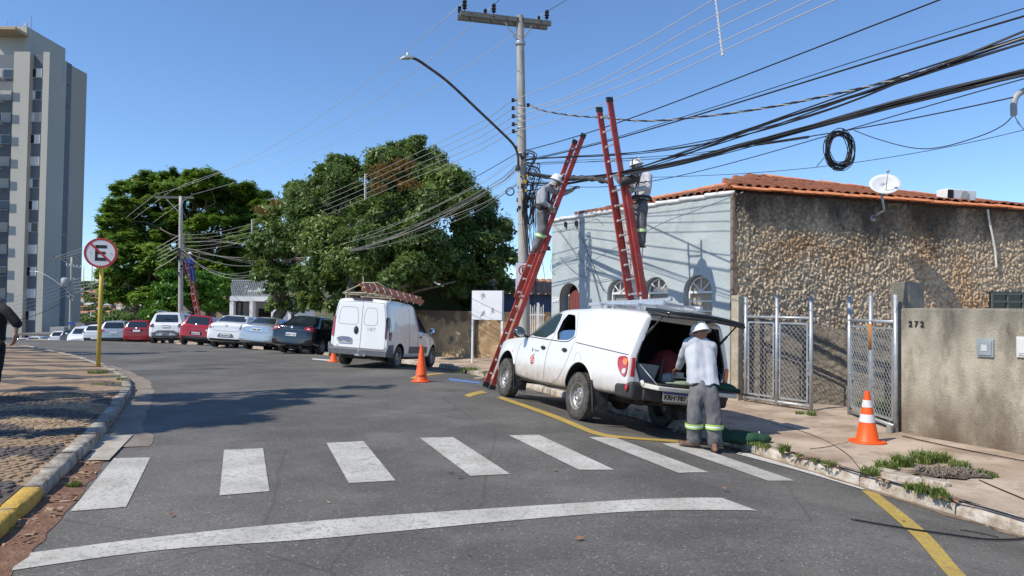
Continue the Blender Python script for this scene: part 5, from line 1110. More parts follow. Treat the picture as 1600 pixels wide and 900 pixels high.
def hbuild(mb, name, mt, parent=None, sm=False):
    M = HI if parent is None else None
    mb.v = [tuple(HI @ Vector(v)) for v in mb.v]
    o = mb.build(name, mt, parent or house, smooth=sm); return o
# facade with openings: grid approach - boolean cut
def arch_poly(t0, t1, z0, zs, n=14, grow=0.0):
    r = (t1-t0)/2; c = (t0+t1)/2; rise = r*.92
    return [(t0-grow, z0-grow), (t1+grow, z0-grow)]+[(c+(r+grow)*math.cos(a), zs+(rise+grow)*math.sin(a)) for a in np.linspace(0, PI, n)]
def slab(poly, o0, o1, f=fp):
    b = MB(); n = len(poly); vs = [f(t, z, o0) for t, z in poly]+[f(t, z, o1) for t, z in poly]
    b.add(vs, [tuple(range(n)), tuple(range(2*n-1, n-1, -1))]+[(i, (i+1) % n, n+(i+1) % n, n+i) for i in range(n)]); return b
fw = slab([(0, GZ-.3), (FL_, GZ-.3), (FL_, EZ-.02), (0, EZ+.0)], 0, -.30)
fwo = hbuild(fw, 'wall', [blue_wall, mat('white_reveal', (.52,.53,.50), (.60,.60,.57), rough=.8, scale=6)])
wins = [(2.36, 3.00), (3.62, 4.33), (4.86, 5.58)]; WZ0 = .75; WZS = 2.02
cuts = []
for (a, b_) in wins: cuts.append((arch_poly(a-.07, b_, WZ0, WZS), .20))
cuts.append((arch_poly(.36, 1.20, GZ-.35, 1.92), .40))
for pol, dp in cuts:
    c = slab(pol, .2, -dp); c.v = [tuple(HI @ Vector(v)) for v in c.v]; co = c.build('c', [blue_wall, blue_wall]); 
    for p_ in co.data.polygons: p_.material_index = 1
    for oo in (fwo, co):
        bm = bmesh.new(); bm.from_mesh(oo.data); bmesh.ops.recalc_face_normals(bm, faces=bm.faces); bm.to_mesh(oo.data); bm.free()
    co.matrix_world = house.matrix_world if False else Matrix.Translation((CZ.x, CZ.y, GZ))
    md = fwo.modifiers.new('b', 'BOOLEAN'); md.object = co; md.operation = 'DIFFERENCE'; md.solver = 'EXACT'
    bpy.context.view_layer.update(); baked(fwo); bpy.data.objects.remove(co)
# raised surround bands around windows
trim_w = mat('white_window_frame', (.66,.67,.66), (.74,.75,.74), rough=.5, scale=6)
curt = mat('beige_curtain', (.50,.42,.32), (.66,.57,.44), rough=.9, scale=12, stretch=(14, 14, .5))
curt2 = mat('grey_curtain', (.30,.29,.29), (.42,.40,.39), rough=.9, scale=12, stretch=(14, 14, .5))
for k, (a, b_) in enumerate(wins):
    # frame bars
    q = MB(); c = (a+b_)/2; r = (b_-a)/2
    for t in (a+.015, b_-.015): q.bar(fp(t, WZ0, -.12), fp(t, WZS, -.12), .035, .05, 0, FN)
    q.bar(fp(a, WZS, -.12), fp(b_, WZS, -.12), .05, .045, 0, FN)
    q.bar(fp(a, WZ0+.02, -.12), fp(b_, WZ0+.02, -.12), .05, .045, 0, FN)
    arc = [fp(c+(r-.01)*math.cos(x), WZS+(r*.92-.01)*math.sin(x), -.12) for x in np.linspace(0, PI, 15)]; q.tube(arc, .018, 6)
    fo = hbuild(q, 'window', trim_w)
    g = MB(); g.add([fp(t, z, -.155) for t, z in arch_poly(a, b_, WZ0, WZS)], [tuple(range(16))]); hbuild(g, 'pane', glassy('house_glass', (.03,.035,.04), alpha=.82), fo)
    for j in range(5):
        z = WZ0+(WZS-WZ0)*(j+1)/6+.02; g = MB(); g.bar(fp(a+.01, z, -.085), fp(b_-.01, z, -.085), .028, .022, 0, FN); hbuild(g, 'window_bar', trim_w, fo)
    for x in (R(45), R(90), R(135)):
        g = MB(); g.bar(fp(c, WZS, -.085), fp(c+(r-.02)*math.cos(x), WZS+(r*.92-.02)*math.sin(x), -.085), .02, .02, 0, FN); hbuild(g, 'fan_bar', trim_w, fo)
    g = MB(); n = 24; g.add([fp(a-.05+(b_-a+.1)*i/n, z, -.185+.012*math.sin(i*2.1)) for z in (WZ0-.05, WZS+.5) for i in range(n+1)], [(i, i+1, n+2+i, n+1+i) for i in range(n)]); hbuild(g, 'curtain', curt if k == 2 else curt2, fo, True)
# door: dark recess, brown arched leaf hung open half way
brown = mat('red_brown_door', (.15,.035,.025), (.22,.055,.04), rough=.5, scale=5, stretch=(6, 6, 1))
q = MB(); arc = [fp(.78+.43*math.cos(x), 1.92+.40*math.sin(x), -.02) for x in np.linspace(0, PI, 17)]; q.tube([fp(1.205, GZ-.1, -.02)]+arc+[fp(.355, GZ-.1, -.02)], .022, 6); dr = hbuild(q, 'door', mat('door_frame_brown', (.16,.09,.075), rough=.6))
g = MB(); g.add([fp(.3, GZ-.3, -.38), fp(1.3, GZ-.3, -.38), fp(1.3, 2.6, -.38), fp(.3, 2.6, -.38)], [(0, 1, 2, 3)]); hbuild(g, 'door_recess', mat('dark_hall', (.035,.012,.010), rough=.9), dr)
for j in range(5):
    t0 = .60+j*.12; t1 = t0+.115
    def top(t): return 1.92+.36*math.sqrt(max(0, 1-((t-.79)/.43)**2))-.22*(1.25-t)/.6
    g = slab([(t0, GZ), (t1, GZ), (t1, top(t1)), (t0, top(t0))], -.16, -.20+.006*(j % 2)); hbuild(g, 'door_board', brown, dr)
for j, ch in enumerate('584'):
    text_mesh(ch, .24, sign_white, fwo, HI @ frame(fp(.10+.085*j*1.0-.0, 2.02+.05*j, .012), (-FD).normalized(), FN), 'house_number', .01, .004) if False else None
nm = text_mesh('584', .20, sign_white, house, HI @ frame(fp(.19, 1.86, .012), (-FD*1).normalized(), FN), 'house_number', .008, .006)
# white painted coping on the facade top, length by length
cop = mat('white_coping', (.66,.67,.68), (.76,.77,.78), rough=.7, scale=6, dirt=((.45,.43,.40), 4, .6, .78))
for j in range(17):
    t0 = FL_*j/17; t1 = FL_*(j+1)/17+.03; q = MB(); q.tube([fp(t0, EZ+.015+.012*(j % 2), .0), fp(t1, EZ+.0+.012*(j % 2), .0)], [.055, .045], 8); hbuild(q, 'coping_tile', cop, None, True)
# dark drips under the coping
# stone side wall: a dense sheet thrown into rough relief
NT, NZ_ = 620, 270; TL = 9.6
T = np.linspace(0, TL, NT); Zg = np.linspace(GZ-.2, 4.02, NZ_)
vsx = []; rel = np.zeros((NZ_, NT))
for iz in range(NZ_):
    for it in range(NT):
        t = T[it]; z = Zg[iz]
        dd = noise.voronoi(Vector((t*19+.9*noise.noise(Vector((t*5, z*5, 2))), z*13+.9*noise.noise(Vector((t*5, z*5, 9))), 0)))[0]
        rel[iz, it] = .048-.075*dd[0]+.024*noise.noise(Vector((t*30, z*30, 5)))+.012*noise.noise(Vector((t*2.2, z*2.2, 7)))
def eave(t): return EZ-.018*t
V = []
for iz in range(NZ_):
    for it in range(NT):
        t = T[it]; z = min(Zg[iz], eave(t)); e = .6 if it in (0,) else 1; p = HI @ wp(t, z, float(rel[iz, it])*e+.03); V.append(tuple(p))
Fq = [(i*NT+j, i*NT+j+1, (i+1)*NT+j+1, (i+1)*NT+j) for i in range(NZ_-1) for j in range(NT-1)]
def stone_mat():
    m = mat('roughcast_stone', (.25,.175,.105), (.70,.57,.41), rough=.95, scale=14, detail=8, c3=(.49,.38,.26), lo=.3, hi=.72)
    nt = m.node_tree; n = nt.nodes; l = nt.links; b = n['Principled BSDF']
    tc = n.new('ShaderNodeTexCoord'); sp = n.new('ShaderNodeSeparateXYZ'); l.new(tc.outputs['Object'], sp.inputs[0])
    t = n.new('ShaderNodeTexNoise'); t.inputs['Scale'].default_value = .9; t.inputs['Detail'].default_value = 7; t.inputs['Roughness'].default_value = .65
    mp = n.new('ShaderNodeMapping'); mp.inputs['Scale'].default_value = (1.6, 1.6, .55); l.new(tc.outputs['Object'], mp.inputs[0]); l.new(mp.outputs[0], t.inputs[0])
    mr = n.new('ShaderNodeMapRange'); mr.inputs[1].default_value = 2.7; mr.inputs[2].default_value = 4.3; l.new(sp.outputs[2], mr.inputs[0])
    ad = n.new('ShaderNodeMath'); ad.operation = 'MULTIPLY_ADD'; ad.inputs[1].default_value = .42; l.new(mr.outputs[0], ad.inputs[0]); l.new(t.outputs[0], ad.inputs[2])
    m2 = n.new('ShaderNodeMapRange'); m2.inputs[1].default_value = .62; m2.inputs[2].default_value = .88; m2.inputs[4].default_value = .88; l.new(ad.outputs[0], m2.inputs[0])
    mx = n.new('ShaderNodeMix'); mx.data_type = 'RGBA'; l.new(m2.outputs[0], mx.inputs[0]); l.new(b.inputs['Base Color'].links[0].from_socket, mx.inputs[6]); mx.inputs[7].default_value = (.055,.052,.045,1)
    t5 = n.new('ShaderNodeTexNoise'); t5.inputs['Scale'].default_value = .8; l.new(tc.outputs['Object'], t5.inputs[0])
    m5 = n.new('ShaderNodeMapRange'); m5.inputs[1].default_value = .5; m5.inputs[2].default_value = .72; m5.inputs[4].default_value = .7; l.new(t5.outputs[0], m5.inputs[0])
    mx2 = n.new('ShaderNodeMix'); mx2.data_type = 'RGBA'; mx2.blend_type = 'MULTIPLY'; l.new(m5.outputs[0], mx2.inputs[0]); l.new(mx.outputs[2], mx2.inputs[6]); mx2.inputs[7].default_value = (.85,.60,.40,1)
    l.new(mx2.outputs[2], b.inputs['Base Color']); return m
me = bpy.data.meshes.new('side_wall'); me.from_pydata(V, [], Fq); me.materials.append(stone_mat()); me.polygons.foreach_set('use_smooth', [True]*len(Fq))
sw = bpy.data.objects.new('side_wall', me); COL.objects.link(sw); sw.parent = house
q = MB(); q.bar(wp(-.02, GZ-.2, .02), wp(-.02, EZ-.03, .02), .05, .10, 0, WN); hbuild(q, 'corner_edge', mat('brown_corner_plaster', (.16,.12,.09), (.24,.19,.15), rough=.9, scale=6))
# back body of the house (closes roof and far end)
q = slab([(.0, GZ-.2), (TL, GZ-.2), (TL, 3.85), (0, 3.85)], -.02, -.05, wp); hbuild(q, 'wall_core', blue_wall)
# lower window and flue on the stone wall
wt0 = 8.1
q = MB()
def px_on_wall(px, py):
    v = ray(px, py); n = WN; p0 = CZ; t = (p0-Vector((0, 0, HC))).dot(n)/v.dot(n); X = Vector((0, 0, HC))+v*t; return ((X-CZ).dot(WD), X.z)
a = px_on_wall(1544, 459); c_ = px_on_wall(1592, 484)
for t in (a[0], (a[0]+c_[0])/2, c_[0]): q.bar(wp(t, c_[1]-.1, .10), wp(t, a[1], .10), .03, .03, 0, WN)
for z in (a[1], (a[1]+c_[1])/2): q.bar(wp(a[0], z, .10), wp(c_[0], z, .10), .03, .03, 0, WN)
fo = hbuild(q, 'small_window', mat('grey_green_steel', (.10,.13,.13), rough=.5))
q = slab([(a[0]-.04, c_[1]-.12), (c_[0]+.05, c_[1]-.12), (c_[0]+.05, a[1]+.05), (a[0]-.04, a[1]+.05)], .085, .06, wp); hbuild(q, 'pane', mat('dark_window_hole', (.02,.025,.03), rough=.15), fo)
# tiled roof: tiles as pieces
tile_m = mat('clay_roof_tile', (.20,.065,.03), (.44,.16,.075), rough=.9, scale=3, detail=9, c3=(.32,.105,.05), dirt=((.07,.055,.045), 2.4, .43, .62))
tile_m2 = mat('clay_edge_tile', (.46,.14,.055), (.58,.22,.10), rough=.9, scale=5, dirt=((.18,.12,.09), 3, .56, .75))
roof = MB(); PK = P(1192, 281, 17.2); RE = P(1700, 337, 19.9)
IN = -WN
def rp(t, s, up=0.0):
    """roof plane: t along the eave, s 0 (eave) to 1 (ridge)"""
    e = wp(t, eave(t)+.05, .16); tr = (t-2.15)/(10.7-2.15); r = PK.lerp(RE, tr); p = e.lerp(r, s); return Vector((p.x, p.y, p.z+up))
hip = fp(FL_, EZ+.05, .05)
roof.add([fp(FL_, EZ+.03, .0), rp(11, 0), RE+Vector((0, 0, -.02)), PK+Vector((0,0,-.02))], [(0, 1, 2, 3)]); roof.add([fp(FL_, EZ+.03, 0), PK+Vector((0,0,-.02)), fp(.0, EZ+.03, 0)], [(0, 1, 2)])
back = PK+IN*5; back.z = EZ; back2 = RE+IN*5; back2.z = EZ
roof.add([PK+Vector((0,0,-.02)), RE+Vector((0,0,-.02)), back2, back], [(0, 1, 2, 3)]); roof.add([PK, back, fp(0, EZ+.03, 0)], [(0, 1, 2)])
ro = hbuild(roof, 'roof', mat('roof_under', (.12,.05,.03), rough=1.))
# one tile: half-round cover, 12 triangles or so
def tile_mesh(L, r, mt):
    b = MB(); n = 5; vs = []
    for i, x in enumerate((0, L)):
        rr_ = r*(1.0 if i == 0 else .82)
        for k in range(n+1): a_ = PI*k/n; vs.append((x, rr_*math.cos(a_), rr_*.75*math.sin(a_)))
        for k in range(n+1): a_ = PI*k/n; vs.append((x, rr_*.8*math.cos(a_), rr_*.58*math.sin(a_)-.002))
    m = 2*(n+1); fs = [(k, k+1, m+k+1, m+k) for k in range(n)]+[(k, n+1+k, n+2+k, k+1) for k in range(n)]
    b.add(vs, fs); return b.mesh('tile', mt, True)
up_dir = None; rows_n = 8
tm = tile_mesh(.46, .10, tile_m); cnt = 0; bulk = MB(); rr = random.Random(12)
tsp = .205
for it in range(int(11/tsp)):
    t = .05+it*tsp
    s_max = 1.0
    for js in range(rows_n):
        s = js/rows_n
        # the hip line cuts the plane: from s=0,t=0 to s=1,t=2.15
        if s > 0 and t < 2.15*s-.05: continue
        p = rp(t, s, .045); q_ = rp(t, min(1, s+1.0/rows_n), .045); d = (q_-p).normalized(); side = WD; up = side.cross(d).normalized(); 
        if up.z < 0: up = -up
        y = up.cross(d).normalized()
        jit = rr.uniform(-.02, .02); M = Matrix((d, y, up)).transposed().to_4x4(); M.translation = p+Vector((rr.uniform(-.008, .008), jit, rr.uniform(0, .015)))
        vis_ = t < 9.8
        if vis_ and cnt < 290 and (js < 6 or t < 6):
            o = bpy.data.objects.new('tile', tm); COL.objects.link(o); o.parent = ro; o.matrix_local = HI @ M; cnt += 1
        else: bulk.add([HI @ (M @ v.co) for v in tm.vertices], [tuple(f.vertices) for f in tm.polygons])
# front hip triangle tiles
for it in range(26):
    t = FL_-.1-it*.2
    for s in (0.0, .2, .4, .6, .8):
        lim = 1-(FL_-t)/FL_
        base = fp(t, EZ+.07, .02); dirn = (PK-base).normalized(); p = base.lerp(PK, s*.9)
        y = FD; up = y.cross(dirn).normalized(); up = up if up.z > 0 else -up; y = up.cross(dirn).normalized(); M = Matrix((dirn, y, up)).transposed().to_4x4(); M.translation = p
        bulk.add([HI @ (M @ v.co) for v in tm.vertices], [tuple(f.vertices) for f in tm.polygons])
o = bulk.build('tiles', tile_m, ro, smooth=True); tag(o, kind='stuff')
# eave edge tiles, hip and ridge caps laid lengthwise
tme = tile_mesh(.50, .085, tile_m2); tmr = tile_mesh(.46, .12, tile_m2); tmh = tile_mesh(.40, .13, tile_m)
def lay(a, b_, me, step, nm):
    d = (b_-a); L = d.length; d = d/L; n = int(L/step)
    for k in range(n):
        p = a+d*(k*step); y = Vector((0, 0, 1)).cross(d).normalized(); up = d.cross(y); M = Matrix((d, y, up)).transposed().to_4x4() @ Matrix.Rotation(rr.uniform(-.05, .05), 4, 'Z'); M.translation = p+Vector((0, 0, rr.uniform(-.01, .01)))
        o = bpy.data.objects.new(nm, me); COL.objects.link(o); o.parent = ro; o.matrix_local = HI @ M
lay(rp(-.15, 0, .0)+WN*.02, rp(10.5, 0, .0)+WN*.02, tme, .42, 'eave_tile')
lay(PK+Vector((0, 0, .05)), RE+Vector((0, 0, .05)), tmr, .40, 'ridge_tile')
lay(fp(FL_, EZ+.10, 0), PK+Vector((0, 0, .06)), tmh, .24, 'hip_tile')
lay(fp(2.6, EZ+.08, -.05), PK+Vector((0, 0, .05)), tmr, .40, 'ridge_tile')
# satellite dish and its arm
dsh = empty('satellite_dish', label='white oval satellite dish on a bent arm above the stone wall', cat='satellite dish')
(ta, za) = px_on_wall(1361, 341); base = wp(ta, za, .06); ctr = P(1382, 290, base.y-.55)
q = MB(); q.tube([base, base+Vector((.08, -.30, .12)), Vector((ctr.x+.0, ctr.y+.12, ctr.z-.16))], .026, 8); q.box(base+WN*-.02, (.10, .05, .14)); q.build('arm', galv, dsh, smooth=True)
q = MB(); prof = [(.001, -.0), (.12, .008), (.22, .03), (.30, .06)]; n = 36
vs = [(r*math.cos(2*PI*k/n)*1.0, r*math.sin(2*PI*k/n)*.80, z) for r, z in prof for k in range(n)]
q.add(vs, [(i*n+k, i*n+(k+1) % n, (i+1)*n+(k+1) % n, (i+1)*n+k) for i in range(3) for k in range(n)])
o = q.build('reflector', mat('dish_white', (.62,.63,.64), (.68,.69,.70), rough=.4, scale=5), dsh, smooth=True); md = o.modifiers.new('t', 'SOLIDIFY'); md.thickness = .008; o.matrix_world = frame(ctr, (1, -.1, 0), (-.22, -.88, .42))
fwd = Vector((-.22, -.88, .42)).normalized()
q = MB(); pf = ctr+fwd*.30+Vector((.0, 0, .12)); q.tube([ctr+Vector((.01, -.02, -.22)), ctr+fwd*.16+Vector((0, 0, -.1)), pf], .009, 6); q.ball(pf, (.03, .04, .03), 8, 6); q.build('feed_horn', galv, dsh, smooth=True)
# air conditioner lying on the roof edge
ac = empty('air_conditioner', label='white air conditioning unit sitting on the clay roof edge', cat='air conditioner')
pa = min((rp(t, .10, .17) for t in np.linspace(4, 9, 200)), key=lambda p: abs(p.x-(1494-800)/F*p.y))
q = MB(); q.box((0, 0, 0), (.74, .32, .24)); o = q.build('casing', mat('ac_casing', (.66,.66,.64), (.72,.72,.71), rough=.45, scale=5), ac); bev(o, .02, 2)
q = MB(); q.box((-.30, -.165, .0), (.14, .012, .18)); q.build('vent', dark_in, ac)
q = MB(); q.lathe([(.10, 0), (.10, .012), (.085, .016), (.001, .016)], 20, 0, Matrix.Translation((.06, -.162, 0)) @ Matrix.Rotation(PI/2, 4, 'X')); 
for k in range(6): q.box((.06, -.175, -.08+k*.032), (.19, .006, .005))
q.build('fan_grille', mat('ac_grille', (.42,.42,.42), rough=.5), ac); ac.matrix_world = Matrix.Translation(pa) @ Matrix.Rotation(math.atan2(WD.y, WD.x), 4, 'Z') @ Matrix.Rotation(R(2), 4, 'Y')
# white flexible conduit
q = MB(); pts = []
for px, py, o_ in ((1531, 329, .20), (1537, 345, .14), (1544, 372, .12), (1549, 395, .10), (1551, 420, .10)):
    t, z = px_on_wall(px, py); pts.append(wp(t, z, o_))
q.tube(catmull(pts, 6), .022, 8); tag(q.build('conduit', mat('white_pvc', (.62,.62,.60), (.72,.72,.70), rough=.5, scale=9), smooth=True), 'white bent plastic pipe hanging down the stone wall', 'pipe')
q = MB(); pts = [wp(*px_on_wall(x, y), .12) for x, y in ((1350,314),(1356,322),(1358,331))]; q.tube(catmull(pts, 4), .006, 5); pts = [P(x, y, 17.0) for x, y in ((1500,312),(1508,308),(1518,310),(1524,318))]; q.tube(catmull(pts, 6), .008, 5)
tag(q.build('roof_cable', black_rub, smooth=True), 'short dark cable looping over the clay roof beside the white unit', 'cable')

# ---------------------------------------------------------------- gates, pillars and the low wall
rough_grey = mat('grey_roughcast', (.12,.105,.085), (.25,.215,.17), rough=.95, scale=22, bump=1.0, bscale=38, detail=8, dirt=((.09,.08,.065), 1.6, .5, .7))
def wall_mat(name, c1, c2, c3, base_dirt, z0, z1, zt0, zt1):
    m = mat(name, c1, c2, rough=.95, scale=2.3, detail=12, bump=.9, bscale=60, stretch=(1.3, 1.3, .6), c3=c3, dirt=(tuple(x*.5 for x in c1), 1.3, .48, .66))
    nt = m.node_tree; n = nt.nodes; l = nt.links; b = n['Principled BSDF']; tc = n.new('ShaderNodeTexCoord'); sp = n.new('ShaderNodeSeparateXYZ'); l.new(tc.outputs['Object'], sp.inputs[0])
    prev = b.inputs['Base Color'].links[0].from_socket
    for (a_, b_, cc, am) in ((z1, z0, base_dirt, .85), (zt0, zt1, (.11,.105,.09), .55)):
        mr = n.new('ShaderNodeMapRange'); mr.inputs[1].default_value = a_; mr.inputs[2].default_value = b_; l.new(sp.outputs[2], mr.inputs[0])
        t = n.new('ShaderNodeTexNoise'); t.inputs['Scale'].default_value = 2.6; t.inputs['Detail'].default_value = 9; l.new(tc.outputs['Object'], t.inputs[0])
        mu = n.new('ShaderNodeMath'); mu.operation = 'MULTIPLY'; l.new(mr.outputs[0], mu.inputs[0]); l.new(t.outputs[0], mu.inputs[1])
        m3 = n.new('ShaderNodeMath'); m3.operation = 'MULTIPLY'; m3.inputs[1].default_value = 2*am; m3.use_clamp = True; l.new(mu.outputs[0], m3.inputs[0])
        mx = n.new('ShaderNodeMix'); mx.data_type = 'RGBA'; l.new(m3.outputs[0], mx.inputs[0]); l.new(prev, mx.inputs[6]); mx.inputs[7].default_value = rgb(cc); prev = mx.outputs[2]
    l.new(prev, b.inputs['Base Color']); return m
conc_wall = wall_mat('stained_concrete_wall', (.27,.235,.18), (.52,.47,.37), (.41,.365,.285), (.13,.09,.06), -.15, .6, 1.0, 1.7)
# wall 272
wa = Vector((5.66, 10.42, 0)); wdir = (Vector((6.42, 8.75, 0))-wa).normalized(); wnn = Vector((wdir.y, -wdir.x, 0)); wnn = wnn if wnn.x < 0 else -wnn
w272 = empty('boundary_wall', label='stained grey boundary wall numbered 272 at the right edge', cat='wall')
def wl_(t, z, o): v = wa+wdir*t+wnn*o; return Vector((v.x, v.y, z))
q = MB(); nn_ = 40; zt = 1.70
V_ = []; 
for i in range(nn_+1):
    t = 7*i/nn_
    for o_, z in ((0, -.4), (0, zt-.02+.008*math.sin(t*7)), (-.01, zt+.006*math.sin(t*9)), (-.16, zt+.01), (-.17, -.4)): V_.append(wl_(t, z, o_))
q.add(V_, [(i*5+k, (i+1)*5+k, (i+1)*5+k+1, i*5+k+1) for i in range(nn_) for k in range(4)]+[(0, 1, 2, 3, 4)]); q.build('wall_face', conc_wall, w272)
text_mesh('2 7 2', .115, ink, w272, frame(wl_(.24, 1.475, .008), wdir, wnn), 'house_number', .006, .003)
# meter boxes
def on272(px, py):
    v = ray(px, py); t = (wa-Vector((0, 0, HC))).dot(wnn)/v.dot(wnn); X = Vector((0, 0, HC))+v*t; return (X-wa).dot(wdir), X.z
for k, (px0, py0, px1, py1) in enumerate([(1528, 530, 1554, 557), (1590, 527, 1625, 558)]):
    a_ = on272(px0, py1); c2 = on272(px1, py0); q = MB(); M = frame(wl_((a_[0]+c2[0])/2, (a_[1]+c2[1])/2, .012), wdir, wnn); w_ = c2[0]-a_[0]; h_ = c2[1]-a_[1]
    mb_ = empty('meter_box', label=['small grey metal meter box set in the wall numbered 272', 'white meter cover at the right frame edge of the wall'][k], cat='meter box')
    mt_ = [mat('meter_grey', (.30,.34,.36), (.36,.40,.42), rough=.45, metal=.3, scale=8), mat('meter_white', (.62,.62,.60), rough=.5)][k]
    q.box((0, 0, 0), (w_, h_, .03)); o = q.build('cover', mt_, mb_); bev(o, .004)
    q = MB(); q.box((0, 0, .02), (w_*.8, h_*.8, .014)); o = q.build('lid', mt_, mb_); bev(o, .004)
    q = MB(); q.box((0, 0, .03), (w_*.35, h_*.35, .01)) if k == 0 else q.box((0, -h_*.28, .03), (w_*.7, .012, .01)); q.build('sight_glass', mat('meter_pale', (.50,.53,.54), rough=.4), mb_); mb_.matrix_world = M
# pillars
def pillar(a_, w_, d_, z1, label, mt, ang=0):
    q = MB(); N = 7; rr_ = random.Random(int(a_[0]*10)); 
    for i in range(1): q.box((0, 0, (z1-.4)/2), (w_, d_, z1+.4))
    o = q.build('gate_pillar', mt); o.location = (a_[0], a_[1], 0); o.rotation_euler = (0, 0, ang); bev(o, .018, 2); return tag(o, label, 'pillar')
wang = math.atan2(wdir.y, wdir.x)
pillar((5.86, 10.62), .30, .34, 2.09, 'grey concrete pillar at the left end of the numbered wall', conc_wall, wang)
pillar((4.40, 13.98), .17, .17, 1.93, 'weathered concrete pillar between the blue house and the first gate', mat('yellowed_concrete', (.36,.30,.21), (.50,.43,.33), rough=.95, scale=4, bump=.7, bscale=40, c3=(.42,.37,.29), dirt=((.20,.18,.15), 3, .55, .75)), math.atan2(FD.y, FD.x))
# mesh gates
def gate(A, B, nleaf, zb, zt, zrail, label, rust=False, handle=None):
    g = empty('mesh_gate', (A.x, A.y, zb), label=label, cat='gate'); I = Matrix.Translation((-A.x, -A.y, -zb))
    D = B-A; L = D.length; D = D/L; N = Vector((-D.y, D.x, 0))
    def gp_(t, z, o=0): v = A+D*t+N*o; return I @ Vector((v.x, v.y, z))
    post_t = [0]+[L*(k+1)/nleaf for k in range(nleaf)]
    for k, t in enumerate(post_t):
        q = MB(); q.tube([gp_(t, zb-.1), gp_(t, zt+(.03 if k == 1 else 0))], .034, 10); q.build('post', galv, g, smooth=True)
        if rust and k == 1: q = MB(); q.tube([gp_(t, 1.05, -.003), gp_(t, 1.46, -.003)], .0365, 10); q.build('rust_streak', mat('rust', (.34,.14,.04), (.45,.20,.06), rough=.9, scale=12), g, smooth=True)
    q = MB(); q.tube([gp_(0, zrail), gp_(L, zrail)], .027, 10); q.build('top_rail', galv, g, smooth=True)
    q = MB(); q.tube([gp_(0, zb+.10), gp_(L, zb+.10)], .027, 10); q.build('bottom_rail', galv, g, smooth=True)
    for k in range(nleaf):
        t0, t1 = post_t[k]+.07, post_t[k+1]-.07; z0, z1 = zb+.18, zrail-.10
        q = MB(); pr = [gp_(t0, z0), gp_(t1, z0), gp_(t1, z1), gp_(t0, z1), gp_(t0, z0)]
        for a_, b_ in zip(pr, pr[1:]): q.bar(a_, b_, .03, .03, 0, N)
        for z in (z0+.3, (z0+z1)/2, z1-.2):
            q.tube([gp_(t0-.06, z), gp_(t0, z)], .012, 6); q.tube([gp_(t1, z), gp_(t1+.06, z)], .012, 6)
        fr = q.build('leaf_frame', galv, g); smoothang(fr, 30)
        # chain link: zigzag wires woven upward
        q = MB(); cw = .085; n = int((t1-t0)/cw); cw = (t1-t0)/n; ch = cw*1.05
        for i in range(n):
            z = z0; pts = []; s = i % 2
            j = 0
            while z < z1+.001:
                pts.append(gp_(t0+cw*(i+(j % 2)), z, .004*(1 if j % 2 else -1))); z += ch/1.0; j += 1
            pts.append(gp_(t0+cw*(i+(j % 2)), z1)) if False else None
            q.tube(pts, .0042, 4, cap=False)
            pts2 = [gp_(t0+cw*(i+1-(jj % 2)), min(z0+ch*jj, z1), .004*(-1 if jj % 2 else 1)) for jj in range(j)]
            q.tube(pts2, .0042, 4, cap=False)
        q.build('chain_link', mat('mesh_wire', (.40,.42,.44), rough=.5, metal=.3), fr)
    if handle is not None:
        q = MB(); q.box(gp_(handle, .62, -.02), (.05, .05, .22)); q.ball(gp_(handle, .62, -.05), .02, 8, 6); q.build('lock', galv, g)
    return g
gA = Vector((4.50, 13.78, 0)); gB = Vector((5.24, 12.55, 0)); gate(gA, gB, 2, -.12, 1.90, 1.52, 'double leaf galvanised mesh gate standing nearest the blue house', handle=1.40)
gC = Vector((5.70, 12.10, 0)); gD = Vector((5.61, 10.48, 0)); gate(gC, gD, 2, -.12, 1.90, 1.50, 'galvanised mesh gate with a rust streak beside the numbered wall', rust=True, handle=.14)
# low roughcast wall behind the gates
q = MB()
def roughwall(name, P0, P1, zb, zt0, zt1, th, mt, label, amp=.02, step=.05, cat='wall'):
    P0 = Vector(P0).to_3d(); P1 = Vector(P1).to_3d(); D = P1-P0; L = D.length; D.normalize(); N = Vector((D.y, -D.x, 0)); nx = int(L/step)+1; nzz = int((max(zt0, zt1)-zb)/step)+1; V_ = []
    for i in range(nx+1):
        for j in range(nzz+1):
            t = i/nx; z = zb+((zt0+(zt1-zt0)*t)-zb)*j/nzz; o_ = amp*(noise.noise(Vector((t*L*9, z*9, 1)))+.6*noise.noise(Vector((t*L*21, z*21, 4)))); v = P0+D*(L*t)+N*o_; V_.append((v.x, v.y, z+(amp*.7*noise.noise(Vector((t*L*4, 3, 2))) if j == nzz else 0)))
    b = MB(); m = nzz+1; b.add(V_, [(i*m+j, (i+1)*m+j, (i+1)*m+j+1, i*m+j+1) for i in range(nx) for j in range(nzz)])
    back_ = [(v[0]-N.x*th, v[1]-N.y*th, v[2]) for v in V_]; o0 = len(b.v); b.add(back_, [(i*m+j, i*m+j+1, (i+1)*m+j+1, (i+1)*m+j) for i in range(nx) for j in range(nzz)])
    b.f += [(i*m+nzz, (i+1)*m+nzz, o0+(i+1)*m+nzz, o0+i*m+nzz) for i in range(nx)]; b.m += [0]*nx
    b.f += [(j, j+1, o0+j+1, o0+j) for j in range(nzz)]+[(nx*m+j, nx*m+j+1, o0+nx*m+j+1, o0+nx*m+j) for j in range(nzz)]; b.m += [0]*(2*nzz)
    o = b.build(name, mt, None, smooth=True); smoothang(o, 50); return tag(o, label, cat)
roughwall('garden_wall', (4.62, 14.20), (6.35, 12.95), -.4, 1.52, 1.28, .12, rough_grey, 'low dark roughcast wall seen through and between the mesh gates', .03, .035)
roughwall('garden_wall', (6.20, 13.0), (7.6, 11.6), -.4, 1.30, 1.30, .12, rough_grey, 'roughcast wall standing behind the tall weeds of the right gate', .03, .05)
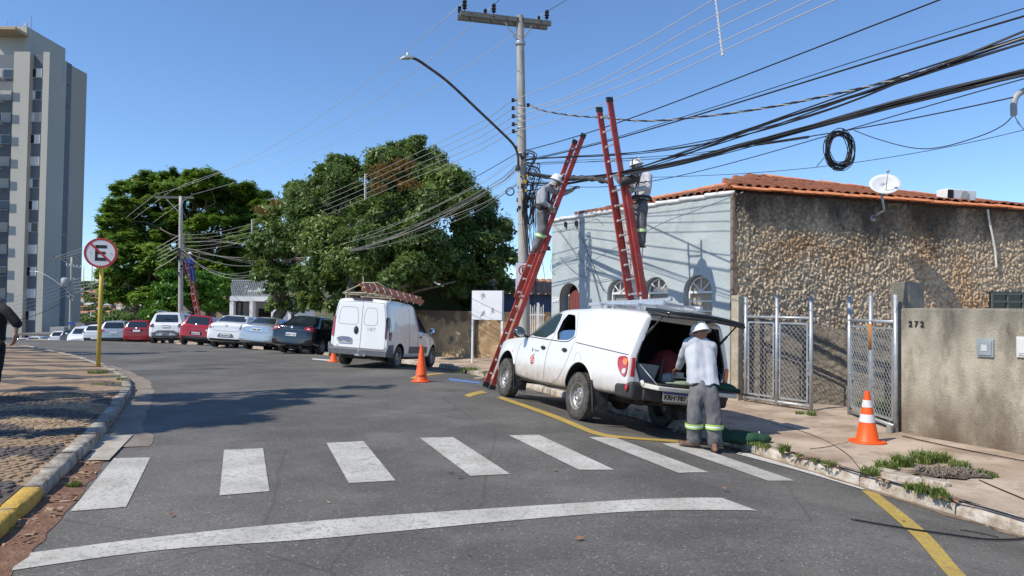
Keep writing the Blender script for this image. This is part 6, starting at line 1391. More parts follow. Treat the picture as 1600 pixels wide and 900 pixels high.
q = MB(); q.lathe([(.045, 0), (.045, .10), (.03, .11)], 10); o = q.build('pipe_stub', mat('grey_pvc', (.25,.25,.24), rough=.7)); gg = G(1390, 676); o.location = (gg.x, gg.y, gg.z); tag(o, 'short grey pipe stub at the foot of the rusty gate', 'pipe')

# ---------------------------------------------------------------- wall behind the van and the board
def old_wall_mat():
    m = mat('old_plaster_wall', (.27,.175,.095), (.52,.40,.24), rough=.95, scale=1.6, detail=12, bump=.8, bscale=20, c3=(.42,.29,.16), dirt=((.60,.50,.36), 2.2, .60, .66))
    nt = m.node_tree; n = nt.nodes; l = nt.links; b = n['Principled BSDF']; tc = n.new('ShaderNodeTexCoord'); sp = n.new('ShaderNodeSeparateXYZ'); l.new(tc.outputs['Object'], sp.inputs[0])
    prev = b.inputs['Base Color'].links[0].from_socket
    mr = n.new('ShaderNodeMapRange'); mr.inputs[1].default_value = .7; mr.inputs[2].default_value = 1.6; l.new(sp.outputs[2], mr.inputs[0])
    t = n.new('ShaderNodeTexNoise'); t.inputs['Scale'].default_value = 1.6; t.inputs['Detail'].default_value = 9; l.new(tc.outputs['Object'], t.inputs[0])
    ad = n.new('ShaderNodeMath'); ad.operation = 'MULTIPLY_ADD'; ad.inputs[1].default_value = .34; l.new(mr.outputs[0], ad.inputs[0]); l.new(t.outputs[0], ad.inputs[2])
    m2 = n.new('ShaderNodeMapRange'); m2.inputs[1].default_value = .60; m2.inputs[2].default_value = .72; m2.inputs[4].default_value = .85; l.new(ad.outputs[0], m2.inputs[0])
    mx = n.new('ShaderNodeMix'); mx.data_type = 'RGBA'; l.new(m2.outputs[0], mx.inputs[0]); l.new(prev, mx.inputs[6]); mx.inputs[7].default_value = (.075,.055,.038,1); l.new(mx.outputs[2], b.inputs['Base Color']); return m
owm = old_wall_mat()
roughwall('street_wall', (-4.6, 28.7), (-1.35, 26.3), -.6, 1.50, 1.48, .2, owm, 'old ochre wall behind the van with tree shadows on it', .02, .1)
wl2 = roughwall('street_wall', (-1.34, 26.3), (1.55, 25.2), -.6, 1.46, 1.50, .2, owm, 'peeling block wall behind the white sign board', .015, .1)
q = MB(); q.bar((-1.32, 26.22, -.4), (-1.32, 26.22, 1.35), .05, .05); o = q.build('wall_rod', mat('brown_rod', (.06,.04,.03), rough=.9)); tag(o, 'thin dark rusty rod standing against the block wall', 'rod')
# blue house beyond, with tile roof
bh = empty('house', label='dark blue low house with clay roof behind the white sign board', cat='house')
q = MB(); a_, c_ = P(735, 458, 30), P(880, 458, 30); q.add([(a_.x, 30, -.5), (c_.x, 30, -.5), (c_.x, 30, a_.z), (a_.x, 30, a_.z), (a_.x, 34, -.5), (c_.x, 34, -.5), (c_.x, 34, a_.z), (a_.x, 34, a_.z)], [(0, 1, 2, 3), (1, 5, 6, 2), (4, 0, 3, 7), (3, 2, 6, 7)])
q.build('wall', mat('slate_blue_render', (.06,.085,.16), (.08,.11,.19), rough=.85, scale=2), bh)
rt = mat('far_clay_tile', (.30,.13,.07), (.50,.24,.13), rough=.9, scale=4, dirt=((.16,.10,.07), 3, .55, .75))
q = MB(); z0 = a_.z+.02; z1 = P(800, 436, 33).z; n = 30
V_ = []
for i in range(n+1):
    x = a_.x-.3+(c_.x-a_.x+.6)*i/n
    for (yy, zz) in ((29.7, z0), (30.8, z0+(z1-z0)*.33), (31.9, z0+(z1-z0)*.66), (33, z1)): V_.append((x, yy, zz+.05*(i % 2)))
q.add(V_, [(i*4+k, (i+1)*4+k, (i+1)*4+k+1, i*4+k+1) for i in range(n) for k in range(3)]); o = q.build('roof', rt, bh); md = o.modifiers.new('t', 'SOLIDIFY'); md.thickness = .06
# green gable house under the tree
gh = empty('house', label='dark green gable wall house under the big tree', cat='house')
q = MB(); A1_, B1_, C1_, D1_ = P(608, 492, 31), P(738, 492, 31), P(700, 452, 31), P(612, 425, 31); pts = [(A1_.x, 31, -.6), (B1_.x, 31, -.6), (B1_.x, 31, P(738, 470, 31).z), (P(640, 428, 31).x, 31, P(640, 428, 31).z), (A1_.x, 31, D1_.z)]
q.add(pts+[(x, 37, z) for x, y, z in pts], [(0, 1, 2, 3, 4), (9, 8, 7, 6, 5)]+[(i, (i+1) % 5, 5+(i+1) % 5, 5+i) for i in range(5)]); q.build('wall', mat('olive_green_render', (.055,.085,.035), (.08,.11,.05), rough=.9, scale=2), gh)
q = MB(); p0, p1 = P(622, 432, 30.8), P(652, 424, 30.8); q.add([(p0.x, 30.5, p0.z+.0), (p1.x+.1, 30.5, p1.z), (p1.x+.1, 37, p1.z+.3), (p0.x, 37, p0.z+.3)], [(0, 1, 2, 3)]); p2 = P(745, 468, 30.8)
q.add([(p1.x, 30.5, p1.z+.03), (p2.x, 30.5, p2.z+.06), (p2.x, 37, p2.z+.3), (p1.x, 37, p1.z+.3)], [(0, 1, 2, 3)]); o = q.build('roof', mat('bright_clay', (.55,.17,.05), (.65,.25,.09), rough=.9, scale=3), gh); md = o.modifiers.new('t', 'SOLIDIFY'); md.thickness = .10
# small roofs peeping right of the tree
# blue house side gate: white grille near the pole
gr = empty('white_grille', label='white metal grille gate between the pole and the blue house', cat='gate'); xg = P(832, 480, 19.5); yg = 19.5
for k in range(7):
    x = P(829+k*3.3, 480, yg).x; q = MB(); q.bar((x, yg, -.4), (x, yg, P(830, 476+(k % 2)*3, yg).z), .022, .022); q.build('bar', trim_w, gr)
for z in (0.0, .75, 1.45): q = MB(); q.bar((P(828, 480, yg).x, yg, z), (P(852, 480, yg).x, yg, z), .02, .03); q.build('rail', trim_w, gr)
q = MB(); xx = P(841, 470, 19.3).x; q.bar((xx, 19.3, -.4), (xx, 19.3, P(841, 473, 19.3).z), .07, .07); q.build('post', trim_w, gr)
# sign board on two posts
bd = empty('sign_board', label='blank white board with faint scrawls on two white posts', cat='sign')
BY = 23.6; c0 = P(761, 477, BY); bw, bh = 1.13, .96; bd.matrix_world = frame(c0, (.90, -.44, 0), (-.44, -.90, 0))
q = MB(); q.box((0, 0, 0), (bw, bh, .03)); o = q.build('board', mat('board_white', (.66,.67,.70), (.74,.75,.77), rough=.5, scale=2), bd); bev(o, .006)
for x, w_ in ((-bw/2+.01, .05), (bw/2-.02, .075)): q = MB(); q.box((x, -.85, -.045), (w_, 2.66, .06)); q.build('post', sign_white, bd)
rr = random.Random(2)
for cx_, cz_, w_ in ((-.16, -.29, .17), (.20, -.20, .15)):
    q = MB(); q.tube(catmull([(cx_+rr.uniform(-w_, w_)*.6, cz_+rr.uniform(-.10, .12), .018) for k in range(13)], 5), .0045, 4); q.build('scrawl', mat('grey_scrawl', (.28,.26,.28), rough=.8), bd)
q = MB()
for k in range(9): q.box((-.20+rr.uniform(-.07, .12), bh/2-.10-rr.uniform(0, .20), .0165), (rr.uniform(.03, .07), rr.uniform(.04, .10), .003))
tag(q.build('stain', mat('grey_blue_stain', (.38,.42,.48), (.5,.53,.58), rough=.8, scale=20), bd), kind='stuff')

# ---------------------------------------------------------------- white building with lattice terrace
whb = empty('building', label='white flat roofed building with lattice screen behind the parked cars', cat='building'); Yb = 45.0
wwm = mat('white_render', (.66,.66,.67), (.74,.74,.75), rough=.8, scale=2)
def bxp(px0, py0, px1, py1, Y, dep, nm, mt, par):
    a_, c_ = P(px0, py0, Y), P(px1, py1, Y); q = MB(); q.box(((a_.x+c_.x)/2, Y+dep/2, (a_.z+c_.z)/2), (abs(c_.x-a_.x), dep, abs(a_.z-c_.z))); return q.build(nm, mt, par)
bxp(359, 463, 440, 471, Yb, 5, 'fascia', wwm, whb)
bxp(359, 471, 364, 515, Yb, .5, 'wall', wwm, whb); bxp(390, 471, 394, 515, Yb, .5, 'wall', wwm, whb); bxp(424, 471, 440, 515, Yb, 3.0, 'wall', wwm, whb)
bxp(363, 471, 391, 515, Yb+.4, .1, 'window', mat('grey_glazing', (.05,.055,.06), rough=.1), whb)
bxp(376, 471, 377, 515, Yb+.3, .1, 'mullion', black_pl, whb); bxp(364, 471, 390, 473, Yb+.3, .1, 'mullion', black_pl, whb)
bxp(393, 471, 426, 515, Yb+2.5, .1, 'porch_wall', mat('porch_grey_wall', (.33,.33,.37), rough=.8), whb); bxp(404, 482, 426, 515, Yb+2.3, .1, 'doorway', dark_in, whb)
q = MB(); rr = random.Random(9); x0, x1 = P(361, 450, Yb).x, P(436, 450, Yb).x; zt_, zb_ = P(361, 437, Yb).z, P(361, 463, Yb).z; n = 26
V_ = []
for k in range(n):
    x = x0+(x1-x0)*k/n; h_ = (zt_-zb_)
    q.tube([(x, Yb+.1, zb_), (x+.10, Yb+.1, zb_+h_*.3), (x-.05, Yb+.1, zb_+h_*.6), (x+.08, Yb+.1, zt_)], .028, 4)
    q.tube([(x+.1, Yb+.14, zb_), (x-.04, Yb+.14, zb_+h_*.35), (x+.12, Yb+.14, zb_+h_*.7), (x-.02, Yb+.14, zt_)], .022, 4)
for z in (zb_+.03, zt_-.02): q.bar((x0, Yb+.12, z), (x1, Yb+.12, z), .05, .05)
q.build('lattice', mat('grey_lattice', (.42,.43,.44), rough=.6), whb)
w2 = empty('house', label='small white gabled house glimpsed behind the left tree trunk', cat='house')
bxp(450, 485, 463, 515, 43, 4, 'wall', wwm, w2); q = MB(); a_, b_, c_ = P(449, 486, 42.9), P(457, 480, 42.9), P(466, 486, 42.9); q.add([a_, b_, c_, a_+Vector((0, 4, 0)), b_+Vector((0, 4, 0)), c_+Vector((0, 4, 0))], [(0, 2, 1), (0, 1, 4, 3), (1, 2, 5, 4)]); q.build('roof', wwm, w2); bxp(455, 490, 459, 497, 42.85, .1, 'window', dark_in, w2)

# ---------------------------------------------------------------- apartment tower
tw = empty('apartment_tower', label='tall grey apartment tower with stacked windows at the left edge', cat='building'); TY = 94.0
tw_c = mat('tower_light_render', (.40,.385,.345), (.46,.44,.40), rough=.85, scale=.12, detail=8, dirt=((.33,.32,.29), .25, .55, .75), stretch=(1, 1, .4))
tw_g = mat('tower_grey_render', (.13,.15,.175), (.16,.18,.205), rough=.85, scale=.3)
tw_s = mat('tower_side_render', (.37,.34,.30), (.42,.39,.35), rough=.85, scale=.15, stretch=(1, 1, .3))
X = lambda px, Y=TY: P(px, 300, Y).x
zt_ = P(66, 81, TY).z; zb_ = -12.0
def tbox(x0, x1, y0, y1, z0, z1, nm, mt, par=tw): q = MB(); q.box(((x0+x1)/2, (y0+y1)/2, (z0+z1)/2), (x1-x0, y1-y0, z1-z0)); return q.build(nm, mt, par)
xc = X(71.5); xe = X(61.5); xb = X(40.5); xa = X(15.5)
tbox(xe, xc, TY, TY+3.6, zb_, zt_, 'pier', tw_s if False else tw_c); tbox(xa, xb, TY, TY+6, zb_, zt_, 'pier', tw_c)
tbox(xb-.01, xe+.01, TY+.8, TY+9, zb_, zt_-.03, 'bay', tw_g); tbox(-75, xa, TY+1.2, TY+9, zb_, zt_-.02, 'bay', tw_g)
tbox(xc-4, xc-.01, TY+3.55, TY+4.8, zb_, zt_-.05, 'recess', tw_g); tbox(xc-4, xc-.35, TY+4.8, TY+8.9, zb_, zt_-.01, 'pier', tw_s)
# floors
pitch_px = 34.45; fl = 12
for k in range(-1, 13):
    py = 114+k*pitch_px
    if k < 0: continue
    zc_ = P(50, py, TY+.7).z; hgt = 1.28
    x0, x1 = X(41.5, TY+.7), X(60.5, TY+.7); mid = (x0+x1)/2
    q = MB(); q.box(((x0+x1)/2, TY+.74, zc_), (x1-x0, .10, hgt)); wf = q.build('window', mat('window_frame_pale', (.45,.45,.45), rough=.5), tw)
    st_ = [(0, 1), (1, 0), (1, 2), (0, 1), (1, 1), (1, 0), (0, 1), (1, 0), (1, 1), (0, 1), (1, 1), (0, 1)][k % 12]
    for j, s_ in enumerate(st_):
        q = MB(); q.box((x0+(x1-x0)*(.26+.48*j), TY+.67, zc_), ((x1-x0)*.45, .05, hgt*.88)); q.build('pane', [mat('tower_dark_pane', (.02,.02,.022), rough=.2), mat('shutter_white', (.68,.68,.66), rough=.6), mat('shutter_grey', (.36,.35,.33), rough=.6)][s_], wf)
    q = MB(); x0, x1 = -74, X(14, TY+1.1); q.box(((x0+x1)/2, TY+1.1, zc_), (x1-x0, .14, hgt)); wf = q.build('window', mat('window_frame_pale', (.45,.45,.45), rough=.5), tw)
    for j in range(6):
        q = MB(); q.box((x1-1.3*j-.62, TY+1.02, zc_), (1.15, .06, hgt*.85)); q.build('pane', mat('shutter_grey', (.36,.35,.33), rough=.6) if (j+k) % 3 else mat('tower_blue_pane', (.05,.07,.09), rough=.15), wf)
    # balconies out of frame to the left throw the slanted shadows; brackets on the recessed side
    q = MB(); q.box((X(4)-2.6, TY-.55, zc_-1.15), (4.6, 1.5, .16)); q.box((X(4)-2.6, TY-1.25, zc_-.65), (4.6, .07, .9)); q.build('balcony', tw_c, tw)
    q = MB(); q.box((xc-.25, TY+4.05, zc_-.6), (.5, .5, .35)); q.build('side_window', mat('tower_dark_pane', (.02,.02,.022), rough=.2), tw)
# roof house
z1 = P(34, 41, TY+3).z; x34 = X(34, TY+3)
tbox(-75, x34, TY+3, TY+11.5, zt_-.2, z1, 'penthouse', tw_c); 
q = MB(); q.box((X(63, TY+9)-1.0, TY+7, (zt_+P(63, 62, TY+9).z)/2), (2.0, 5, P(63, 62, TY+9).z-zt_)); 
q = MB(); q.box((X(6, TY+1)-1.2, TY+1.6, P(5, 47, TY+1).z), (5.2, 2.8, .35)); q.build('canopy', mat('tan_slab', (.42,.33,.22), rough=.9), tw)
q = MB(); xx = X(9, TY+1.5)
for dx in (0, .5): q.tube([(xx+dx, TY+2.6, zt_), (xx+dx, TY+2.6, z1)], .03, 5)
for k in range(10): q.tube([(xx, TY+2.6, zt_+k*.33), (xx+.5, TY+2.6, zt_+k*.33)], .02, 4)
q.build('access_ladder', galv, tw)
q = MB(); q.tube([(X(41, TY+6), TY+6, P(41, 47, TY+6).z), (X(41, TY+6), TY+6, P(41, 23, TY+6).z)], .05, 5); q.tube([(X(19, TY+4), TY+4, z1), (X(19, TY+4), TY+4, z1+1.2)], .03, 5); q.tube([(X(31, TY+4), TY+4, z1), (X(31, TY+4), TY+4, z1+.5)], .04, 5); q.box((X(32, TY+4), TY+4, z1+.6), (.35, .2, .4)); q.tube([(X(3, TY+4), TY+4, z1), (X(3, TY+4), TY+4, z1+1.2), (X(9, TY+4), TY+4, z1+1.1), (X(9, TY+4), TY+4, z1)], .03, 5); q.build('antenna', galv, tw)
# low flat roof and wall in front of the tower, beige car port
lw = empty('carport', label='low dark slab carport at the foot of the tower', cat='carport')
bxp(22, 521, 118, 525, 88, 5, 'roof_slab', mat('grey_slab', (.17,.16,.15), rough=.9), lw); 
for x in (26, 60, 96): bxp(x, 524, x+1, 536, 88, .3, 'post', tw_g, lw)
bxp(78, 511, 100, 522, 90, 2, 'awning', mat('awning_grey', (.30,.31,.32), rough=.6), lw)
b2 = empty('building', label='long low grey wall building right of the tower foot', cat='building'); bxp(118, 504, 205, 520, 92, 8, 'wall', mat('grey_wall_far', (.20,.20,.22), rough=.9), b2); bxp(128, 503, 200, 506, 91.6, 9, 'roof', mat('dark_roof_edge', (.03,.03,.03), rough=.9), b2)
# ---------------------------------------------------------------- town on the far hillside
hm = [mat('town_white', (.58,.56,.53), rough=.9), mat('town_cream', (.50,.44,.36), rough=.9), mat('town_grey', (.36,.36,.37), rough=.9), mat('town_brick', (.40,.22,.15), rough=.9)]
rm_ = [mat('town_tile', (.42,.19,.11), rough=.95), mat('town_tile_dark', (.30,.15,.10), rough=.95), mat('town_metal', (.40,.40,.42), rough=.7)]
rr = random.Random(21); protos = []
for a_ in range(4):
    for b_ in range(3):
        q = MB(); q.box((0, 0, 2), (10, 8, 8)); w_ = q.mesh('wall', hm[a_]); q = MB(); z = 6.05
        q.add([(-5.4, -4.4, z), (5.4, -4.4, z), (5.4, 4.4, z), (-5.4, 4.4, z), (-5.4, 0, z+2), (5.4, 0, z+2)], [(0, 1, 5, 4), (2, 3, 4, 5), (0, 4, 3), (1, 2, 5), (0, 3, 2, 1)]); r_ = q.mesh('roof', rm_[b_])
        q = MB()
        for x in (-3, 0, 3): q.box((x, -4.03, 3.4), (1.3, .1, 1.5))
        protos.append((w_, r_, q.mesh('window', dark_in)))
for k in range(150):
    px = rr.uniform(104, 232); d_ = rr.uniform(640, 1180); v = ray(px, 480); x = v.x/v.y*d_
    z = float(terr(np.array([x]), np.array([d_]))[0])+3.5*math.sin(x*.011+d_*.004)+2.5*math.sin(x*.027-d_*.013)
    e = empty('hillside_house', (x, d_, z), rr.uniform(-.5, .5), 'small house with tiled or pale roof on the far hillside', 'house', 'houses on the far hillside'); s = rr.uniform(.7, 1.25); e.scale = (s, s, s*rr.uniform(.8, 1.1))
    w_, r_, wi = rr.choice(protos)
    for nm, me_ in (('wall', w_), ('roof', r_), ('window', wi)): 
        o = bpy.data.objects.new(nm, me_); COL.objects.link(o); o.parent = e
        if nm == 'window': o['kind'] = 'stuff'
for k, (px, py, h_) in enumerate([(130, 452, 45), (143, 452, 55), (176, 440, 60), (134, 447, 30)][:3]):
    p = P(px, py+8, 1150); q = MB(); q.tube([p, p+Vector((0, 0, h_))], [.9, .4], 5); tag(q.build('radio_mast', galv), ['left slender radio mast on the far hilltop', 'second radio mast on the far hilltop, right of the first', 'radio mast on the hill seen beside the yellow sign post'][k], 'mast')
# ================================================================== POLES, WIRES, LADDERS
def ins(b, p, s=1.0, mi=0):
    b.lathe([(.02*s, 0), (.055*s, .02*s), (.03*s, .05*s), (.06*s, .08*s), (.035*s, .11*s), (.055*s, .15*s), (.03*s, .20*s), (.001, .21*s)], 10, mi, Matrix.Translation(p))
POLE = Vector((.36, 17.6, 0))
mp = empty('utility_pole', (POLE.x, POLE.y, -.3), label='tall concrete utility pole with timber crossarm and long street lamp arm in the middle', cat='utility pole'); MI = Matrix.Translation((-POLE.x, -POLE.y, .3))
def ml(mb, name, mt, parent=None, sm=True):
    mb.v = [tuple(MI @ Vector(v)) for v in mb.v]; o = mb.build(name, mt, parent or mp, smooth=sm); 
    if sm: o.data.set_sharp_from_angle(angle=R(40))
    return o
ptop = P(812.5, 25, 17.6)
q = MB(); N = 14; q.tube([Vector((POLE.x, POLE.y, -.5)).lerp(ptop, i/N) for i in range(N+1)], [.152-.062*i/N for i in range(N+1)], 20); shaft = ml(q, 'shaft', conc_pole)
def pole_at(py): 
    t = 0; a, b = Vector((POLE.x, POLE.y, -.5)), ptop
    z = P(816, py, 17.6).z; return a.lerp(b, (z-a.z)/(b.z-a.z))
AL, AR = P(717, 24, 17.2), P(857.5, 40, 17.95); ad_ = (AR-AL).normalized(); an_ = Vector((ad_.y, -ad_.x, 0)).normalized()
for s in (1, -1):
    q = MB(); q.bar(AL+an_*.13*s, AR+an_*.13*s, .085, .115, 0); o = ml(q, 'crossarm', cross_m, None, False)
    q = MB()
    for t in (.12, .35, .5, .62, .68, .88): c0 = AL.lerp(AR, t)+an_*(.13*s); q.tube([c0-an_*.07, c0+an_*.07], .014, 6)
    ml(q, 'bolt', black_ins)
for t, s, h in ((.045, 1, 1.15), (.02, -1, .9), (.36, 1, 1.1), (.30, -1, .9), (.955, 1, 1.1), (.905, -1, .8)):
    q = MB(); c0 = AL.lerp(AR, t)+an_*(.13*s); q.tube([c0, c0+Vector((0, 0, .12))], .012, 6); ins(q, c0+Vector((0, 0, .11)), h); ml(q, 'insulator', black_ins)
cpt = pole_at(68)
for s in (.10, -.10):
    for t in (.30 if s > 0 else .42, .80):
        q = MB(); q.bar(AL.lerp(AR, .44 if t < .5 and s > 0 else (.52 if t < .5 else .82))+an_*s, cpt+an_*s*.9, .035, .012); ml(q, 'brace', galv, None, False)
q = MB(); q.lathe([(.125, -.04), (.13, 0), (.125, .04)], 18, 0, Matrix.Translation(cpt)); ml(q, 'clamp_band', galv)
for py in (300, 292, 240, 246, 165, 183, 200, 262, 410, 350):
    c0 = pole_at(py); q = MB(); r0 = .152-.062*(c0.z+.5)/(ptop.z+.5); q.lathe([(r0+.006, -.014), (r0+.009, 0), (r0+.006, .014)], 18, 0, Matrix.Translation(c0)); ml(q, 'clamp_band', galv)
LV = []
for py in (157.5, 170, 182.5, 195, 206):
    c0 = pole_at(py); a = c0+Vector((-.20, -.05, 0)); q = MB(); q.bar(c0, a, .02, .02); q.lathe([(.035, -.045), (.05, -.03), (.028, -.005), (.05, .02), (.03, .045)], 10, 0, Matrix.Translation(a)); ml(q, 'insulator', black_ins); LV.append(a)
for py in (165,): c0 = pole_at(py); a = c0+Vector((.17, -.05, 0)); q = MB(); q.lathe([(.035, -.045), (.05, -.03), (.028, -.005), (.05, .02), (.03, .045)], 10, 0, Matrix.Translation(a)); ml(q, 'insulator', black_ins)
# lamp arm and head
q = MB(); la = [P(810, 265, 17.45), P(809, 243, 17.4), P(803, 227, 17.3), P(785, 208, 17.0), P(745, 170, 16.4), P(700, 128, 15.8), P(665, 102, 15.3), P(651, 93, 15.1), P(645, 91, 15.05)]; q.tube(catmull(la, 6), .030, 10); arm = ml(q, 'lamp_arm', mat('rusty_dark_tube', (.045,.035,.03), (.12,.085,.065), rough=.8, scale=8))
hl, hr_ = P(626, 91, 14.8), P(650, 92, 15.1); d = (hr_-hl).normalized(); 
q = MB(); M = frame((hl+hr_)/2, d, d.cross(Vector((0, 0, 1))).cross(d)*1.0) if False else None
M = Matrix((d, Vector((0, 0, 1)).cross(d).normalized(), d.cross(Vector((0, 0, 1)).cross(d).normalized()))).transposed().to_4x4(); M.translation = (hl+hr_)/2
q.add([(-.17, -.09, 0), (.06, -.10, 0), (.17, -.03, .01), (.17, .03, .01), (.06, .10, 0), (-.17, .09, 0), (-.13, -.06, .045), (.06, -.07, .055), (.16, -.025, .04), (.16, .025, .04), (.06, .07, .055), (-.13, .06, .045)], [(5, 4, 3, 2, 1, 0), (6, 7, 8, 9, 10, 11)]+[(i, (i+1) % 6, 6+(i+1) % 6, 6+i) for i in range(6)], 0, M)
q.lathe([(.035, 0), (.035, .05), (.02, .07)], 10, 0, M @ Matrix.Translation((.0, 0, .05))); hd = ml(q, 'lamp_head', mat('lamp_alu', (.50,.52,.50), (.60,.62,.60), rough=.4, metal=.3), arm)
q = MB(); q.box((-.04, 0, -.006), (.2, .15, .012), 0, M); ml(q, 'lamp_lens', mat('lamp_lens_glass', (.45,.46,.42), rough=.15), hd)
# messy gear on the pole: brackets, splice boxes, hanging coils
q = MB(); rr = random.Random(5)
for k in range(26):
    c0 = pole_at(rr.uniform(228, 330)); a = rr.uniform(0, 6.3); r0 = .13; p = c0+Vector((r0*math.cos(a), r0*math.sin(a), 0)); q.box(p, (rr.uniform(.03, .08), rr.uniform(.03, .08), rr.uniform(.03, .12)))
for k in range(22):
    c0 = pole_at(rr.uniform(236, 300)); a = rr.uniform(-.9, 1.2); L = rr.uniform(.15, .5); p0 = c0+Vector((.12, -.08, 0)); p1 = p0+Vector((L*.7, -.1, -rr.uniform(.0, .25))); p2 = c0+Vector((rr.uniform(.05, .25), -.15, -rr.uniform(.3, .9))); q.tube(catmull([p0, p1, p2], 6), rr.choice([.006, .009, .012]), 5)
ml(q, 'cable_tangle', black_rub)
q = MB()
for k in range(7): p = pole_at(rr.uniform(240, 300))+Vector((rr.uniform(.02, .22), -.17, 0)); q.box(p, (.035, .03, .05))
ml(q, 'yellow_tag', mat('yellow_tag', (.75,.50,.03), rough=.6))
q = MB(); c0 = pole_at(330)+Vector((.13, -.16, 0))
for k in range(12):
    cc = c0+Vector((rr.uniform(-.05, .06), rr.uniform(-.04, .04), rr.uniform(-.12, .12))); a, b_ = rr.uniform(.10, .16), rr.uniform(.28, .42); q.tube([cc+Vector((a*math.cos(t)*.8, .3*a*math.sin(2*t), b_*math.sin(t))) for t in np.linspace(0, 2*PI, 17)], .009, 5)
ml(q, 'cable_coil', black_rub)
q = MB()
for k in range(16):
    x0 = rr.uniform(-.05, .38); c0 = pole_at(rr.uniform(280, 330))+Vector((x0, -.17, 0)); p2 = pole_at(rr.uniform(400, 500))+Vector((rr.uniform(.12, .40), -.16, 0)); q.tube(catmull([c0, c0.lerp(p2, .5)+Vector((rr.uniform(-.1, .12), 0, 0)), p2], 6), rr.choice([.005, .007, .010]), 5)
ml(q, 'hanging_cable', mat('black_blue_cable', (.015,.017,.024), rough=.5))
q = MB(); cc = P(797, 299, 17.0); 
for k in range(4): q.tube([cc+Vector(((.085+.006*k)*math.cos(t), .01*k, (.085+.004*k)*math.sin(t))) for t in np.linspace(0, 2*PI, 21)], .007, 5)
ml(q, 'cable_coil', black_rub)
# parking sign on the pole: E in a red ring
sg = empty('parking_sign', label='white rectangular parking sign with a ringed E on the concrete pole', cat='sign'); Ys_ = 17.35
a_, c_ = P(806, 411, Ys_), P(830, 457, Ys_); Ms = frame(((a_.x+c_.x)/2, Ys_, (a_.z+c_.z)/2), (1, .12, 0), (.12, -1, 0)); w_, h_ = c_.x-a_.x, a_.z-c_.z
q = MB(); q.box((0, 0, 0), (w_, h_, .012)); o = q.build('plate', sign_white, sg); bev(o, .004)
q = MB(); q.lathe([(.128, .0065), (.128, .010), (.100, .010), (.100, .0065)], 36, cap=False); o = q.build('ring', sign_red, sg, smooth=False); o.location = (0, h_*.5-.175, 0)
text_mesh('E', .17, ink, sg, Matrix.Translation((-.004, h_*.5-.175, .008)), 'sign_letter', .001, .006)
q = MB(); q.box((0, -h_*.17, .0065), (w_, .004, .002)); q.build('divider', seam_lt, sg)
q = MB(); q.box((-w_*.36, -h_*.30, .0075), (.05, .055, .003)); o = q.build('blue_symbol', sign_blue, sg); sg.matrix_world = Ms
# no parking sign on yellow post
g0 = G(153, 581, .0); sp_ = empty('no_parking_sign', (g0.x, g0.y, g0.z), label='round red ringed no parking E sign on a yellow post', cat='sign'); Yp = g0.y; topz = P(158, 376, Yp)
scl = Yp/1120; ctr = P(158.3, 395.5, Yp-.05)-g0; rad = 23.3*scl
q = MB(); q.tube([(0, 0, -.3), (ctr.x*.97, 0, ctr.z+rad*.6)], .048, 14); q.build('post', yellow_m, sp_, smooth=True)
nrm = Vector((.30, -1, .02)).normalized(); Mr = frame(ctr+nrm*.05, (1, .30, 0), nrm)
q = MB(); q.lathe([(rad, 0), (rad, .012), (.001, .012)], 44); o = q.build('disc', sign_white, sp_); o.matrix_local = Mr; dsc = o
q = MB(); q.lathe([(rad, .0125), (rad, .017), (rad*.865, .017), (rad*.865, .0125)], 44, cap=False); q.build('ring', sign_red, dsc)
q = MB(); 
for (cx_, cy_, w_, h_) in ((-.27, 0, .15, 1.0), (.06, .40, .62, .20), (.03, .0, .52, .17), (.06, -.40, .62, .20)): q.box((cx_*rad*.95, cy_*rad*1.05, .0145), (w_*rad, h_*rad*1.05, .003))
q.build('sign_letter', ink, dsc)
q = MB(); q.box((0, 0, .0185), (rad*1.78, rad*.13, .003), 0, Matrix.Rotation(-PI/4, 4, 'Z')); q.build('slash', sign_red, dsc)
q = MB(); q.ball((-rad*.62, 0, .014), .012, 6, 4); q.ball((rad*.62, 0, .014), .012, 6, 4); q.build('rivet', galv, dsc)

# far poles
def far_pole(px_b, px_t, py_t, Y, rb, rt_, label, arm_px, zoff=0):
    a = P(px_b, 480, Y); a.z = float(fall(Y))-.8; t = P(px_t, py_t, Y); e = empty('utility_pole', (a.x, a.y, a.z), label=label, cat='utility pole'); I = Matrix.Translation(-a)
    q = MB(); n = 8; q.tube([I @ a.lerp(t, i/n) for i in range(n+1)], [rb+(rt_-rb)*i/n for i in range(n+1)], 14); q.build('shaft', conc_pole, e, smooth=True)
    l, r_ = P(arm_px[0], arm_px[1], Y-.2), P(arm_px[2], arm_px[3], Y+.2); 
    q = MB(); q.bar(I @ l, I @ r_, .1, .13); q.build('crossarm', cross_m, e)
    q = MB()
    for tt_ in (.03, .33, .95): ins(q, I @ l.lerp(r_, tt_)+Vector((0, 0, .06)), 1.2)
    q.build('insulator', black_ins, e, smooth=True); m_ = l.lerp(r_, .5)
    q = MB(); q.bar(I @ l.lerp(r_, .25), I @ (t-Vector((0, 0, 1.1))), .03, .03); q.bar(I @ l.lerp(r_, .75), I @ (t-Vector((0, 0, 1.1))), .03, .03); q.build('brace', galv, e)
    return e, I, a, t
e2, I2, a2, t2 = far_pole(284, 282.5, 307, 46, .17, .11, 'concrete pole standing before the spreading tree, a worker ladder leaning on it', (242, 308, 303, 309))
q = MB()
for k in range(14): z = 4.2+rr.uniform(-.7, .9); q.box(I2 @ Vector((a2.x+rr.uniform(-.25, .3), 45.8, z)), (.12, .12, rr.uniform(.05, .3)))
tag(q.build('cable_gear', black_rub, e2), kind='stuff')
e3, I3, a3, t3 = far_pole(111, 112.5, 402, 85, .19, .14, 'distant concrete pole with a transformer in front of the apartment tower', (83, 403, 127, 405))
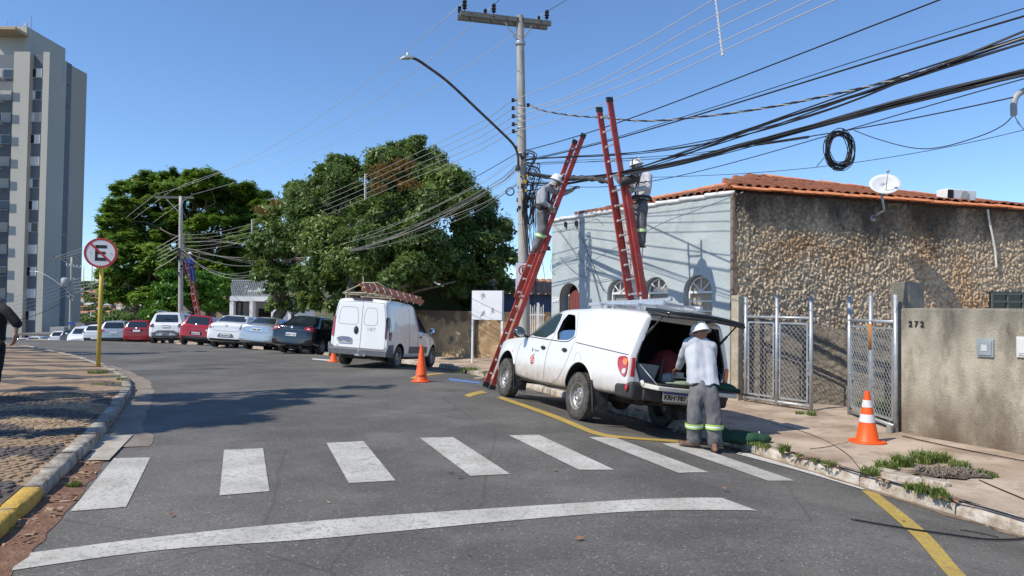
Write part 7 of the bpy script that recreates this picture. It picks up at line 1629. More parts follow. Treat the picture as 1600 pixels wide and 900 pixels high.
q = MB(); c0 = P(101.5, 441, 84.6); q.lathe([(.25, -.55), (.42, -.5), (.42, .40), (.30, .5), (.1, .55)], 14, 0, Matrix.Translation(I3 @ c0)); q.build('transformer', mat('transformer_grey', (.38,.40,.41), rough=.6), e3, smooth=True)
q = MB(); l, r_ = P(104, 415, 84.8), P(126, 418, 85.2); q.bar(I3 @ l, I3 @ r_, .1, .1)
for k in range(5): ins(q, I3 @ l.lerp(r_, k/4), 1.2)
for k in range(4): ins(q, I3 @ P(115.5, 437+k*5, 84.6), 1.0)
q.build('switch_arm', galv, e3)
q = MB(); q.tube([I3 @ P(*p, 84.5) for p in ((112, 462), (100, 450), (85, 438), (72, 430), (60, 425), (52, 424))], .05, 6); q.box(I3 @ P(50.5, 424, 84.5), (.5, .25, .12)); q.build('lamp_arm', galv, e3)
q = MB(); q.box(I3 @ P(110.5, 505, 84.7), (.5, .1, .28)); q.build('blue_plate', plate_blue, e3)
q = MB()
for k in range(8): q.box(I3 @ P(110+rr.uniform(-5, 5), 462+rr.uniform(-4, 8), 84.7), (.25, .1, .25))
q.build('cable_gear', mat('grey_gear', (.25,.26,.27), rough=.6), e3)['kind'] = 'stuff'

# ---- wires
def plan_pts(A, B, pts):
    """picture points -> points on the vertical plane through A and B"""
    out = []; ax, ay = A; dx, dy = B[0]-ax, B[1]-ay
    for px, py in pts:
        v = ray(px, py); k = v.x/v.y
        # ax+dx s = k (ay+dy s)
        s = (k*ay-ax)/(dx-k*dy); Y = ay+dy*s; out.append(P(px, py, Y))
    return out
P1 = (POLE.x, POLE.y-.1); DR = (POLE.x+.45, POLE.y-.1-.89)
def wire(name, A, B, pts, r, mt, label, cat='cable', group=None, start=None, ext=0.0, end=None, k=8, kind=None):
    p = plan_pts(A, B, pts)
    if start is not None: p = [Vector(start)]+p
    if end is not None: p = p+[Vector(end)]
    q = MB(); q.tube(wsmooth(p, k, 3, ext), r, 5); o = q.build(name, mt, smooth=True); return tag(o, label, cat, group, kind)
# bare pale wires going over the street to the upper right
lvR = [((1000, 68), (1113, 0)), ((1000, 92), (1100, 33), (1167, 0)), ((1000, 106), (1100, 55), (1215, 0)), ((1000, 123), (1100, 78), (1267, 0)), ((1000, 139), (1100, 93), (1305, 0))]
for k, pts in enumerate(lvR):
    wire('bare_wire', P1, DR, pts, .0085, grey_wire, 'bare wire %s fan from pole to upper right' % ['topmost in the', 'second from top in the', 'middle one of the five in the', 'second lowest in the', 'lowest in the'][k], 'wire', 'bare wires right of the pole', start=LV[k], ext=14)
P2 = (P(283, 400, 46).x, 45.9)
ys2 = [(343, 200, 727), (350, 200, 748), (357, 200, 770), (363, 203, 790), (372, 207, 797)]
for k in range(5):
    a_ = [(760-12*k+9*k, 180+10*k), (620, 255+9*k), (480, 318+8*k), (400, 347+6*k)]
    wire('bare_wire', P1, P2, a_, .008, mat('dull_wire', (.30,.30,.28), rough=.6), 'bare wire %s bunch crossing the big tree to the far pole' % ['topmost in the', 'second from top in the', 'middle one of the', 'second lowest in the', 'lowest in the'][k], 'wire', 'bare wires left of the pole', start=LV[k], end=P(284, 366+6*k, 45.9))
# spacers on those wires
for k, (px, y0, y1, lb) in enumerate([(571, 272, 312, 'white twisted spacer hanging on the bare wires before the big tree'), (394, 343, 368, 'small pale spacer on the bare wires near the left tree')]):
    pts = plan_pts(P1, P2, [(px, y0), (px, y1)]); q = MB(); n = 40
    for ph in (0, PI): q.tube([pts[0].lerp(pts[1], i/n)+Vector((.03*math.cos(i*.9+ph), .03*math.sin(i*.9+ph), 0)) for i in range(n+1)], .018, 5)
    tag(q.build('wire_spacer', grey_wire, smooth=True), lb, 'spacer')
pts = plan_pts(P1, DR, [(1117, -12), (1129, 86)]); q = MB(); n = 60
for ph in (0, PI): q.tube([pts[0].lerp(pts[1], i/n)+Vector((.012*math.cos(i*.8+ph), .012*math.sin(i*.8+ph), 0)) for i in range(n+1)], .009, 5)
q.ball(pts[1], .024, 10, 8); tag(q.build('wire_spacer', mat('spacer_white', (.55,.55,.56), rough=.4), smooth=True), 'white twisted spacer with a ball end hanging at the top of the picture', 'spacer')
# primary wires at the crossarm
ends2 = [P(244, 303, 45.8), P(260, 303, 45.9), P(301, 304, 46.1)]
for k, (t, pl, pr_) in enumerate([(.045, [(600, 108), (472, 200), (400, 243)], [(760, -25)]), (.36, [(640, 130), (497, 200), (400, 253)], [(800, -20)]), (.955, [(640, 165), (558, 200), (400, 275)], [(915, -18)])]):
    s0 = AL.lerp(AR, t)+an_*.13+Vector((0, 0, .3)); A = (s0.x, s0.y); nm_ = ['left', 'middle', 'right'][k]
    B = (ends2[k].x, ends2[k].y); wire('overhead_wire', A, B, pl, .008, grey_wire, 'thin high wire from the %s insulator of the crossarm down to the far pole' % nm_, 'wire', None, start=s0, end=ends2[k])
    wire('overhead_wire', A, (A[0]+.45, A[1]-.89), pr_, .008, mat('dark_bare_wire', (.10,.10,.10), rough=.5), 'thin high wire leaving the %s insulator of the crossarm upward' % nm_, 'wire', None, start=s0, ext=10)
# far side: pole 2 to pole 3 and beyond
P3_ = (P(112, 410, 85).x, 85)
for k in range(3): s0 = ends2[k]; e_ = P([86, 98, 126][k], 402, 85); q = MB(); mid = s0.lerp(e_, .5)-Vector((0, 0, .8)); q.tube(catmull([s0, mid, e_], 10), .012, 4); tag(q.build('overhead_wire', grey_wire), '%s of the thin high wires between the two far poles' % ['left', 'middle', 'right'][k], 'wire')
for k in range(5):
    s0 = P(283, 366+6*k, 45.9); e_ = P(115.5, 437+k*5, 84.6); mid = s0.lerp(e_, .5)-Vector((0, 0, .7)); q = MB(); q.tube(catmull([s0, mid, e_], 10), .016, 4); tag(q.build('bare_wire', grey_wire), 'slack grey wire between the two far poles, %s of five' % ['topmost', 'second', 'third', 'fourth', 'lowest'][k], 'wire', 'wires between the far poles')
    s0 = e_; e2_ = P(-60, 475+k*8, 78); q = MB(); q.tube(catmull([s0, s0.lerp(e2_, .5)-Vector((0, 0, .5)), e2_], 10), .02, 4); tag(q.build('bare_wire', grey_wire), 'grey wire passing the apartment tower to the left edge, %s of five' % ['topmost', 'second', 'third', 'fourth', 'lowest'][k], 'wire', 'wires crossing the tower')
pts = [(284, 395), (250, 418), (215, 430), (160, 440), (118, 462)]
wire('telephone_cable', P2, P3_, pts, .04, cable_tan, 'thick slack cable between the far poles in front of the left tree')
wire('telephone_cable', (P3_[0], P3_[1]), (P(0, 480, 76).x, 76), [(112, 462), (80, 482), (40, 497), (0, 505)], .035, mat('dark_far_cable', (.05,.05,.05), rough=.7), 'dark cable sagging across the tower to the left edge', ext=8)
# dark wires right
wire('dark_wire', P1, DR, [(942, 200), (1100, 142), (1290, 69), (1467, 0)], .011, black_rub, 'single dark wire rising straight to the top right of the picture', ext=14, start=pole_at(236)+Vector((.1, -.1, 0)))
wire('dark_wire', P1, DR, [(942, 222), (1100, 178), (1350, 98), (1600, 25)], .013, black_rub, 'lower dark wire of the pair reaching the right edge near the top', ext=14, start=pole_at(252)+Vector((.1, -.1, 0)))
wire('dark_wire', P1, DR, [(942, 219), (1100, 175), (1350, 88), (1600, 13)], .007, black_rub, 'upper thin wire of the pair reaching the right edge near the top', ext=14, start=pole_at(250)+Vector((.1, -.1, 0)))
def twist(A, B, pts, label, r, amp, turns, mts, start=None, ext=0):
    p = plan_pts(A, B, pts); p = ([Vector(start)] if start is not None else [])+p
    if ext: p.append(p[-1]+(p[-1]-p[-2]).normalized()*ext)
    c = catmull(p, 24); q = MB()
    for ph, mi in ((0, 0), (2*PI/3, 0), (4*PI/3, 1)): q.tube([v+Vector((0, amp*math.cos(i*turns+ph), amp*math.sin(i*turns+ph))) for i, v in enumerate(c)], r, 5, mi)
    return tag(q.build('twisted_cable', mts, smooth=True), label, 'cable')
twist(P1, DR, [(845, 172), (890, 180), (940, 184), (1010, 189), (1100, 182), (1200, 168), (1300, 148), (1390, 127), (1480, 100), (1600, 60)], 'striped twisted cable dipping right of the pole above the ladders', .009, .010, .75, [black_rub, mat('cable_stripe', (.30,.29,.26), rough=.6)], start=pole_at(163)+Vector((.17, -.05, 0)), ext=14)
def bundle(A, B, pts, n, spread, r, label, mt, start=None, ext=14, end=None, seed=1, sagvar=0.0, k=14):
    rr = random.Random(seed); p = plan_pts(A, B, pts); p = ([Vector(start)] if start is not None else [])+p
    if end is not None: p.append(Vector(end))
    c = wsmooth(p, k, 3, ext); e = empty('cable_bundle', c[0], label=label, cat='cables'); c0 = c[0]; M = len(c)
    for j in range(n):
        f1, f2 = rr.uniform(.06, .16), rr.uniform(.05, .13); p1, p2 = rr.uniform(0, 6.3), rr.uniform(0, 6.3); o1, o2 = rr.uniform(-.5, .5), rr.uniform(-.5, .5); q = MB()
        sv_ = rr.uniform(0, sagvar)
        q.tube([v-c0+Vector((spread*.5*(o1+.5*math.sin(i*f1+p1)), 0, spread*(o2+.5*math.sin(i*f2+p2))-sv_*math.sin(PI*i/(M-1)))) for i, v in enumerate(c)], r*rr.uniform(.6, 1.3), 5); q.build('cable', mt if isinstance(mt, type(black_rub)) else rr.choice(mt), e, smooth=True)
    return e
bundle(P1, DR, [(880, 277), (955, 276), (1000, 268), (1100, 243), (1200, 215), (1300, 189), (1400, 165), (1480, 143), (1600, 113)], 16, .055, .011, 'thick black cable bundle running from the pole past both ladders to the right edge', [black_rub, black_rub, mat('cable_grey_dark', (.05,.05,.055), rough=.6)], start=pole_at(271)+Vector((.1, -.12, 0)), seed=2)
bundle(P1, DR, [(880, 290), (955, 270), (1100, 226), (1200, 196), (1320, 155), (1400, 126), (1500, 92), (1600, 62)], 7, .05, .009, 'looser upper bundle of dark cables reaching the right edge below the wire pair', black_rub, start=pole_at(287)+Vector((.1, -.12, 0)), seed=3)
bundle(P1, DR, [(900, 244), (1000, 237), (1100, 224), (1200, 199), (1320, 156), (1400, 130)], 3, .04, .007, 'few thin dark cables climbing to join the upper bundle', black_rub, start=pole_at(252)+Vector((.1, -.12, 0)), seed=4, ext=2)
bundle(P1, DR, [(930, 253), (1020, 243), (1100, 240), (1180, 226)], 3, .05, .006, 'thin cables fanning between the pole and the black bundle', black_rub, start=pole_at(258)+Vector((.1, -.12, 0)), seed=5, ext=1)
wire('dark_wire', P1, DR, [(1060, 276), (1200, 236), (1333, 202), (1460, 165), (1600, 123)], .007, black_rub, 'thin dark cable under the thick bundle at the right', start=pole_at(276)+Vector((.1, -.12, 0)), ext=12)
gn = P(1588, 150, 8.0)
wire('dark_wire', P1, DR, [(1160, 228), (1327, 203), (1450, 180), (1520, 166), (1583, 152)], .008, black_rub, 'thin cable ending at the grey gooseneck pipe')
wire('dark_wire', (P1[0]+.4, P1[1]), (DR[0]+.9, DR[1]), [(1000, 277), (1130, 273), (1290, 262), (1440, 234), (1600, 203)], .006, black_rub, 'lowest lone wire crossing the sky above the clay roof', start=pole_at(282)+Vector((.1, -.12, 0)), ext=12)
q = MB(); pts = plan_pts(P1, DR, [(1335, 204), (1370, 217), (1425, 231), (1470, 230), (1530, 213), (1565, 197), (1583, 181)]); q.tube(catmull(pts, 8), .006, 5); tag(q.build('drop_cable', black_rub, smooth=True), 'slack drop cable curving up into the grey gooseneck pipe', 'cable')
# coil hanging on the cables
q = MB(); rr = random.Random(8); cc = plan_pts(P1, DR, [(1311, 235)])[0]; top_ = plan_pts(P1, DR, [(1318, 203)])[0]; s_ = cc.y/1120
for k in range(22):
    a, b_ = rr.uniform(17, 23)*s_, rr.uniform(24, 31)*s_; ph = rr.uniform(0, 6.3); off = Vector((rr.uniform(-4, 4)*s_, rr.uniform(-.03, .03), rr.uniform(-5, 5)*s_)); tl = rr.uniform(-.2, .2)
    q.tube([cc+off+Matrix.Rotation(tl, 3, 'Y') @ Vector((a*math.cos(t), .02*math.sin(3*t+ph), b_*math.sin(t))) for t in np.linspace(0, 2*PI, 25)], .0055, 5)
q.tube([cc+Vector((-.16, 0, -.05)), cc+Vector((-.30, .0, -.22))], .005, 5); q.tube([top_, cc+Vector((0, 0, 26*s_))], .01, 5)
tag(q.build('cable_coil', black_rub, smooth=True), 'coil of black cable hanging below the bundle against the sky', 'cable coil')
# gooseneck of a service entrance at the frame edge
q = MB(); pts = [P(1584, 180, 7.9), P(1584, 163, 7.9), P(1587, 152, 7.9), P(1596, 144, 7.9), P(1612, 140, 7.9), P(1640, 150, 7.9), P(1645, 200, 7.9), P(1645, 560, 7.9)]; q.tube(catmull(pts, 8), .034, 12)
tag(q.build('gooseneck_pipe', mat('grey_conduit', (.30,.32,.34), (.38,.40,.42), rough=.5, scale=8), smooth=True), 'grey gooseneck conduit entering from the right edge', 'pipe')
q = MB(); pts = [P(1585, 181, 7.9), P(1592, 192, 7.9), P(1600, 202, 7.9), P(1620, 215, 7.9)]; q.tube(catmull(pts, 5), .005, 5); q.tube([P(1586, 181, 7.92), P(1590, 192, 7.9), P(1603, 206, 7.9)], .004, 5); tag(q.build('drop_cable', mat('pale_blue_cable', (.35,.45,.55), rough=.5), smooth=True), 'two pale thin cables leaving the mouth of the gooseneck', 'cable')
# cables left of the pole
tan = [cable_tan, mat('cable_mid', (.14,.14,.14), rough=.6), mat('cable_light', (.38,.37,.33), rough=.6)]
bundle(P1, P2, [(790, 287), (755, 305), (710, 325), (650, 350), (590, 377), (530, 395), (440, 402), (350, 400)], 6, .12, .0065, 'tangled cable bundle drooping from the pole across the big tree', tan, start=pole_at(262)+Vector((-.1, -.1, 0)), end=P(285, 388, 45.8), ext=0, seed=11, sagvar=.45)
bundle(P1, P2, [(770, 283), (720, 305), (650, 335), (560, 372), (480, 384), (380, 380)], 3, .22, .006, 'looser grey cables sagging from the pole above the thick tangled bundle', tan, start=pole_at(257)+Vector((-.1, -.1, 0)), end=P(285, 375, 45.8), ext=0, seed=12, sagvar=.25)
wire('dark_wire', P1, P2, [(740, 280), (640, 320), (540, 358), (400, 385)], .009, black_rub, 'single dark wire leaving the pole just above the cable tangle', start=pole_at(240)+Vector((-.1, -.1, 0)), end=P(285, 372, 45.8))
bundle(P1, P2, [(760, 320), (700, 340), (640, 355), (560, 388)], 3, .10, .008, 'short sagging cables below the tangled bundle left of the pole', tan, start=pole_at(285)+Vector((-.1, -.1, 0)), ext=0, seed=13, sagvar=.3, end=plan_pts(P1, P2, [(500, 396)])[0])
bundle(P2, P1, [(320, 402), (360, 408), (410, 404), (470, 390)], 4, .2, .014, 'bundle of grey cables looping right of the far pole', tan, start=P(285, 392, 45.8), ext=0, seed=14, sagvar=1.0)
# wires down to the blue facade
for k, (p0, p1, p2, lb) in enumerate([((828, 290), (850, 330), (872, 352), 'thin cable from the pole down to the left end of the blue facade'), ((868, 352), (905, 400), (950, 458), 'thin slanting cable running down the blue facade past the door'), ((832, 300), (846, 400), (862, 500), 'thin cable dropping beside the left edge of the blue house'), ((893, 338), (912, 375), (945, 455), 'dark drop cable hanging on the blue facade right of the door')]):
    b0 = P(p0[0], p0[1], 17.5) if k in (0, 2) else None
    def onfac(px, py):
        v = ray(px, py); t = (CZ-Vector((0, 0, HC))).dot(FN)/v.dot(FN); return Vector((0, 0, HC))+v*t+FN*.04
    pts = [b0 if b0 else onfac(*p0), (P(p1[0], p1[1], 17.8) if k in (0, 2) else onfac(*p1)), onfac(*p2)]
    if k == 0: pts[2] = onfac(872, 352)
    if k == 2: pts[2] = P(862, 500, 17.9)
    q = MB(); q.tube(catmull(pts, 8), .006, 5); tag(q.build('service_cable', black_rub, smooth=True), lb, 'cable')
q = MB(); pts = [onfac(875, 400), onfac(900, 425), onfac(930, 438), onfac(960, 435)]; q.tube(catmull(pts, 8), .006, 5); q.tube(catmull([onfac(872, 362), onfac(900, 352), onfac(930, 340), onfac(943, 350)], 8), .005, 5); q.tube(catmull([onfac(866, 395), onfac(862, 420), onfac(868, 428)], 6), .006, 5); tag(q.build('service_cable', mat('grey_blue_cable', (.14,.16,.18), rough=.6), smooth=True), 'slack grey cables stapled across the blue facade above the door', 'cable')
q = MB()
for px, py in ((885, 351), (902, 349)):
    v = onfac(px, py); q.box(v, (.06, .06, .14)); q.tube([v+Vector((0, 0, .1+.05*math.sin(t)))+FN*(.05*math.cos(t)) for t in np.linspace(0, 2*PI, 12)], .006, 5)
tag(q.build('wire_clamp', black_rub), 'pair of small black cable clamps under the white coping of the facade', 'clamp')
# black cables on the ground
def groundline(pts, r, name, label, mt=black_rub, lift=.0):
    p = []; 
    for px, py in pts: g = G(px, py); p.append(g+Vector((0, 0, r+.006+lift)))
    q = MB(); q.tube(catmull(p, 8), r, 6); return tag(q.build(name, mt, smooth=True), label, 'cable')
groundline([(1330, 814), (1400, 826), (1480, 838), (1540, 845), (1580, 846), (1605, 843)], .008, 'loose_cable', 'black cable lying across the yellow line on the asphalt')
groundline([(1500, 830), (1540, 837), (1560, 842)], .005, 'loose_cable', 'short thin cable piece beside the longer one on the asphalt')
groundline([(1240, 712), (1290, 735), (1345, 762), (1400, 775), (1450, 790), (1500, 808), (1560, 828), (1610, 842)], .010, 'loose_cable', 'black cable lying along the foot of the right kerb')
groundline([(1530, 752), (1560, 765), (1605, 784)], .006, 'loose_cable', 'thin dark cable lying on the right pavement at the frame edge')
groundline([(1205, 662), (1250, 674), (1290, 690), (1325, 712), (1350, 745)], .004, 'loose_cable', 'thin cable curling over the pavement from the gate to the kerb')
groundline([(1265, 703), (1290, 700), (1325, 692)], .004, 'loose_cable', 'short thin cable from the weeds toward the striped cone')
groundline([(1410, 683), (1500, 703), (1600, 722)], .007, 'loose_cable', 'thin dark cable along the foot of the numbered wall')

# ---- ladders
def ladder(base, top, wv, nr, label, split=(.0, .62, .40), rw=.032, rd=.088, fly_off=.075, fly_side=1, cat='ladder'):
    base, top, wv = Vector(base), Vector(top), Vector(wv); D = (top-base).normalized(); wv = (wv-D*wv.dot(D)); N = D.cross(wv).normalized()*fly_side; L = (top-base).length
    e = empty('extension_ladder', base, label=label, cat=cat); I = lambda v: v-base
    for s in (-.5, .5):
        w = wv*s
        q = MB(); q.bar(I(base+w), I(base+w+D*L*split[1]), rd, rw, 0, wv); o = q.build('rail', ladder_red, e); bev(o, .005)
        q = MB(); w2 = wv*s*.86; q.bar(I(base+w2+N*fly_off+D*L*split[2]), I(base+w2+N*fly_off+D*L*(1.0 if s > 0 else .985)), rd, rw, 0, wv); o = q.build('rail', ladder_red, e); bev(o, .005)
        q = MB(); pt_ = base+w2+N*fly_off+D*L*(1.0 if s > 0 else .985); q.bar(I(pt_-D*.09), I(pt_+D*.01), rd+.01, rw+.012, 0, wv); q.build('end_cap', black_pl, e)
        q = MB(); q.bar(I(base+w-D*.01), I(base+w+D*.10), rd+.03, rw+.03, 0, wv); q.build('foot', black_pl, e)
    rp = L/nr
    for k in range(1, nr):
        d_ = k*rp
        for sec in (0, 1):
            if sec == 0 and d_ > L*split[1]: continue
            if sec == 1 and d_ < L*split[2]: continue
            f = 1.0 if sec == 0 else .86; c0 = base+D*d_+(N*fly_off if sec else Vector()); q = MB(); q.tube([I(c0-wv*.5*f), I(c0+wv*.5*f)], .016, 8)
            for s in (-.5, .5): q.box(I(c0+wv*s*f*.88), (.03, .05, .045))
            q.build('rung', alu, e)
    q = MB(); c0 = base+D*L*.45; q.tube([I(c0+wv*.1+N*.02), I(base+D*L*.2+wv*.08), I(base+D*L*.12+wv*.3)], .006, 5); q.tube([I(base+D*L*.7+N*.09), I(base+D*L*.3+N*.03+wv*.05)], .006, 5); q.build('rope', mat('orange_rope', (.55,.30,.15), rough=.9), e)
    for k in (split[2]+.01, split[1]-.01):
        for s in (-.5, .5): q = MB(); c0 = base+D*L*k+wv*s*.93+N*fly_off*.5; q.bar(I(c0-N*.08), I(c0+N*.08), .05, .05, 0, D); q.build('bracket', alu, e)
    return e
L1b = G(763, 607); L1b = Vector((L1b.x, L1b.y, L1b.z+.01)); L1t = P(911, 214, 15.95)
ladder(L1b, L1t, (.155, -.40, 0), 19, 'red fibreglass ladder leaning from the road beside the concrete pole', split=(0, .60, .345), rd=.11, fly_side=-1)
L2b = Vector((2.84, 14.32, pz(2.84, 14.32)+.01)); L2t = P(948, 157, 14.15)
ladder(L2b, L2t, (.21, -.37, 0), 20, 'red fibreglass ladder rising behind the white pickup past the blue house', split=(0, .72, .34), rd=.135, fly_side=-1)
text_mesh('7,20', .10, sign_white, None, frame(P(983, 362, 14.0), (.15, 0, -1), (-.25, -1, .05)), 'ladder_lettering', .001, .002)
ll = bpy.data.objects['ladder_lettering']; lp = [o for o in bpy.data.objects if o.name.startswith('extension_ladder')][-1]; ll.parent = lp; ll.matrix_local = Matrix.Translation(-L2b) @ ll.matrix_local
fb = P(322, 492, 44.2); fb.z = float(fall(44))-.3; ft = P(288, 398, 45.0)
ladder(fb, ft, (.35, -.25, 0), 14, 'distant red ladder leaning on the far pole above the parked cars', split=(0, .6, .4))
# ---- cones
def cone(px, py, h, label, bands, txt=None, w=.36, rot=0):
    g = G(px, py); e = empty('traffic_cone', (g.x, g.y, g.z+.004), rot, label, 'traffic cone')
    q = MB(); b_ = w*.5; q.prism(chaikin([(-b_, -b_), (b_, -b_), (b_, b_), (-b_, b_)], 2), 0, .025); o = q.build('base', cone_or, e); bev(o, .008)
    r0, r1 = w*.33, .030; prof = []; mis = []; zs = [.02]; 
    cuts = sorted(set([.02, .05, h]+[b*h for bb in bands for b in bb])); n = len(cuts)
    fullz = cuts
    q = MB(); rad_ = lambda z: r0+(r1-r0)*(z/h); prof = [(rad_(0)+.018, .022), (rad_(.03)+.004, .045)]+[(rad_(z), z) for z in fullz if z > .05]+[(r1-.012, h), (r1-.014, h-.05)]
    q.lathe(prof, 36, cap=False); o = q.build('body', cone_or, e, smooth=True); smoothang(o, 40)
    for z0, z1 in bands: q = MB(); q.lathe([(rad_(z0*h)+.003, z0*h), (rad_(z1*h)+.003, z1*h)], 36, cap=False); q.build('band', cone_wh, e, smooth=True)
    if txt:
        for i, ch in enumerate(txt):
            a = -PI/2+(i-1)*.38; z = h*.18; r_ = rad_(z)+.004; text_mesh(ch, .085, ink, e, frame((r_*math.cos(a), r_*math.sin(a), z), (-math.sin(a), math.cos(a), 0), (math.cos(a), math.sin(a), .25)), 'cone_letter', .001, .004)
    return e
cone(658, 596.5, .80, 'plain orange cone lettered in black, on the road by the van', [], 'SCM', .42)
cone(1355, 691.5, .685, 'orange cone with two white bands on the right pavement', [(.40, .555), (.69, .83)], None, .44, .2)
cone(521, 565.5, .46, 'small orange cone with a white top band behind the left van wheel', [(.62, .95)], None, .34)
# ---- sacks on the ground by the worker
q = MB(); g = G(1168, 697)
q.ball((g.x-.10, g.y+.08, g.z+.05), (.30, .16, .09), 18, 10); q.ball((g.x+.10, g.y-.02, g.z+.05), (.22, .13, .08), 16, 8); q.ball((g.x-.30, g.y+.22, g.z+.06), (.16, .12, .10), 12, 8)
o = q.build('canvas_sack', tarp_green, smooth=True); md = o.modifiers.new('r', 'REMESH'); md.mode = 'VOXEL'; md.voxel_size = .02; baked(o)
for v in o.data.vertices: v.co += v.normal*.02*noise.noise(v.co*9)
o.data.polygons.foreach_set('use_smooth', [True]*len(o.data.polygons)); tag(o, 'dark green canvas sack lying on the kerb beside the worker', 'sack')
q = MB(); g2 = G(1186, 688); q.tube([(g2.x, g2.y, g2.z+.03), (g2.x+.005, g2.y, g2.z+.12)], .009, 6); o = q.build('white_peg', plate_m); tag(o, 'short white peg at the end of the green sack', 'peg')
# rubble under the pickup
b = MB(); rr = random.Random(31)
for k in range(90):
    t = rr.random(); p = Vector(KR[6]).lerp(Vector(KR[4]), t) if False else (Vector((.86, 16.0)).lerp(Vector((3.3, 9.5)), t)); p = p+Vector((-.93, -.37))*rr.uniform(.02, .5)*rr.random(); s = rr.uniform(.012, .045); z = float(road_z(p.x, p.y)[0])
    b.add([(p.x+rr.uniform(-1, 1)*s, p.y+rr.uniform(-1, 1)*s, z+rr.uniform(-.1, 1)*s) for _ in range(5)], [(0, 1, 2), (0, 2, 3), (0, 3, 4), (1, 2, 4), (2, 3, 4)])
tag(b.build('rubble', mat('pale_rubble', (.30,.25,.19), (.45,.38,.30), rough=1, scale=12)), 'crumbled stones and silt under the pickup by the kerb', 'rubble', kind='stuff')
# the mesh net behind the pickup cab and a paper notice
q = MB(); v0, v1 = P(909, 470, 18.2), P(948, 492, 17.6)
# ================================================================== PEOPLE
def caps(b, p, q, r1, r2, n=12):
    p, q = Vector(p), Vector(q); d = q-p; L = d.length
    if L < 1e-5: b.ball(p, r1, n, 8); return
    d /= L; pts = [p-d*r1*math.cos(a) for a in (0, .6, 1.1)]; rs = [r1*math.sin(a)+1e-4 for a in (0, .6, 1.1)]
    pts += [p, q]; rs += [r1, r2]; pts += [q+d*r2*math.cos(a) for a in (1.1, .6, 0)]; rs += [r2*math.sin(a)+1e-4 for a in (1.1, .6, 0)]
    b.tube(pts, rs, n)
def grow(name, chains, vox, mt, parent, sm=6, fold=0.0, fscale=7.0, seed=0, balls=(), origin=Vector()):
    b = MB()
    for ch in chains:
        for (p, r1), (q, r2) in zip(ch, ch[1:]): caps(b, Vector(p)-origin, Vector(q)-origin, r1, r2)
    for c, r in balls: b.ball(Vector(c)-origin, r, 14, 10)
    o = b.build(name, mt, parent, smooth=True)
    m = o.modifiers.new('r', 'REMESH'); m.mode = 'VOXEL'; m.voxel_size = vox; m = o.modifiers.new('s', 'SMOOTH'); m.factor = .5; m.iterations = sm; baked(o)
    if fold:
        me = o.data; no = [v.normal.copy() for v in me.vertices]
        for v, n in zip(me.vertices, no):
            c = v.co*fscale; f = 1.3*noise.noise(Vector((c.x*1.5+c.z*.5, c.y*1.5, c.z*.5+seed)))+.7*noise.noise(Vector((c.x*2.2, c.y*2.2-c.z, c.z*1.4+seed))); v.co += n*fold*f
    o.data.polygons.foreach_set('use_smooth', [True]*len(o.data.polygons)); return o
def hand(b, wrist, dirv_, palm_n, curl=.6, s=1.0, thumb=1):
    """palm and five fingers, bent"""
    w = Vector(wrist); d = Vector(dirv_).normalized(); n = Vector(palm_n); n = (n-d*n.dot(d)).normalized(); x = d.cross(n).normalized()
    for k in (-.028, -.010, .010, .027): caps(b, w+x*k*.7*s, w+d*.085*s+x*k*s, .016*s, .013*s, 8)
    for k, L in zip((-.032, -.011, .011, .031), (.062, .078, .074, .058)):
        p0 = w+d*.088*s+x*k*s; a = curl*.6; p1 = p0+(d*math.cos(a)+n*math.sin(a))*L*.45*s; a2 = curl*1.5; p2 = p1+(d*math.cos(a2)+n*math.sin(a2))*L*.33*s; a3 = curl*2.2; p3 = p2+(d*math.cos(a3)+n*math.sin(a3))*L*.25*s
        caps(b, p0, p1, .0095*s, .009*s, 8); caps(b, p1, p2, .009*s, .0083*s, 8); caps(b, p2, p3, .0083*s, .007*s, 8)
    p0 = w+d*.03*s+x*.03*s*thumb; p1 = p0+(d*.7+x*.7*thumb+n*.3).normalized()*.042*s; p2 = p1+(d*.9+x*.2*thumb+n*.5).normalized()*.032*s; caps(b, p0, p1, .013*s, .011*s, 8); caps(b, p1, p2, .011*s, .0085*s, 8)
def head_chain(b, hc, face, up=Vector((0, 0, 1)), r=.095):
    """a head: skull, jaw, nose, ears"""
    f = Vector(face).normalized(); up = (up-f*up.dot(f)).normalized(); s = f.cross(up)
    b.ball(hc+up*.02, r*.92, 16, 12); caps(b, hc+up*.01+f*.01, hc-up*.065+f*.035, r*.80, r*.50); b.ball(hc+f*.03, r*.80, 12, 8)
    caps(b, hc+f*(r*.95)+up*.005, hc+f*(r*1.12)-up*.022, .009, .014, 8)
    for k in (1, -1): b.ball(hc+s*k*r*.90, (.02, .02, .03), 8, 6); caps(b, hc+f*r*.83+s*k*.03-up*.055, hc+f*r*.87-up*.057, .008, .008, 6)
    return f, up, s
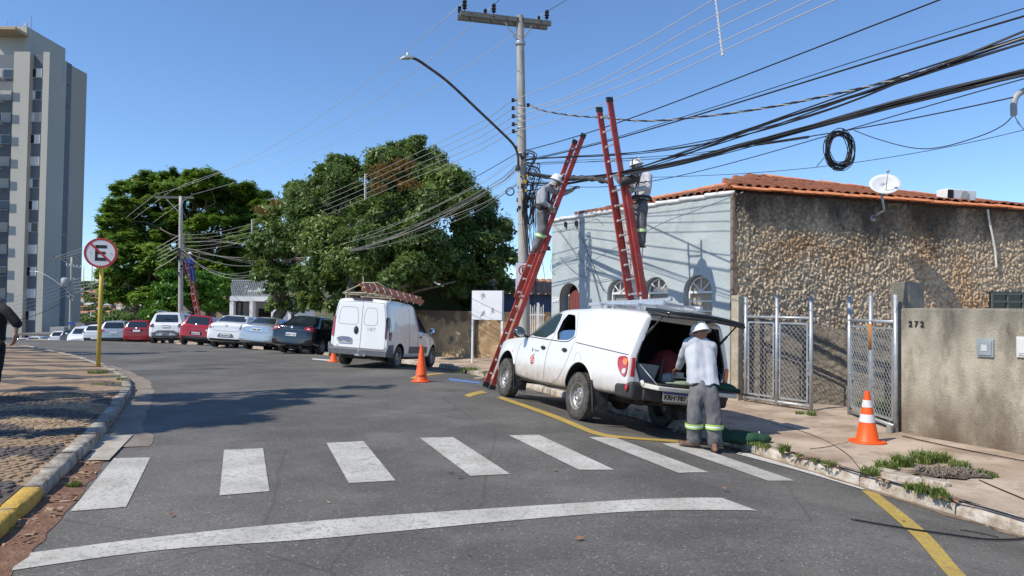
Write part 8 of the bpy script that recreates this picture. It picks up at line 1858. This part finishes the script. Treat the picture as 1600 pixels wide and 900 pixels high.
def figure(name, J, label, face, shirt, helmet=True, gloves=False, hivis_on=True, skin=skin_m, fold=.008, dress=1.0, curl=(.7, .7), palm=None, belt=False, hands=(True, True), trouser=trouser_m, sl=None):
    O = J['pelvis'].copy(); e = empty(name, O, label=label, cat='person'); D = dress
    fdir = Vector(face).normalized()
    # body: one continuous surface
    b = MB(); I = {k: v-O for k, v in J.items()}
    for a, c, r1, r2 in (('pelvis', 'chest', .075, .08), ('chest', 'neck', .07, .05), ('neck', 'head', .055, .055), ('neck', 'shL', .045, .045), ('neck', 'shR', .045, .045), ('shL', 'elL', .045, .036), ('elL', 'wrL', .038, .027), ('shR', 'elR', .045, .036), ('elR', 'wrR', .038, .027), ('pelvis', 'hipL', .08, .075), ('pelvis', 'hipR', .08, .075), ('hipL', 'knL', .07, .05), ('knL', 'anL', .052, .038), ('hipR', 'knR', .07, .05), ('knR', 'anR', .052, .038), ('anL', 'toL', .036, .03), ('anR', 'toR', .036, .03)):
        caps(b, I[a], I[c], r1, r2)
    f, up, s = head_chain(b, I['head'], fdir)
    for k, side in enumerate(('L', 'R')):
        if hands[k] and not gloves:
            dd = (I['wr'+side]-I['el'+side]).normalized(); dd = J.get('hd'+side, None) and (I['hd'+side]-I['wr'+side]).normalized() or dd
            hand(b, I['wr'+side], dd, (palm or {}).get(side, Vector((0, 0, -1))), curl[k], 1.05, 1 if side == 'R' else -1)
    o = b.build('body', skin, e, smooth=True); m = o.modifiers.new('r', 'REMESH'); m.mode = 'VOXEL'; m.voxel_size = .0065; m = o.modifiers.new('s', 'SMOOTH'); m.factor = .4; m.iterations = 2; baked(o); o.data.polygons.foreach_set('use_smooth', [True]*len(o.data.polygons)); body_o = o
    q = MB()
    for k in (1, -1): q.ball(I['head']+f*.083+s*k*.031+up*.018, (.011, .011, .008), 8, 6)
    q.build('eyes', mat('eye_white', (.6,.58,.55), rough=.3), body_o, smooth=True)
    # shirt
    cw = .085*D
    def lat(a, b_): return (I[b_]-I[a])
    sh = []; ax = (I['shR']-I['shL']); ax.normalize(); wa_ = (I['hipR']-I['hipL']).normalized(); hem = I['pelvis']-Vector((0, 0, .12))
    for t in (-1, 0, 1):
        sh.append([(I['neck']+ax*t*.06-Vector((0, 0, .03)), .062*D), (I['chest']+ax*t*.085, .105*D), (I['pelvis'].lerp(I['chest'], .3)+wa_*t*.08, .106*D), (hem+wa_*t*.105, .122*D)])
    for S_ in ('L', 'R'):
        w_end = I['el'+S_].lerp(I['wr'+S_], .94) if sl is None else I['sh'+S_].lerp(I['el'+S_], sl)
        if sl is None: sh.append([(I['neck'], .06*D), (I['sh'+S_], .072*D), (I['el'+S_], .056*D), (w_end, .042*D)])
        else: sh.append([(I['neck'], .06*D), (I['sh'+S_], .074*D), (w_end, .066*D)])
    so_ = grow('shirt', sh, .011, shirt, e, 12, fold*1.3, 5.0, 3); bm = bmesh.new(); bm.from_mesh(so_.data)
    bmesh.ops.delete(bm, geom=[v for v in bm.verts if v.co.z < .035+.012*math.sin(v.co.x*30+v.co.y*20)], context='VERTS'); bm.to_mesh(so_.data); bm.free(); md = so_.modifiers.new('t', 'SOLIDIFY'); md.thickness = .006
    # trousers
    tr = [[(I['pelvis'], .09*D), (I['pelvis']-Vector((0, 0, .15)), .08*D)]]
    for S_ in ('L', 'R'):
        an = I['an'+S_]+Vector((0, 0, .03)); tr.append([(I['pelvis']+Vector((0, 0, .03)), .075*D), (I['hip'+S_], .088*D), (I['kn'+S_], .086*D), (an, .078*D)])
    grow('trousers', tr, .011, trouser, e, 10, fold*1.4, 7.0, 9)
    # boots
    for S_ in ('L', 'R'):
        dd = (I['to'+S_]-I['an'+S_]); dd.z = 0; dd.normalize(); base = I['an'+S_].copy(); grow('boot', [[(base+Vector((0, 0, .05)), .052), (base-Vector((0, 0, .03)), .050)], [(base-Vector((0, 0, .045))-dd*.03, .045), (base-Vector((0, 0, .045))+dd*.16, .042)]], .010, boot_m, e, 3, .002, 20)
        q = MB(); c = base-Vector((0, 0, .092)); sd_ = Vector((-dd.y, dd.x, 0)); q.prism(chaikin([tuple((c+dd*a+sd_*b_)[:2]) for a, b_ in ((-.09, -.04), (.05, -.05), (.21, -.045), (.21, .045), (.05, .05), (-.09, .04))], 2), c.z-.008, c.z+.018); q.build('boot_sole', ink, e)
    if helmet:
        M = frame(I['head']+up*.045-f*.005, s, f) if False else Matrix((s, f, up)).transposed().to_4x4(); M.translation = I['head']+up*.040
        q = MB(); q.lathe([(.150, -.012), (.150, -.004), (.128, .012), (.122, .05), (.100, .095), (.062, .122), (.022, .132), (.001, .133)], 30, 0, M, cap=False); q.box((0, 0, .128), (.03, .19, .022), 0, M); q.box((.045, 0, .112), (.014, .17, .018), 0, M); q.box((-.045, 0, .112), (.014, .17, .018), 0, M)
        h = q.build('helmet', helmet_m, e, smooth=True); md = h.modifiers.new('t', 'SOLIDIFY'); md.thickness = .004; smoothang(h, 50)
        q = MB(); q.tube([I['head']+s*.10+up*.03, I['head']+s*.075-up*.06+f*.03, I['head']-up*.10+f*.05, I['head']-s*.075-up*.06+f*.03, I['head']-s*.10+up*.03], .006, 6); q.build('chin_strap', ink, e)
        if gloves:
            q = MB(); vs = [(r_*math.sin(a), -r_*math.cos(a), z) for r_, z in ((.115, .03), (.112, -.05), (.125, -.14)) for a in np.linspace(-2.0, 2.0, 15)]; q.add([M @ Vector(v) for v in vs], [(i*15+k, i*15+k+1, i*15+16+k, i*15+15+k) for i in range(2) for k in range(14)]); q.build('neck_flap', shirt_gr, e, smooth=True)
    if hivis_on:
        for S_ in ('L', 'R'):
            a, c = I['kn'+S_], I['an'+S_]; dn = (c-a).normalized()
            for k, mt in ((.30, hivis), (.36, hivis_w), (.42, hivis)):
                p = a.lerp(c, k); q = MB(); M = Matrix.Translation(p) @ dn.to_track_quat('Z', 'Y').to_matrix().to_4x4(); q.lathe([(.096*D, -.013), (.099*D, 0), (.096*D, .013)], 24, 0, M, cap=False); q.build('reflective_band', mt, e, smooth=True)
    if gloves:
        for k, S_ in enumerate(('L', 'R')):
            if not hands[k]: continue
            b = MB(); dd = (I['hd'+S_]-I['wr'+S_]).normalized() if 'hd'+S_ in I else (I['wr'+S_]-I['el'+S_]).normalized(); hand(b, I['wr'+S_], dd, (palm or {}).get(S_, Vector((0, 0, -1))), curl[k], 1.25, 1 if S_ == 'R' else -1); caps(b, I['wr'+S_]-dd*.05, I['wr'+S_]+dd*.03, .043, .036)
            o = b.build('glove', glove_m, e, smooth=True); m = o.modifiers.new('r', 'REMESH'); m.mode = 'VOXEL'; m.voxel_size = .007; baked(o); o.data.polygons.foreach_set('use_smooth', [True]*len(o.data.polygons))
    if belt:
        q = MB(); c = I['pelvis'].lerp(I['chest'], .22); M = Matrix.Translation(c) @ (I['chest']-I['pelvis']).to_track_quat('Z', 'Y').to_matrix().to_4x4() @ Matrix.Diagonal((1.15, 1, 1, 1)); q.lathe([(.165*D, -.03), (.17*D, 0), (.165*D, .03)], 24, 0, M, cap=False); o = q.build('tool_belt', harness_m, e, smooth=True)
        q = MB(); q.ball(c+s*.16-f*.02-Vector((0, 0, .06)), (.05, .06, .08), 10, 8); q.ball(c-s*.15+f*.06-Vector((0, 0, .07)), (.05, .06, .07), 10, 8); q.build('belt_pouch', harness_m, o, smooth=True)
        q = MB(); 
        for k in (1, -1): q.tube(catmull([c+s*k*.10+f*.13, I['chest']+s*k*.09+f*.14, I['sh'+('R' if k*ax.dot(s) > 0 else 'L')]*.55+I['neck']*.45+Vector((0, 0, .065)), I['chest']+s*k*.05-f*.14, c-f*.15], 6), .016, 6)
        q.build('harness_strap', harness_m, e, smooth=True)
        q = MB(); q.tube(catmull([c+f*.15, c+f*.22-Vector((0, 0, .10)), c+f*.25+Vector((0, 0, .02))], 6), .010, 6); q.box(c+f*.17+s*.05, (.03, .03, .07)); q.build('lanyard', harness_o, e)
    return e
Y0 = 9.45
def J_(d): return {k: P(*v) for k, v in d.items()}
J3 = J_(dict(pelvis=(1099, 604, 9.5), chest=(1094, 556, 9.72), neck=(1093, 531, 9.82), head=(1095, 523, 9.80), shL=(1077, 538, 9.80), shR=(1111, 542, 9.78), elL=(1068, 556, 9.98), wrL=(1061, 574, 10.15), hdL=(1052, 579, 10.25), elR=(1112, 565, 10.05), wrR=(1092, 577, 10.22), hdR=(1080, 580, 10.3),
    hipL=(1089, 612, 9.5), hipR=(1109, 612, 9.48), knL=(1084.5, 650, 9.46), knR=(1116, 651, 9.42), anL=(1084.5, 689, 9.5), anR=(1116, 693, 9.42), toL=(1066, 695, 9.50), toR=(1118, 703, 9.2)))
J3['anL'].z = float(road_z(J3['anL'].x, J3['anL'].y)[0])+.10; J3['anR'].z = float(road_z(J3['anR'].x, J3['anR'].y)[0])+.10
figure('person', J3, 'worker in pale grey shirt and white helmet bending over the pickup tailgate', (-.35, .85, -.35), shirt_lt, palm={'L': Vector((.2, .2, -1)), 'R': Vector((0, .2, -1))}, dress=1.2, fold=.010)
J1 = J_(dict(pelvis=(846, 328, 15.75), chest=(849, 303, 15.75), neck=(858, 291, 15.75), head=(868, 284, 15.72), shL=(862, 297, 15.95), shR=(849, 297, 15.55), elL=(878, 303, 15.95), wrL=(895, 296, 15.9), hdL=(904, 289, 15.9), elR=(849, 315, 15.45), wrR=(861, 325, 15.5), hdR=(866, 330, 15.55),
    hipL=(848, 333, 15.86), hipR=(845, 333, 15.64), knL=(853, 357, 15.88), knR=(848, 358, 15.6), anL=(846, 384, 15.88), anR=(837, 388, 15.6), toL=(856, 388, 15.88), toR=(849, 392, 15.6)))
figure('person', J1, 'worker in grey shirt climbing the left ladder beside the concrete pole', (.92, -.15, -.38), shirt_gr, gloves=True, belt=True, dress=1.15, palm={'L': Vector((0, .3, -1)), 'R': Vector((.3, 1, 0))}, curl=(.9, .8))
J2 = J_(dict(pelvis=(1002, 316, 14.3), chest=(1005, 286, 14.3), neck=(1003, 270, 14.3), head=(995, 260, 14.28), shL=(993, 275, 14.45), shR=(1013, 276, 14.15), elL=(988, 290, 14.5), wrL=(983, 292, 14.3), hdL=(978, 285, 14.25), elR=(1013, 293, 14.0), wrR=(992, 297, 14.0), hdR=(984, 297, 14.0),
    hipL=(998, 322, 14.4), hipR=(1005, 322, 14.2), knL=(995, 347, 14.42), knR=(1002, 350, 14.2), anL=(997, 374, 14.42), anR=(1002, 379, 14.2), toL=(987, 378, 14.42), toR=(992, 384, 14.2)))
figure('person', J2, 'worker in pale shirt and white helmet standing on the right ladder', (-.93, .1, -.25), shirt_lt, gloves=True, belt=True, dress=1.18, palm={'L': Vector((-.3, 1, 0)), 'R': Vector((-.3, 1, 0))}, curl=(.8, .9))
# far worker in blue
J4 = J_(dict(pelvis=(298, 416, 44.6), chest=(297, 407, 44.6), neck=(297, 402, 44.6), head=(297, 398, 44.6), shL=(293, 405, 44.7), shR=(301, 405, 44.5), elL=(291, 411, 44.7), wrL=(288, 405, 44.8), hdL=(287, 403, 44.8), elR=(303, 412, 44.4), wrR=(292, 410, 44.4), hdR=(290, 409, 44.4),
    hipL=(296, 418, 44.7), hipR=(301, 418, 44.5), knL=(298, 428, 44.7), knR=(303, 429, 44.5), anL=(299, 438, 44.7), anR=(304, 440, 44.5), toL=(296, 440, 44.7), toR=(301, 442, 44.5)))
figure('person', J4, 'distant worker in blue on the far red ladder against the tree', (-.9, .3, -.1), shirt_bl, trouser=shirt_bl, hivis_on=False, fold=.004)
# passer-by in black at the left edge
J5 = J_(dict(pelvis=(-9, 535, 11.0), chest=(-5, 497, 11.0), neck=(-6, 474, 11.0), head=(-10, 452, 10.95), shL=(-24, 481, 11.2), shR=(10, 485, 10.85), elL=(-32, 515, 11.2), wrL=(-42, 538, 11.1), elR=(26, 505, 10.85), wrR=(24, 524, 10.8), hdR=(22, 534, 10.8),
    hipL=(-22, 540, 11.1), hipR=(-1, 540, 10.9), knL=(-38, 582, 11.1), knR=(-7, 582, 10.9), anL=(-38, 622, 11.1), anR=(-12, 622, 10.9), toL=(-48, 628, 11.0), toR=(-28, 629, 10.8)))
figure('person', J5, 'passer-by in black clothes cut off by the left edge of the picture', (-.8, -.5, 0), shirt_bk, helmet=False, hivis_on=False, trouser=shirt_bk, sl=1.05, skin=mat('tan_skin', (.30,.16,.10), (.34,.19,.125), rough=.5, scale=12), palm={'R': Vector((-1, 0, 0)), 'L': Vector((1, 0, 0))}, curl=(.4, .4))
# closures and sleeves on the thick bundle
cp = plan_pts(P1, DR, [(884, 277), (900, 278), (925, 279), (950, 284)])
q = MB(); q.tube(catmull(cp, 6), [.05+.02*math.sin(k*1.7) for k in range(19)], 10); q.ball(cp[3], (.06, .06, .045), 10, 6); tag(q.build('cable_splice', mat('dark_tape', (.03,.03,.032), (.08,.08,.085), rough=.8, scale=12, bump=.8), smooth=True), 'lumpy dark taped splice on the thick bundle between the ladders', 'splice')
q = MB(); a, b_ = P(971, 284, 13.9), P(999, 277, 13.9); d = (b_-a).normalized(); 
prof = []; 
for k in range(9): t = k/8; prof.append((.085+.006*(k % 2) if 0 < k < 8 else .06, (t-.5)*(b_-a).length))
M = Matrix.Translation((a+b_)/2) @ d.to_track_quat('Z', 'Y').to_matrix().to_4x4(); q.lathe(prof, 18, 0, M); tag(q.build('splice_closure', black_pl, smooth=True), 'fat black cylindrical closure held before the worker on the right ladder', 'closure')
q = MB(); q.tube([P(962, 276, 14.0), P(966, 284, 14.0), P(975, 290, 13.95)], .03, 8); q.tube([P(968, 268, 14.1), P(962, 280, 14.0), P(972, 292, 13.9)], .02, 6); tag(q.build('cable_clamp', mat('clamp_grey', (.12,.12,.12), rough=.6), smooth=True), 'dark clamp fixing the bundle to the right ladder', 'clamp')
# ================================================================== TREES
def leaves(name, clumps, n, size, mt, parent, origin, seed=1, flat=.0, elong=1.0, shell=.45, droop=0.0, tintbase=None, up=.35):
    r = np.random.RandomState(seed); C = np.array([[*c[:3]] for c in clumps], float); RR = np.array([c[3] if isinstance(c[3], (tuple, list)) else (c[3], c[3], c[3]*.8) for c in clumps], float)
    w = (RR[:, 0]*RR[:, 2]); idx = r.choice(len(C), n, p=w/w.sum())
    d = r.normal(size=(n, 3)); d /= np.linalg.norm(d, axis=1)[:, None]; d[:, 2] = np.where(d[:, 2] < -.3, -d[:, 2]*.6, d[:, 2])
    # break each clump into twigs: points gather around a limited set of twig ends
    K = 34; tw = r.normal(size=(len(C), K, 3)); tw /= np.linalg.norm(tw, axis=2)[:, :, None]; tw[:, :, 2] = np.where(tw[:, :, 2] < -.45, -tw[:, :, 2], tw[:, :, 2]); tr = r.uniform(.62, 1.08, (len(C), K))
    k = r.randint(0, K, n); q = tw[idx, k]*tr[idx, k][:, None]*r.uniform(shell, 1.0, n)[:, None]**.5
    p = C[idx]+q*RR[idx]+r.normal(scale=.13, size=(n, 3))*np.minimum(RR[idx], 1.2)
    p[:, 2] -= droop*r.uniform(0, 1, n)**2
    nn = q+r.normal(scale=.65, size=(n, 3))+np.array([0, 0, up]); nn[:, 2] = nn[:, 2]*(1+flat); nn /= np.linalg.norm(nn, axis=1)[:, None]
    t = np.cross(nn, r.normal(size=(n, 3))); t /= np.linalg.norm(t, axis=1)[:, None]; b = np.cross(nn, t)
    s = size*r.uniform(.6, 1.3, n)[:, None]; a = t*s*elong; bb = b*s*.42
    V = np.stack([p-a, p-bb*1.0+a*.05-nn*s*.08, p+a, p+bb+a*.05-nn*s*.08], 1).reshape(-1, 3)-np.array(origin)[None]
    F_ = np.arange(n*4).reshape(-1, 4)
    me = bpy.data.meshes.new(name); me.vertices.add(n*4); me.vertices.foreach_set('co', V.ravel()); me.loops.add(n*4); me.loops.foreach_set('vertex_index', F_.ravel()); me.polygons.add(n)
    me.polygons.foreach_set('loop_start', np.arange(0, n*4, 4)); me.update(calc_edges=True)
    ti = np.clip(r.uniform(0, 1, n)*.55+r.uniform(0, 1, len(C))[idx]*.35+(tw[idx, k][:, 2]*.1), 0, 1)
    at = me.attributes.new('tint', 'FLOAT', 'FACE'); at.data.foreach_set('value', ti.astype(np.float32)); me.materials.append(mt)
    o = bpy.data.objects.new(name, me); COL.objects.link(o); o.parent = parent; return o
def limb(b, p, q, r1, r2, seed, wob=.25, n=7):
    rr = random.Random(seed); p, q = Vector(p), Vector(q); L = (q-p).length; pts = [p]
    for i in range(1, n): t = i/n; pts.append(p.lerp(q, t)+Vector((rr.uniform(-1, 1), rr.uniform(-1, 1), rr.uniform(-.5, .8)))*wob*L*.12)
    pts.append(q); c = catmull(pts, 3); b.tube(c, [r1+(r2-r1)*i/(len(c)-1) for i in range(len(c))], 8); return c
def tree(base, label, clumps, n, size, mt, trunks, seed=1, cat='tree', blossoms=None, nl=26, **kw):
    e = empty('tree', base, label=label, cat=cat); O = Vector(base)
    rr = random.Random(seed)
    for ti, (tb, tt_, r1, r2) in enumerate(trunks):
        q = MB(); limb(q, Vector(tb)-O, Vector(tt_)-O, r1, r2, seed+ti, .3); to = q.build('trunk', bark_m, e, smooth=True)
        q = MB(); cl = sorted(clumps, key=lambda c: (Vector(c[:3])-Vector(tt_)).length)[ti::len(trunks)][:nl]
        for j, c in enumerate(cl):
            st_ = Vector(tb).lerp(Vector(tt_), rr.uniform(.55, 1.0)); limb(q, st_-O, Vector(c[:3])-O, r2*rr.uniform(.45, .8), .02, seed*7+j, .8)
        q.build('branches', bark_m, to, smooth=True)
    leaves('crown', clumps, n, size, mt, e, base, seed, **kw)
    if blossoms: leaves('blossoms', blossoms[0], blossoms[1], size*.9, leaf_orange, e, base, seed+5, **kw)
    return e
rr = random.Random(77)
def cl(px, py, rp_, Y, jit=1.2, fz=.85):
    y = Y+rr.uniform(-jit, jit); p = P(px, py, y); r = rp_*y/1120; return (p.x, p.y, p.z, (r, r*1.1, r*fz))
# big dense tree
YB = 29.3
cB = [cl(*c, YB+c2) for c, c2 in [((445,345,38),2),((478,318,36),2),((430,395,40),2),((470,385,50),1),((520,295,42),0),((530,262,26),0),((560,330,55),0),((545,275,34),0),((600,262,36),0),((622,238,24),0),((648,236,24),0),((672,262,34),0),((700,285,38),0),((625,310,55),-1),((690,335,52),-1),((738,325,38),0),((755,365,42),0),((782,365,26),0),((786,405,26),.5),((735,400,48),-.5),((770,430,34),.5),((755,462,26),1),((680,395,42),-2),((640,375,48),-2),((580,390,55),-2),((520,380,50),-1),((500,440,42),-1),((545,455,42),-1.5),((595,445,42),-1.5),((445,445,34),1),((420,430,26),2),((440,478,22),2),((480,475,28),0),((530,485,24),0),((575,480,22),-1),((630,425,36),-2.5),((720,440,28),1.5),((735,478,20),2),((410,380,20),2),((490,350,45),-1),((600,350,55),-2),((640,270,40),1),((560,420,50),-2.5),((700,430,26),2),((462,300,20),2),((655,222,12),0),((520,250,12),0),((792,450,16),1),((665,425,26),-1),((600,458,24),-2.8),((660,432,26),-3.6),((690,425,24),-3.4),((640,415,28),-3.8),((612,440,24),-3.8),((725,425,22),-2),((622,448,24),-2.8),((585,470,20),-2.5),((715,455,22),-1)]]
tree((P(578, 480, 26).x, 26.0, -.5), 'huge dense dark green tree with orange tips behind the white van', cB, 270000, .085, leaf_dark, [((P(580, 480, 26).x, 26, -.5), (P(605, 395, 27).x, 27, 3.7), .34, .2), ((P(572, 480, 26.2).x, 26.2, -.5), (P(545, 400, 27).x, 27.2, 3.4), .28, .16), ((P(437, 490, 32).x, 32, -.8), (P(441, 425, 32).x, 32, 3.2), .30, .2)], 3,
     blossoms=([cl(600, 275, 24, 26.2, .3), cl(630, 262, 20, 26.2, .3), cl(590, 300, 20, 26.0, .3), cl(640, 290, 20, 25.8, .3), cl(590, 270, 18, 26.2), cl(432, 322, 14, 30), cl(408, 330, 12, 31)], 1100), elong=1.15, nl=12)
# pale trimmed low limb under it
q = MB(); limb(q, P(640, 458, 27), P(712, 440, 26.5), .06, .035, 4, .2); tag(q.build('branch', bark_m, smooth=True), 'pale low limb reaching out above the van ladder', 'branch')
# spreading feathery tree
YA = 56
def clf(px, py, rp_, dy=0): y = YA+dy+rr.uniform(-3, 3); p = P(px, py, y); r = rp_*y/1120; return (p.x, p.y, p.z, (r, r*1.2, r*.5))
cA = [clf(*c) for c in [(210,300,34),(240,288,36),(280,287,40),(325,288,42),(365,300,42),(395,312,36),(418,322,24),(192,325,32),(178,345,22),(215,330,40),(250,315,45),(300,312,48),(350,325,48),(395,345,40),(188,368,30),(205,385,30),(240,350,42),(290,345,45),(340,352,45),(385,370,38),(175,352,18),(275,375,40),(330,385,40),(372,400,34),(230,375,36),(300,400,36),(345,420,34),(390,430,30),(172,378,14),(285,300,40),(410,345,22),(400,395,24)]]
tree((P(300, 480, 56).x, 56, -2.2), 'wide spreading feathery green tree behind the far pole', cA, 230000, .16, leaf_fern, [((P(300, 480, 56).x, 56, -2.5), (P(305, 410, 56).x, 56, 3.8), .5, .34), ((P(310, 480, 57).x, 57, -2.5), (P(345, 415, 57).x, 57, 3.8), .4, .3)], 5, elong=1.35, flat=1.6, up=1.2,
     blossoms=([clf(421, 320, 12), clf(412, 335, 9)], 250))
# bright lower shrubs in front of it, three clumps of their own
def clb(px, py, rp_, Y): y = Y+rr.uniform(-1.5, 1.5); p = P(px, py, y); r = rp_*y/1120; return (p.x, p.y, p.z, (r, r, r*.6))
cL = [clb(*c, 52) for c in [(200,400,30),(180,430,26),(205,440,32),(235,425,34),(262,410,30),(190,465,28),(222,470,32),(255,455,34),(178,410,16),(240,395,26),(168,455,14)]]
tree((P(215, 480, 52).x, 52, -1.9), 'feathery bright green small tree right of the yellow sign post', cL, 42000, .17, leaf_fern, [((P(222, 500, 52).x, 52, -2.2), (P(218, 450, 52).x, 52, 1.4), .2, .12)], 8, elong=1.3, flat=1.0, up=.9)
cL = [clb(*c, 51) for c in [(265,455,26),(252,485,24),(280,470,22),(262,430,20),(238,492,18)]]
tree((P(262, 490, 51).x, 51, -1.8), 'bright yellow green bush left of the far concrete pole', cL, 16000, .15, leaf_bright, [((P(262, 505, 51).x, 51, -2), (P(262, 470, 51).x, 51, .6), .12, .08)], 9, cat='bush', elong=1.2)
cL = [clb(*c, 52) for c in [(318,440,24),(340,455,26),(322,475,24),(345,480,22),(305,460,18),(352,435,18),(365,455,14)]]
tree((P(330, 490, 52).x, 52, -1.9), 'leafy bright bush between the distant ladder and the lattice building', cL, 18000, .17, leaf_bright, [((P(330, 505, 52).x, 52, -2), (P(330, 465, 52).x, 52, .8), .12, .08)], 10, cat='bush', elong=1.3)
cD = [clb(*c, 64) for c in [(330,420,36),(370,415,38),(400,400,36),(300,430,34),(270,420,36),(350,450,34),(390,440,36),(240,440,34),(420,410,30)]]
tree((P(360, 480, 64).x, 64, -2.8), 'dark shaded tree mass standing behind the lattice building', cD, 30000, .26, leaf_dark, [((P(360, 500, 64).x, 64, -3), (P(360, 440, 64).x, 64, 3), .3, .2)], 12)
# valley trees before the far town
for k, (px, py, rp_, Y, lb) in enumerate([(132, 498, 14, 300, 'dark tree clump in the valley just right of the tower'), (158, 505, 16, 280, 'round valley tree behind the yellow sign post'), (176, 500, 14, 320, 'valley tree clump left of the feathery tree'), (145, 512, 14, 240, 'low dark valley tree above the parked white cars'), (200, 498, 14, 300, 'valley tree behind the feathery foliage'), (128, 515, 10, 230, 'small valley tree above the grey roof edge')]):
    c_ = []
    for j in range(7): p = P(px+rr.uniform(-8, 8), py+rr.uniform(-3, 5), Y+rr.uniform(-6, 6)); r = rp_*.55*Y/1120; c_.append((p.x, p.y, p.z, (r, r, r*.8)))
    base = P(px, py, Y); base.z -= 9; tree(tuple(base), lb, c_, 5000, .9, leaf_dark, [(tuple(base), tuple(P(px, py, Y)), .5, .3)], 30+k, nl=5)
c_ = []
for k in range(60): px = rr.uniform(100, 235); Y = rr.uniform(1150, 1300); p = P(px, 458+rr.uniform(-2, 2), Y); c_.append((p.x, p.y, float(terr(np.array([p.x]), np.array([Y]))[0])+6, (16, 16, 10)))
o = leaves('hilltop_trees', c_, 22000, 3.2, leaf_dark, None, (0, 0, 0), 50); tag(o, 'dark band of trees along the far hilltop', 'trees', kind='stuff')
c_ = []
for k in range(100): 
    d_ = rr.uniform(450, 1150); v = ray(rr.uniform(100, 240), 480); x = v.x/v.y*d_; c_.append((x, d_, float(terr(np.array([x]), np.array([d_]))[0])+3, (7, 7, 5)))
o = leaves('hillside_trees', c_, 40000, 1.6, leaf_dark, None, (0, 0, 0), 51); tag(o, 'scattered dark trees between the houses of the far hillside', 'trees', kind='stuff')
# street trees beside the camera, left of the frame, whose shade falls on road and pavement
def shade_src(px, py, h, r, n=2, fl=.4):
    """crown clumps at height h whose shade reaches the ground seen at a picture point"""
    g = G(px, py); k = h/math.tan(ELEV); return [(g.x-LX*k+rr.uniform(-.25, .25), g.y-LY*k+rr.uniform(-.25, .25), h+rr.uniform(-.3, .3), (r, r, r*fl)) for _ in range(n)]
for k, (lb, pts, h, n, tb) in enumerate([
    ('tall street tree left of the frame shading the road', [(225,642,.55),(270,652,.6),(330,642,.6),(385,632,.5),(300,622,.45),(430,617,.35),(490,610,.3),(545,606,.22),(600,604,.16),(245,668,.35),(345,658,.4),(450,628,.28),(520,618,.18),(205,655,.5)], 9.2, 20000, (-13.5, 7.0)),
    ('street tree left of the frame shading the mosaic pavement', [(20,640,.5),(70,655,.5),(120,660,.45),(160,655,.4),(50,620,.35),(110,628,.3),(0,665,.4),(60,690,.22),(130,690,.25),(20,600,.12),(110,602,.12)], 7.0, 14000, (-14.5, 4.6)),
    ('third street tree left of the frame shading the bend', [(40,549,.5),(90,551,.5),(140,553,.5),(190,553,.45),(230,552,.4),(270,550,.3),(310,549,.2)], 7.5, 15000, (-21.5, 13.0))]):
    c_ = []
    for px, py, r in pts: c_ += shade_src(px, py, h, r*(1.35 if k == 0 else 1))
    m_ = c_[len(c_)//2]; tree((tb[0], tb[1], .1), lb, c_, n, .10, leaf_dark, [((tb[0], tb[1], .1), (m_[0]-.5, m_[1]-.2, h-.8), .17, .09)], 61+k, nl=9)
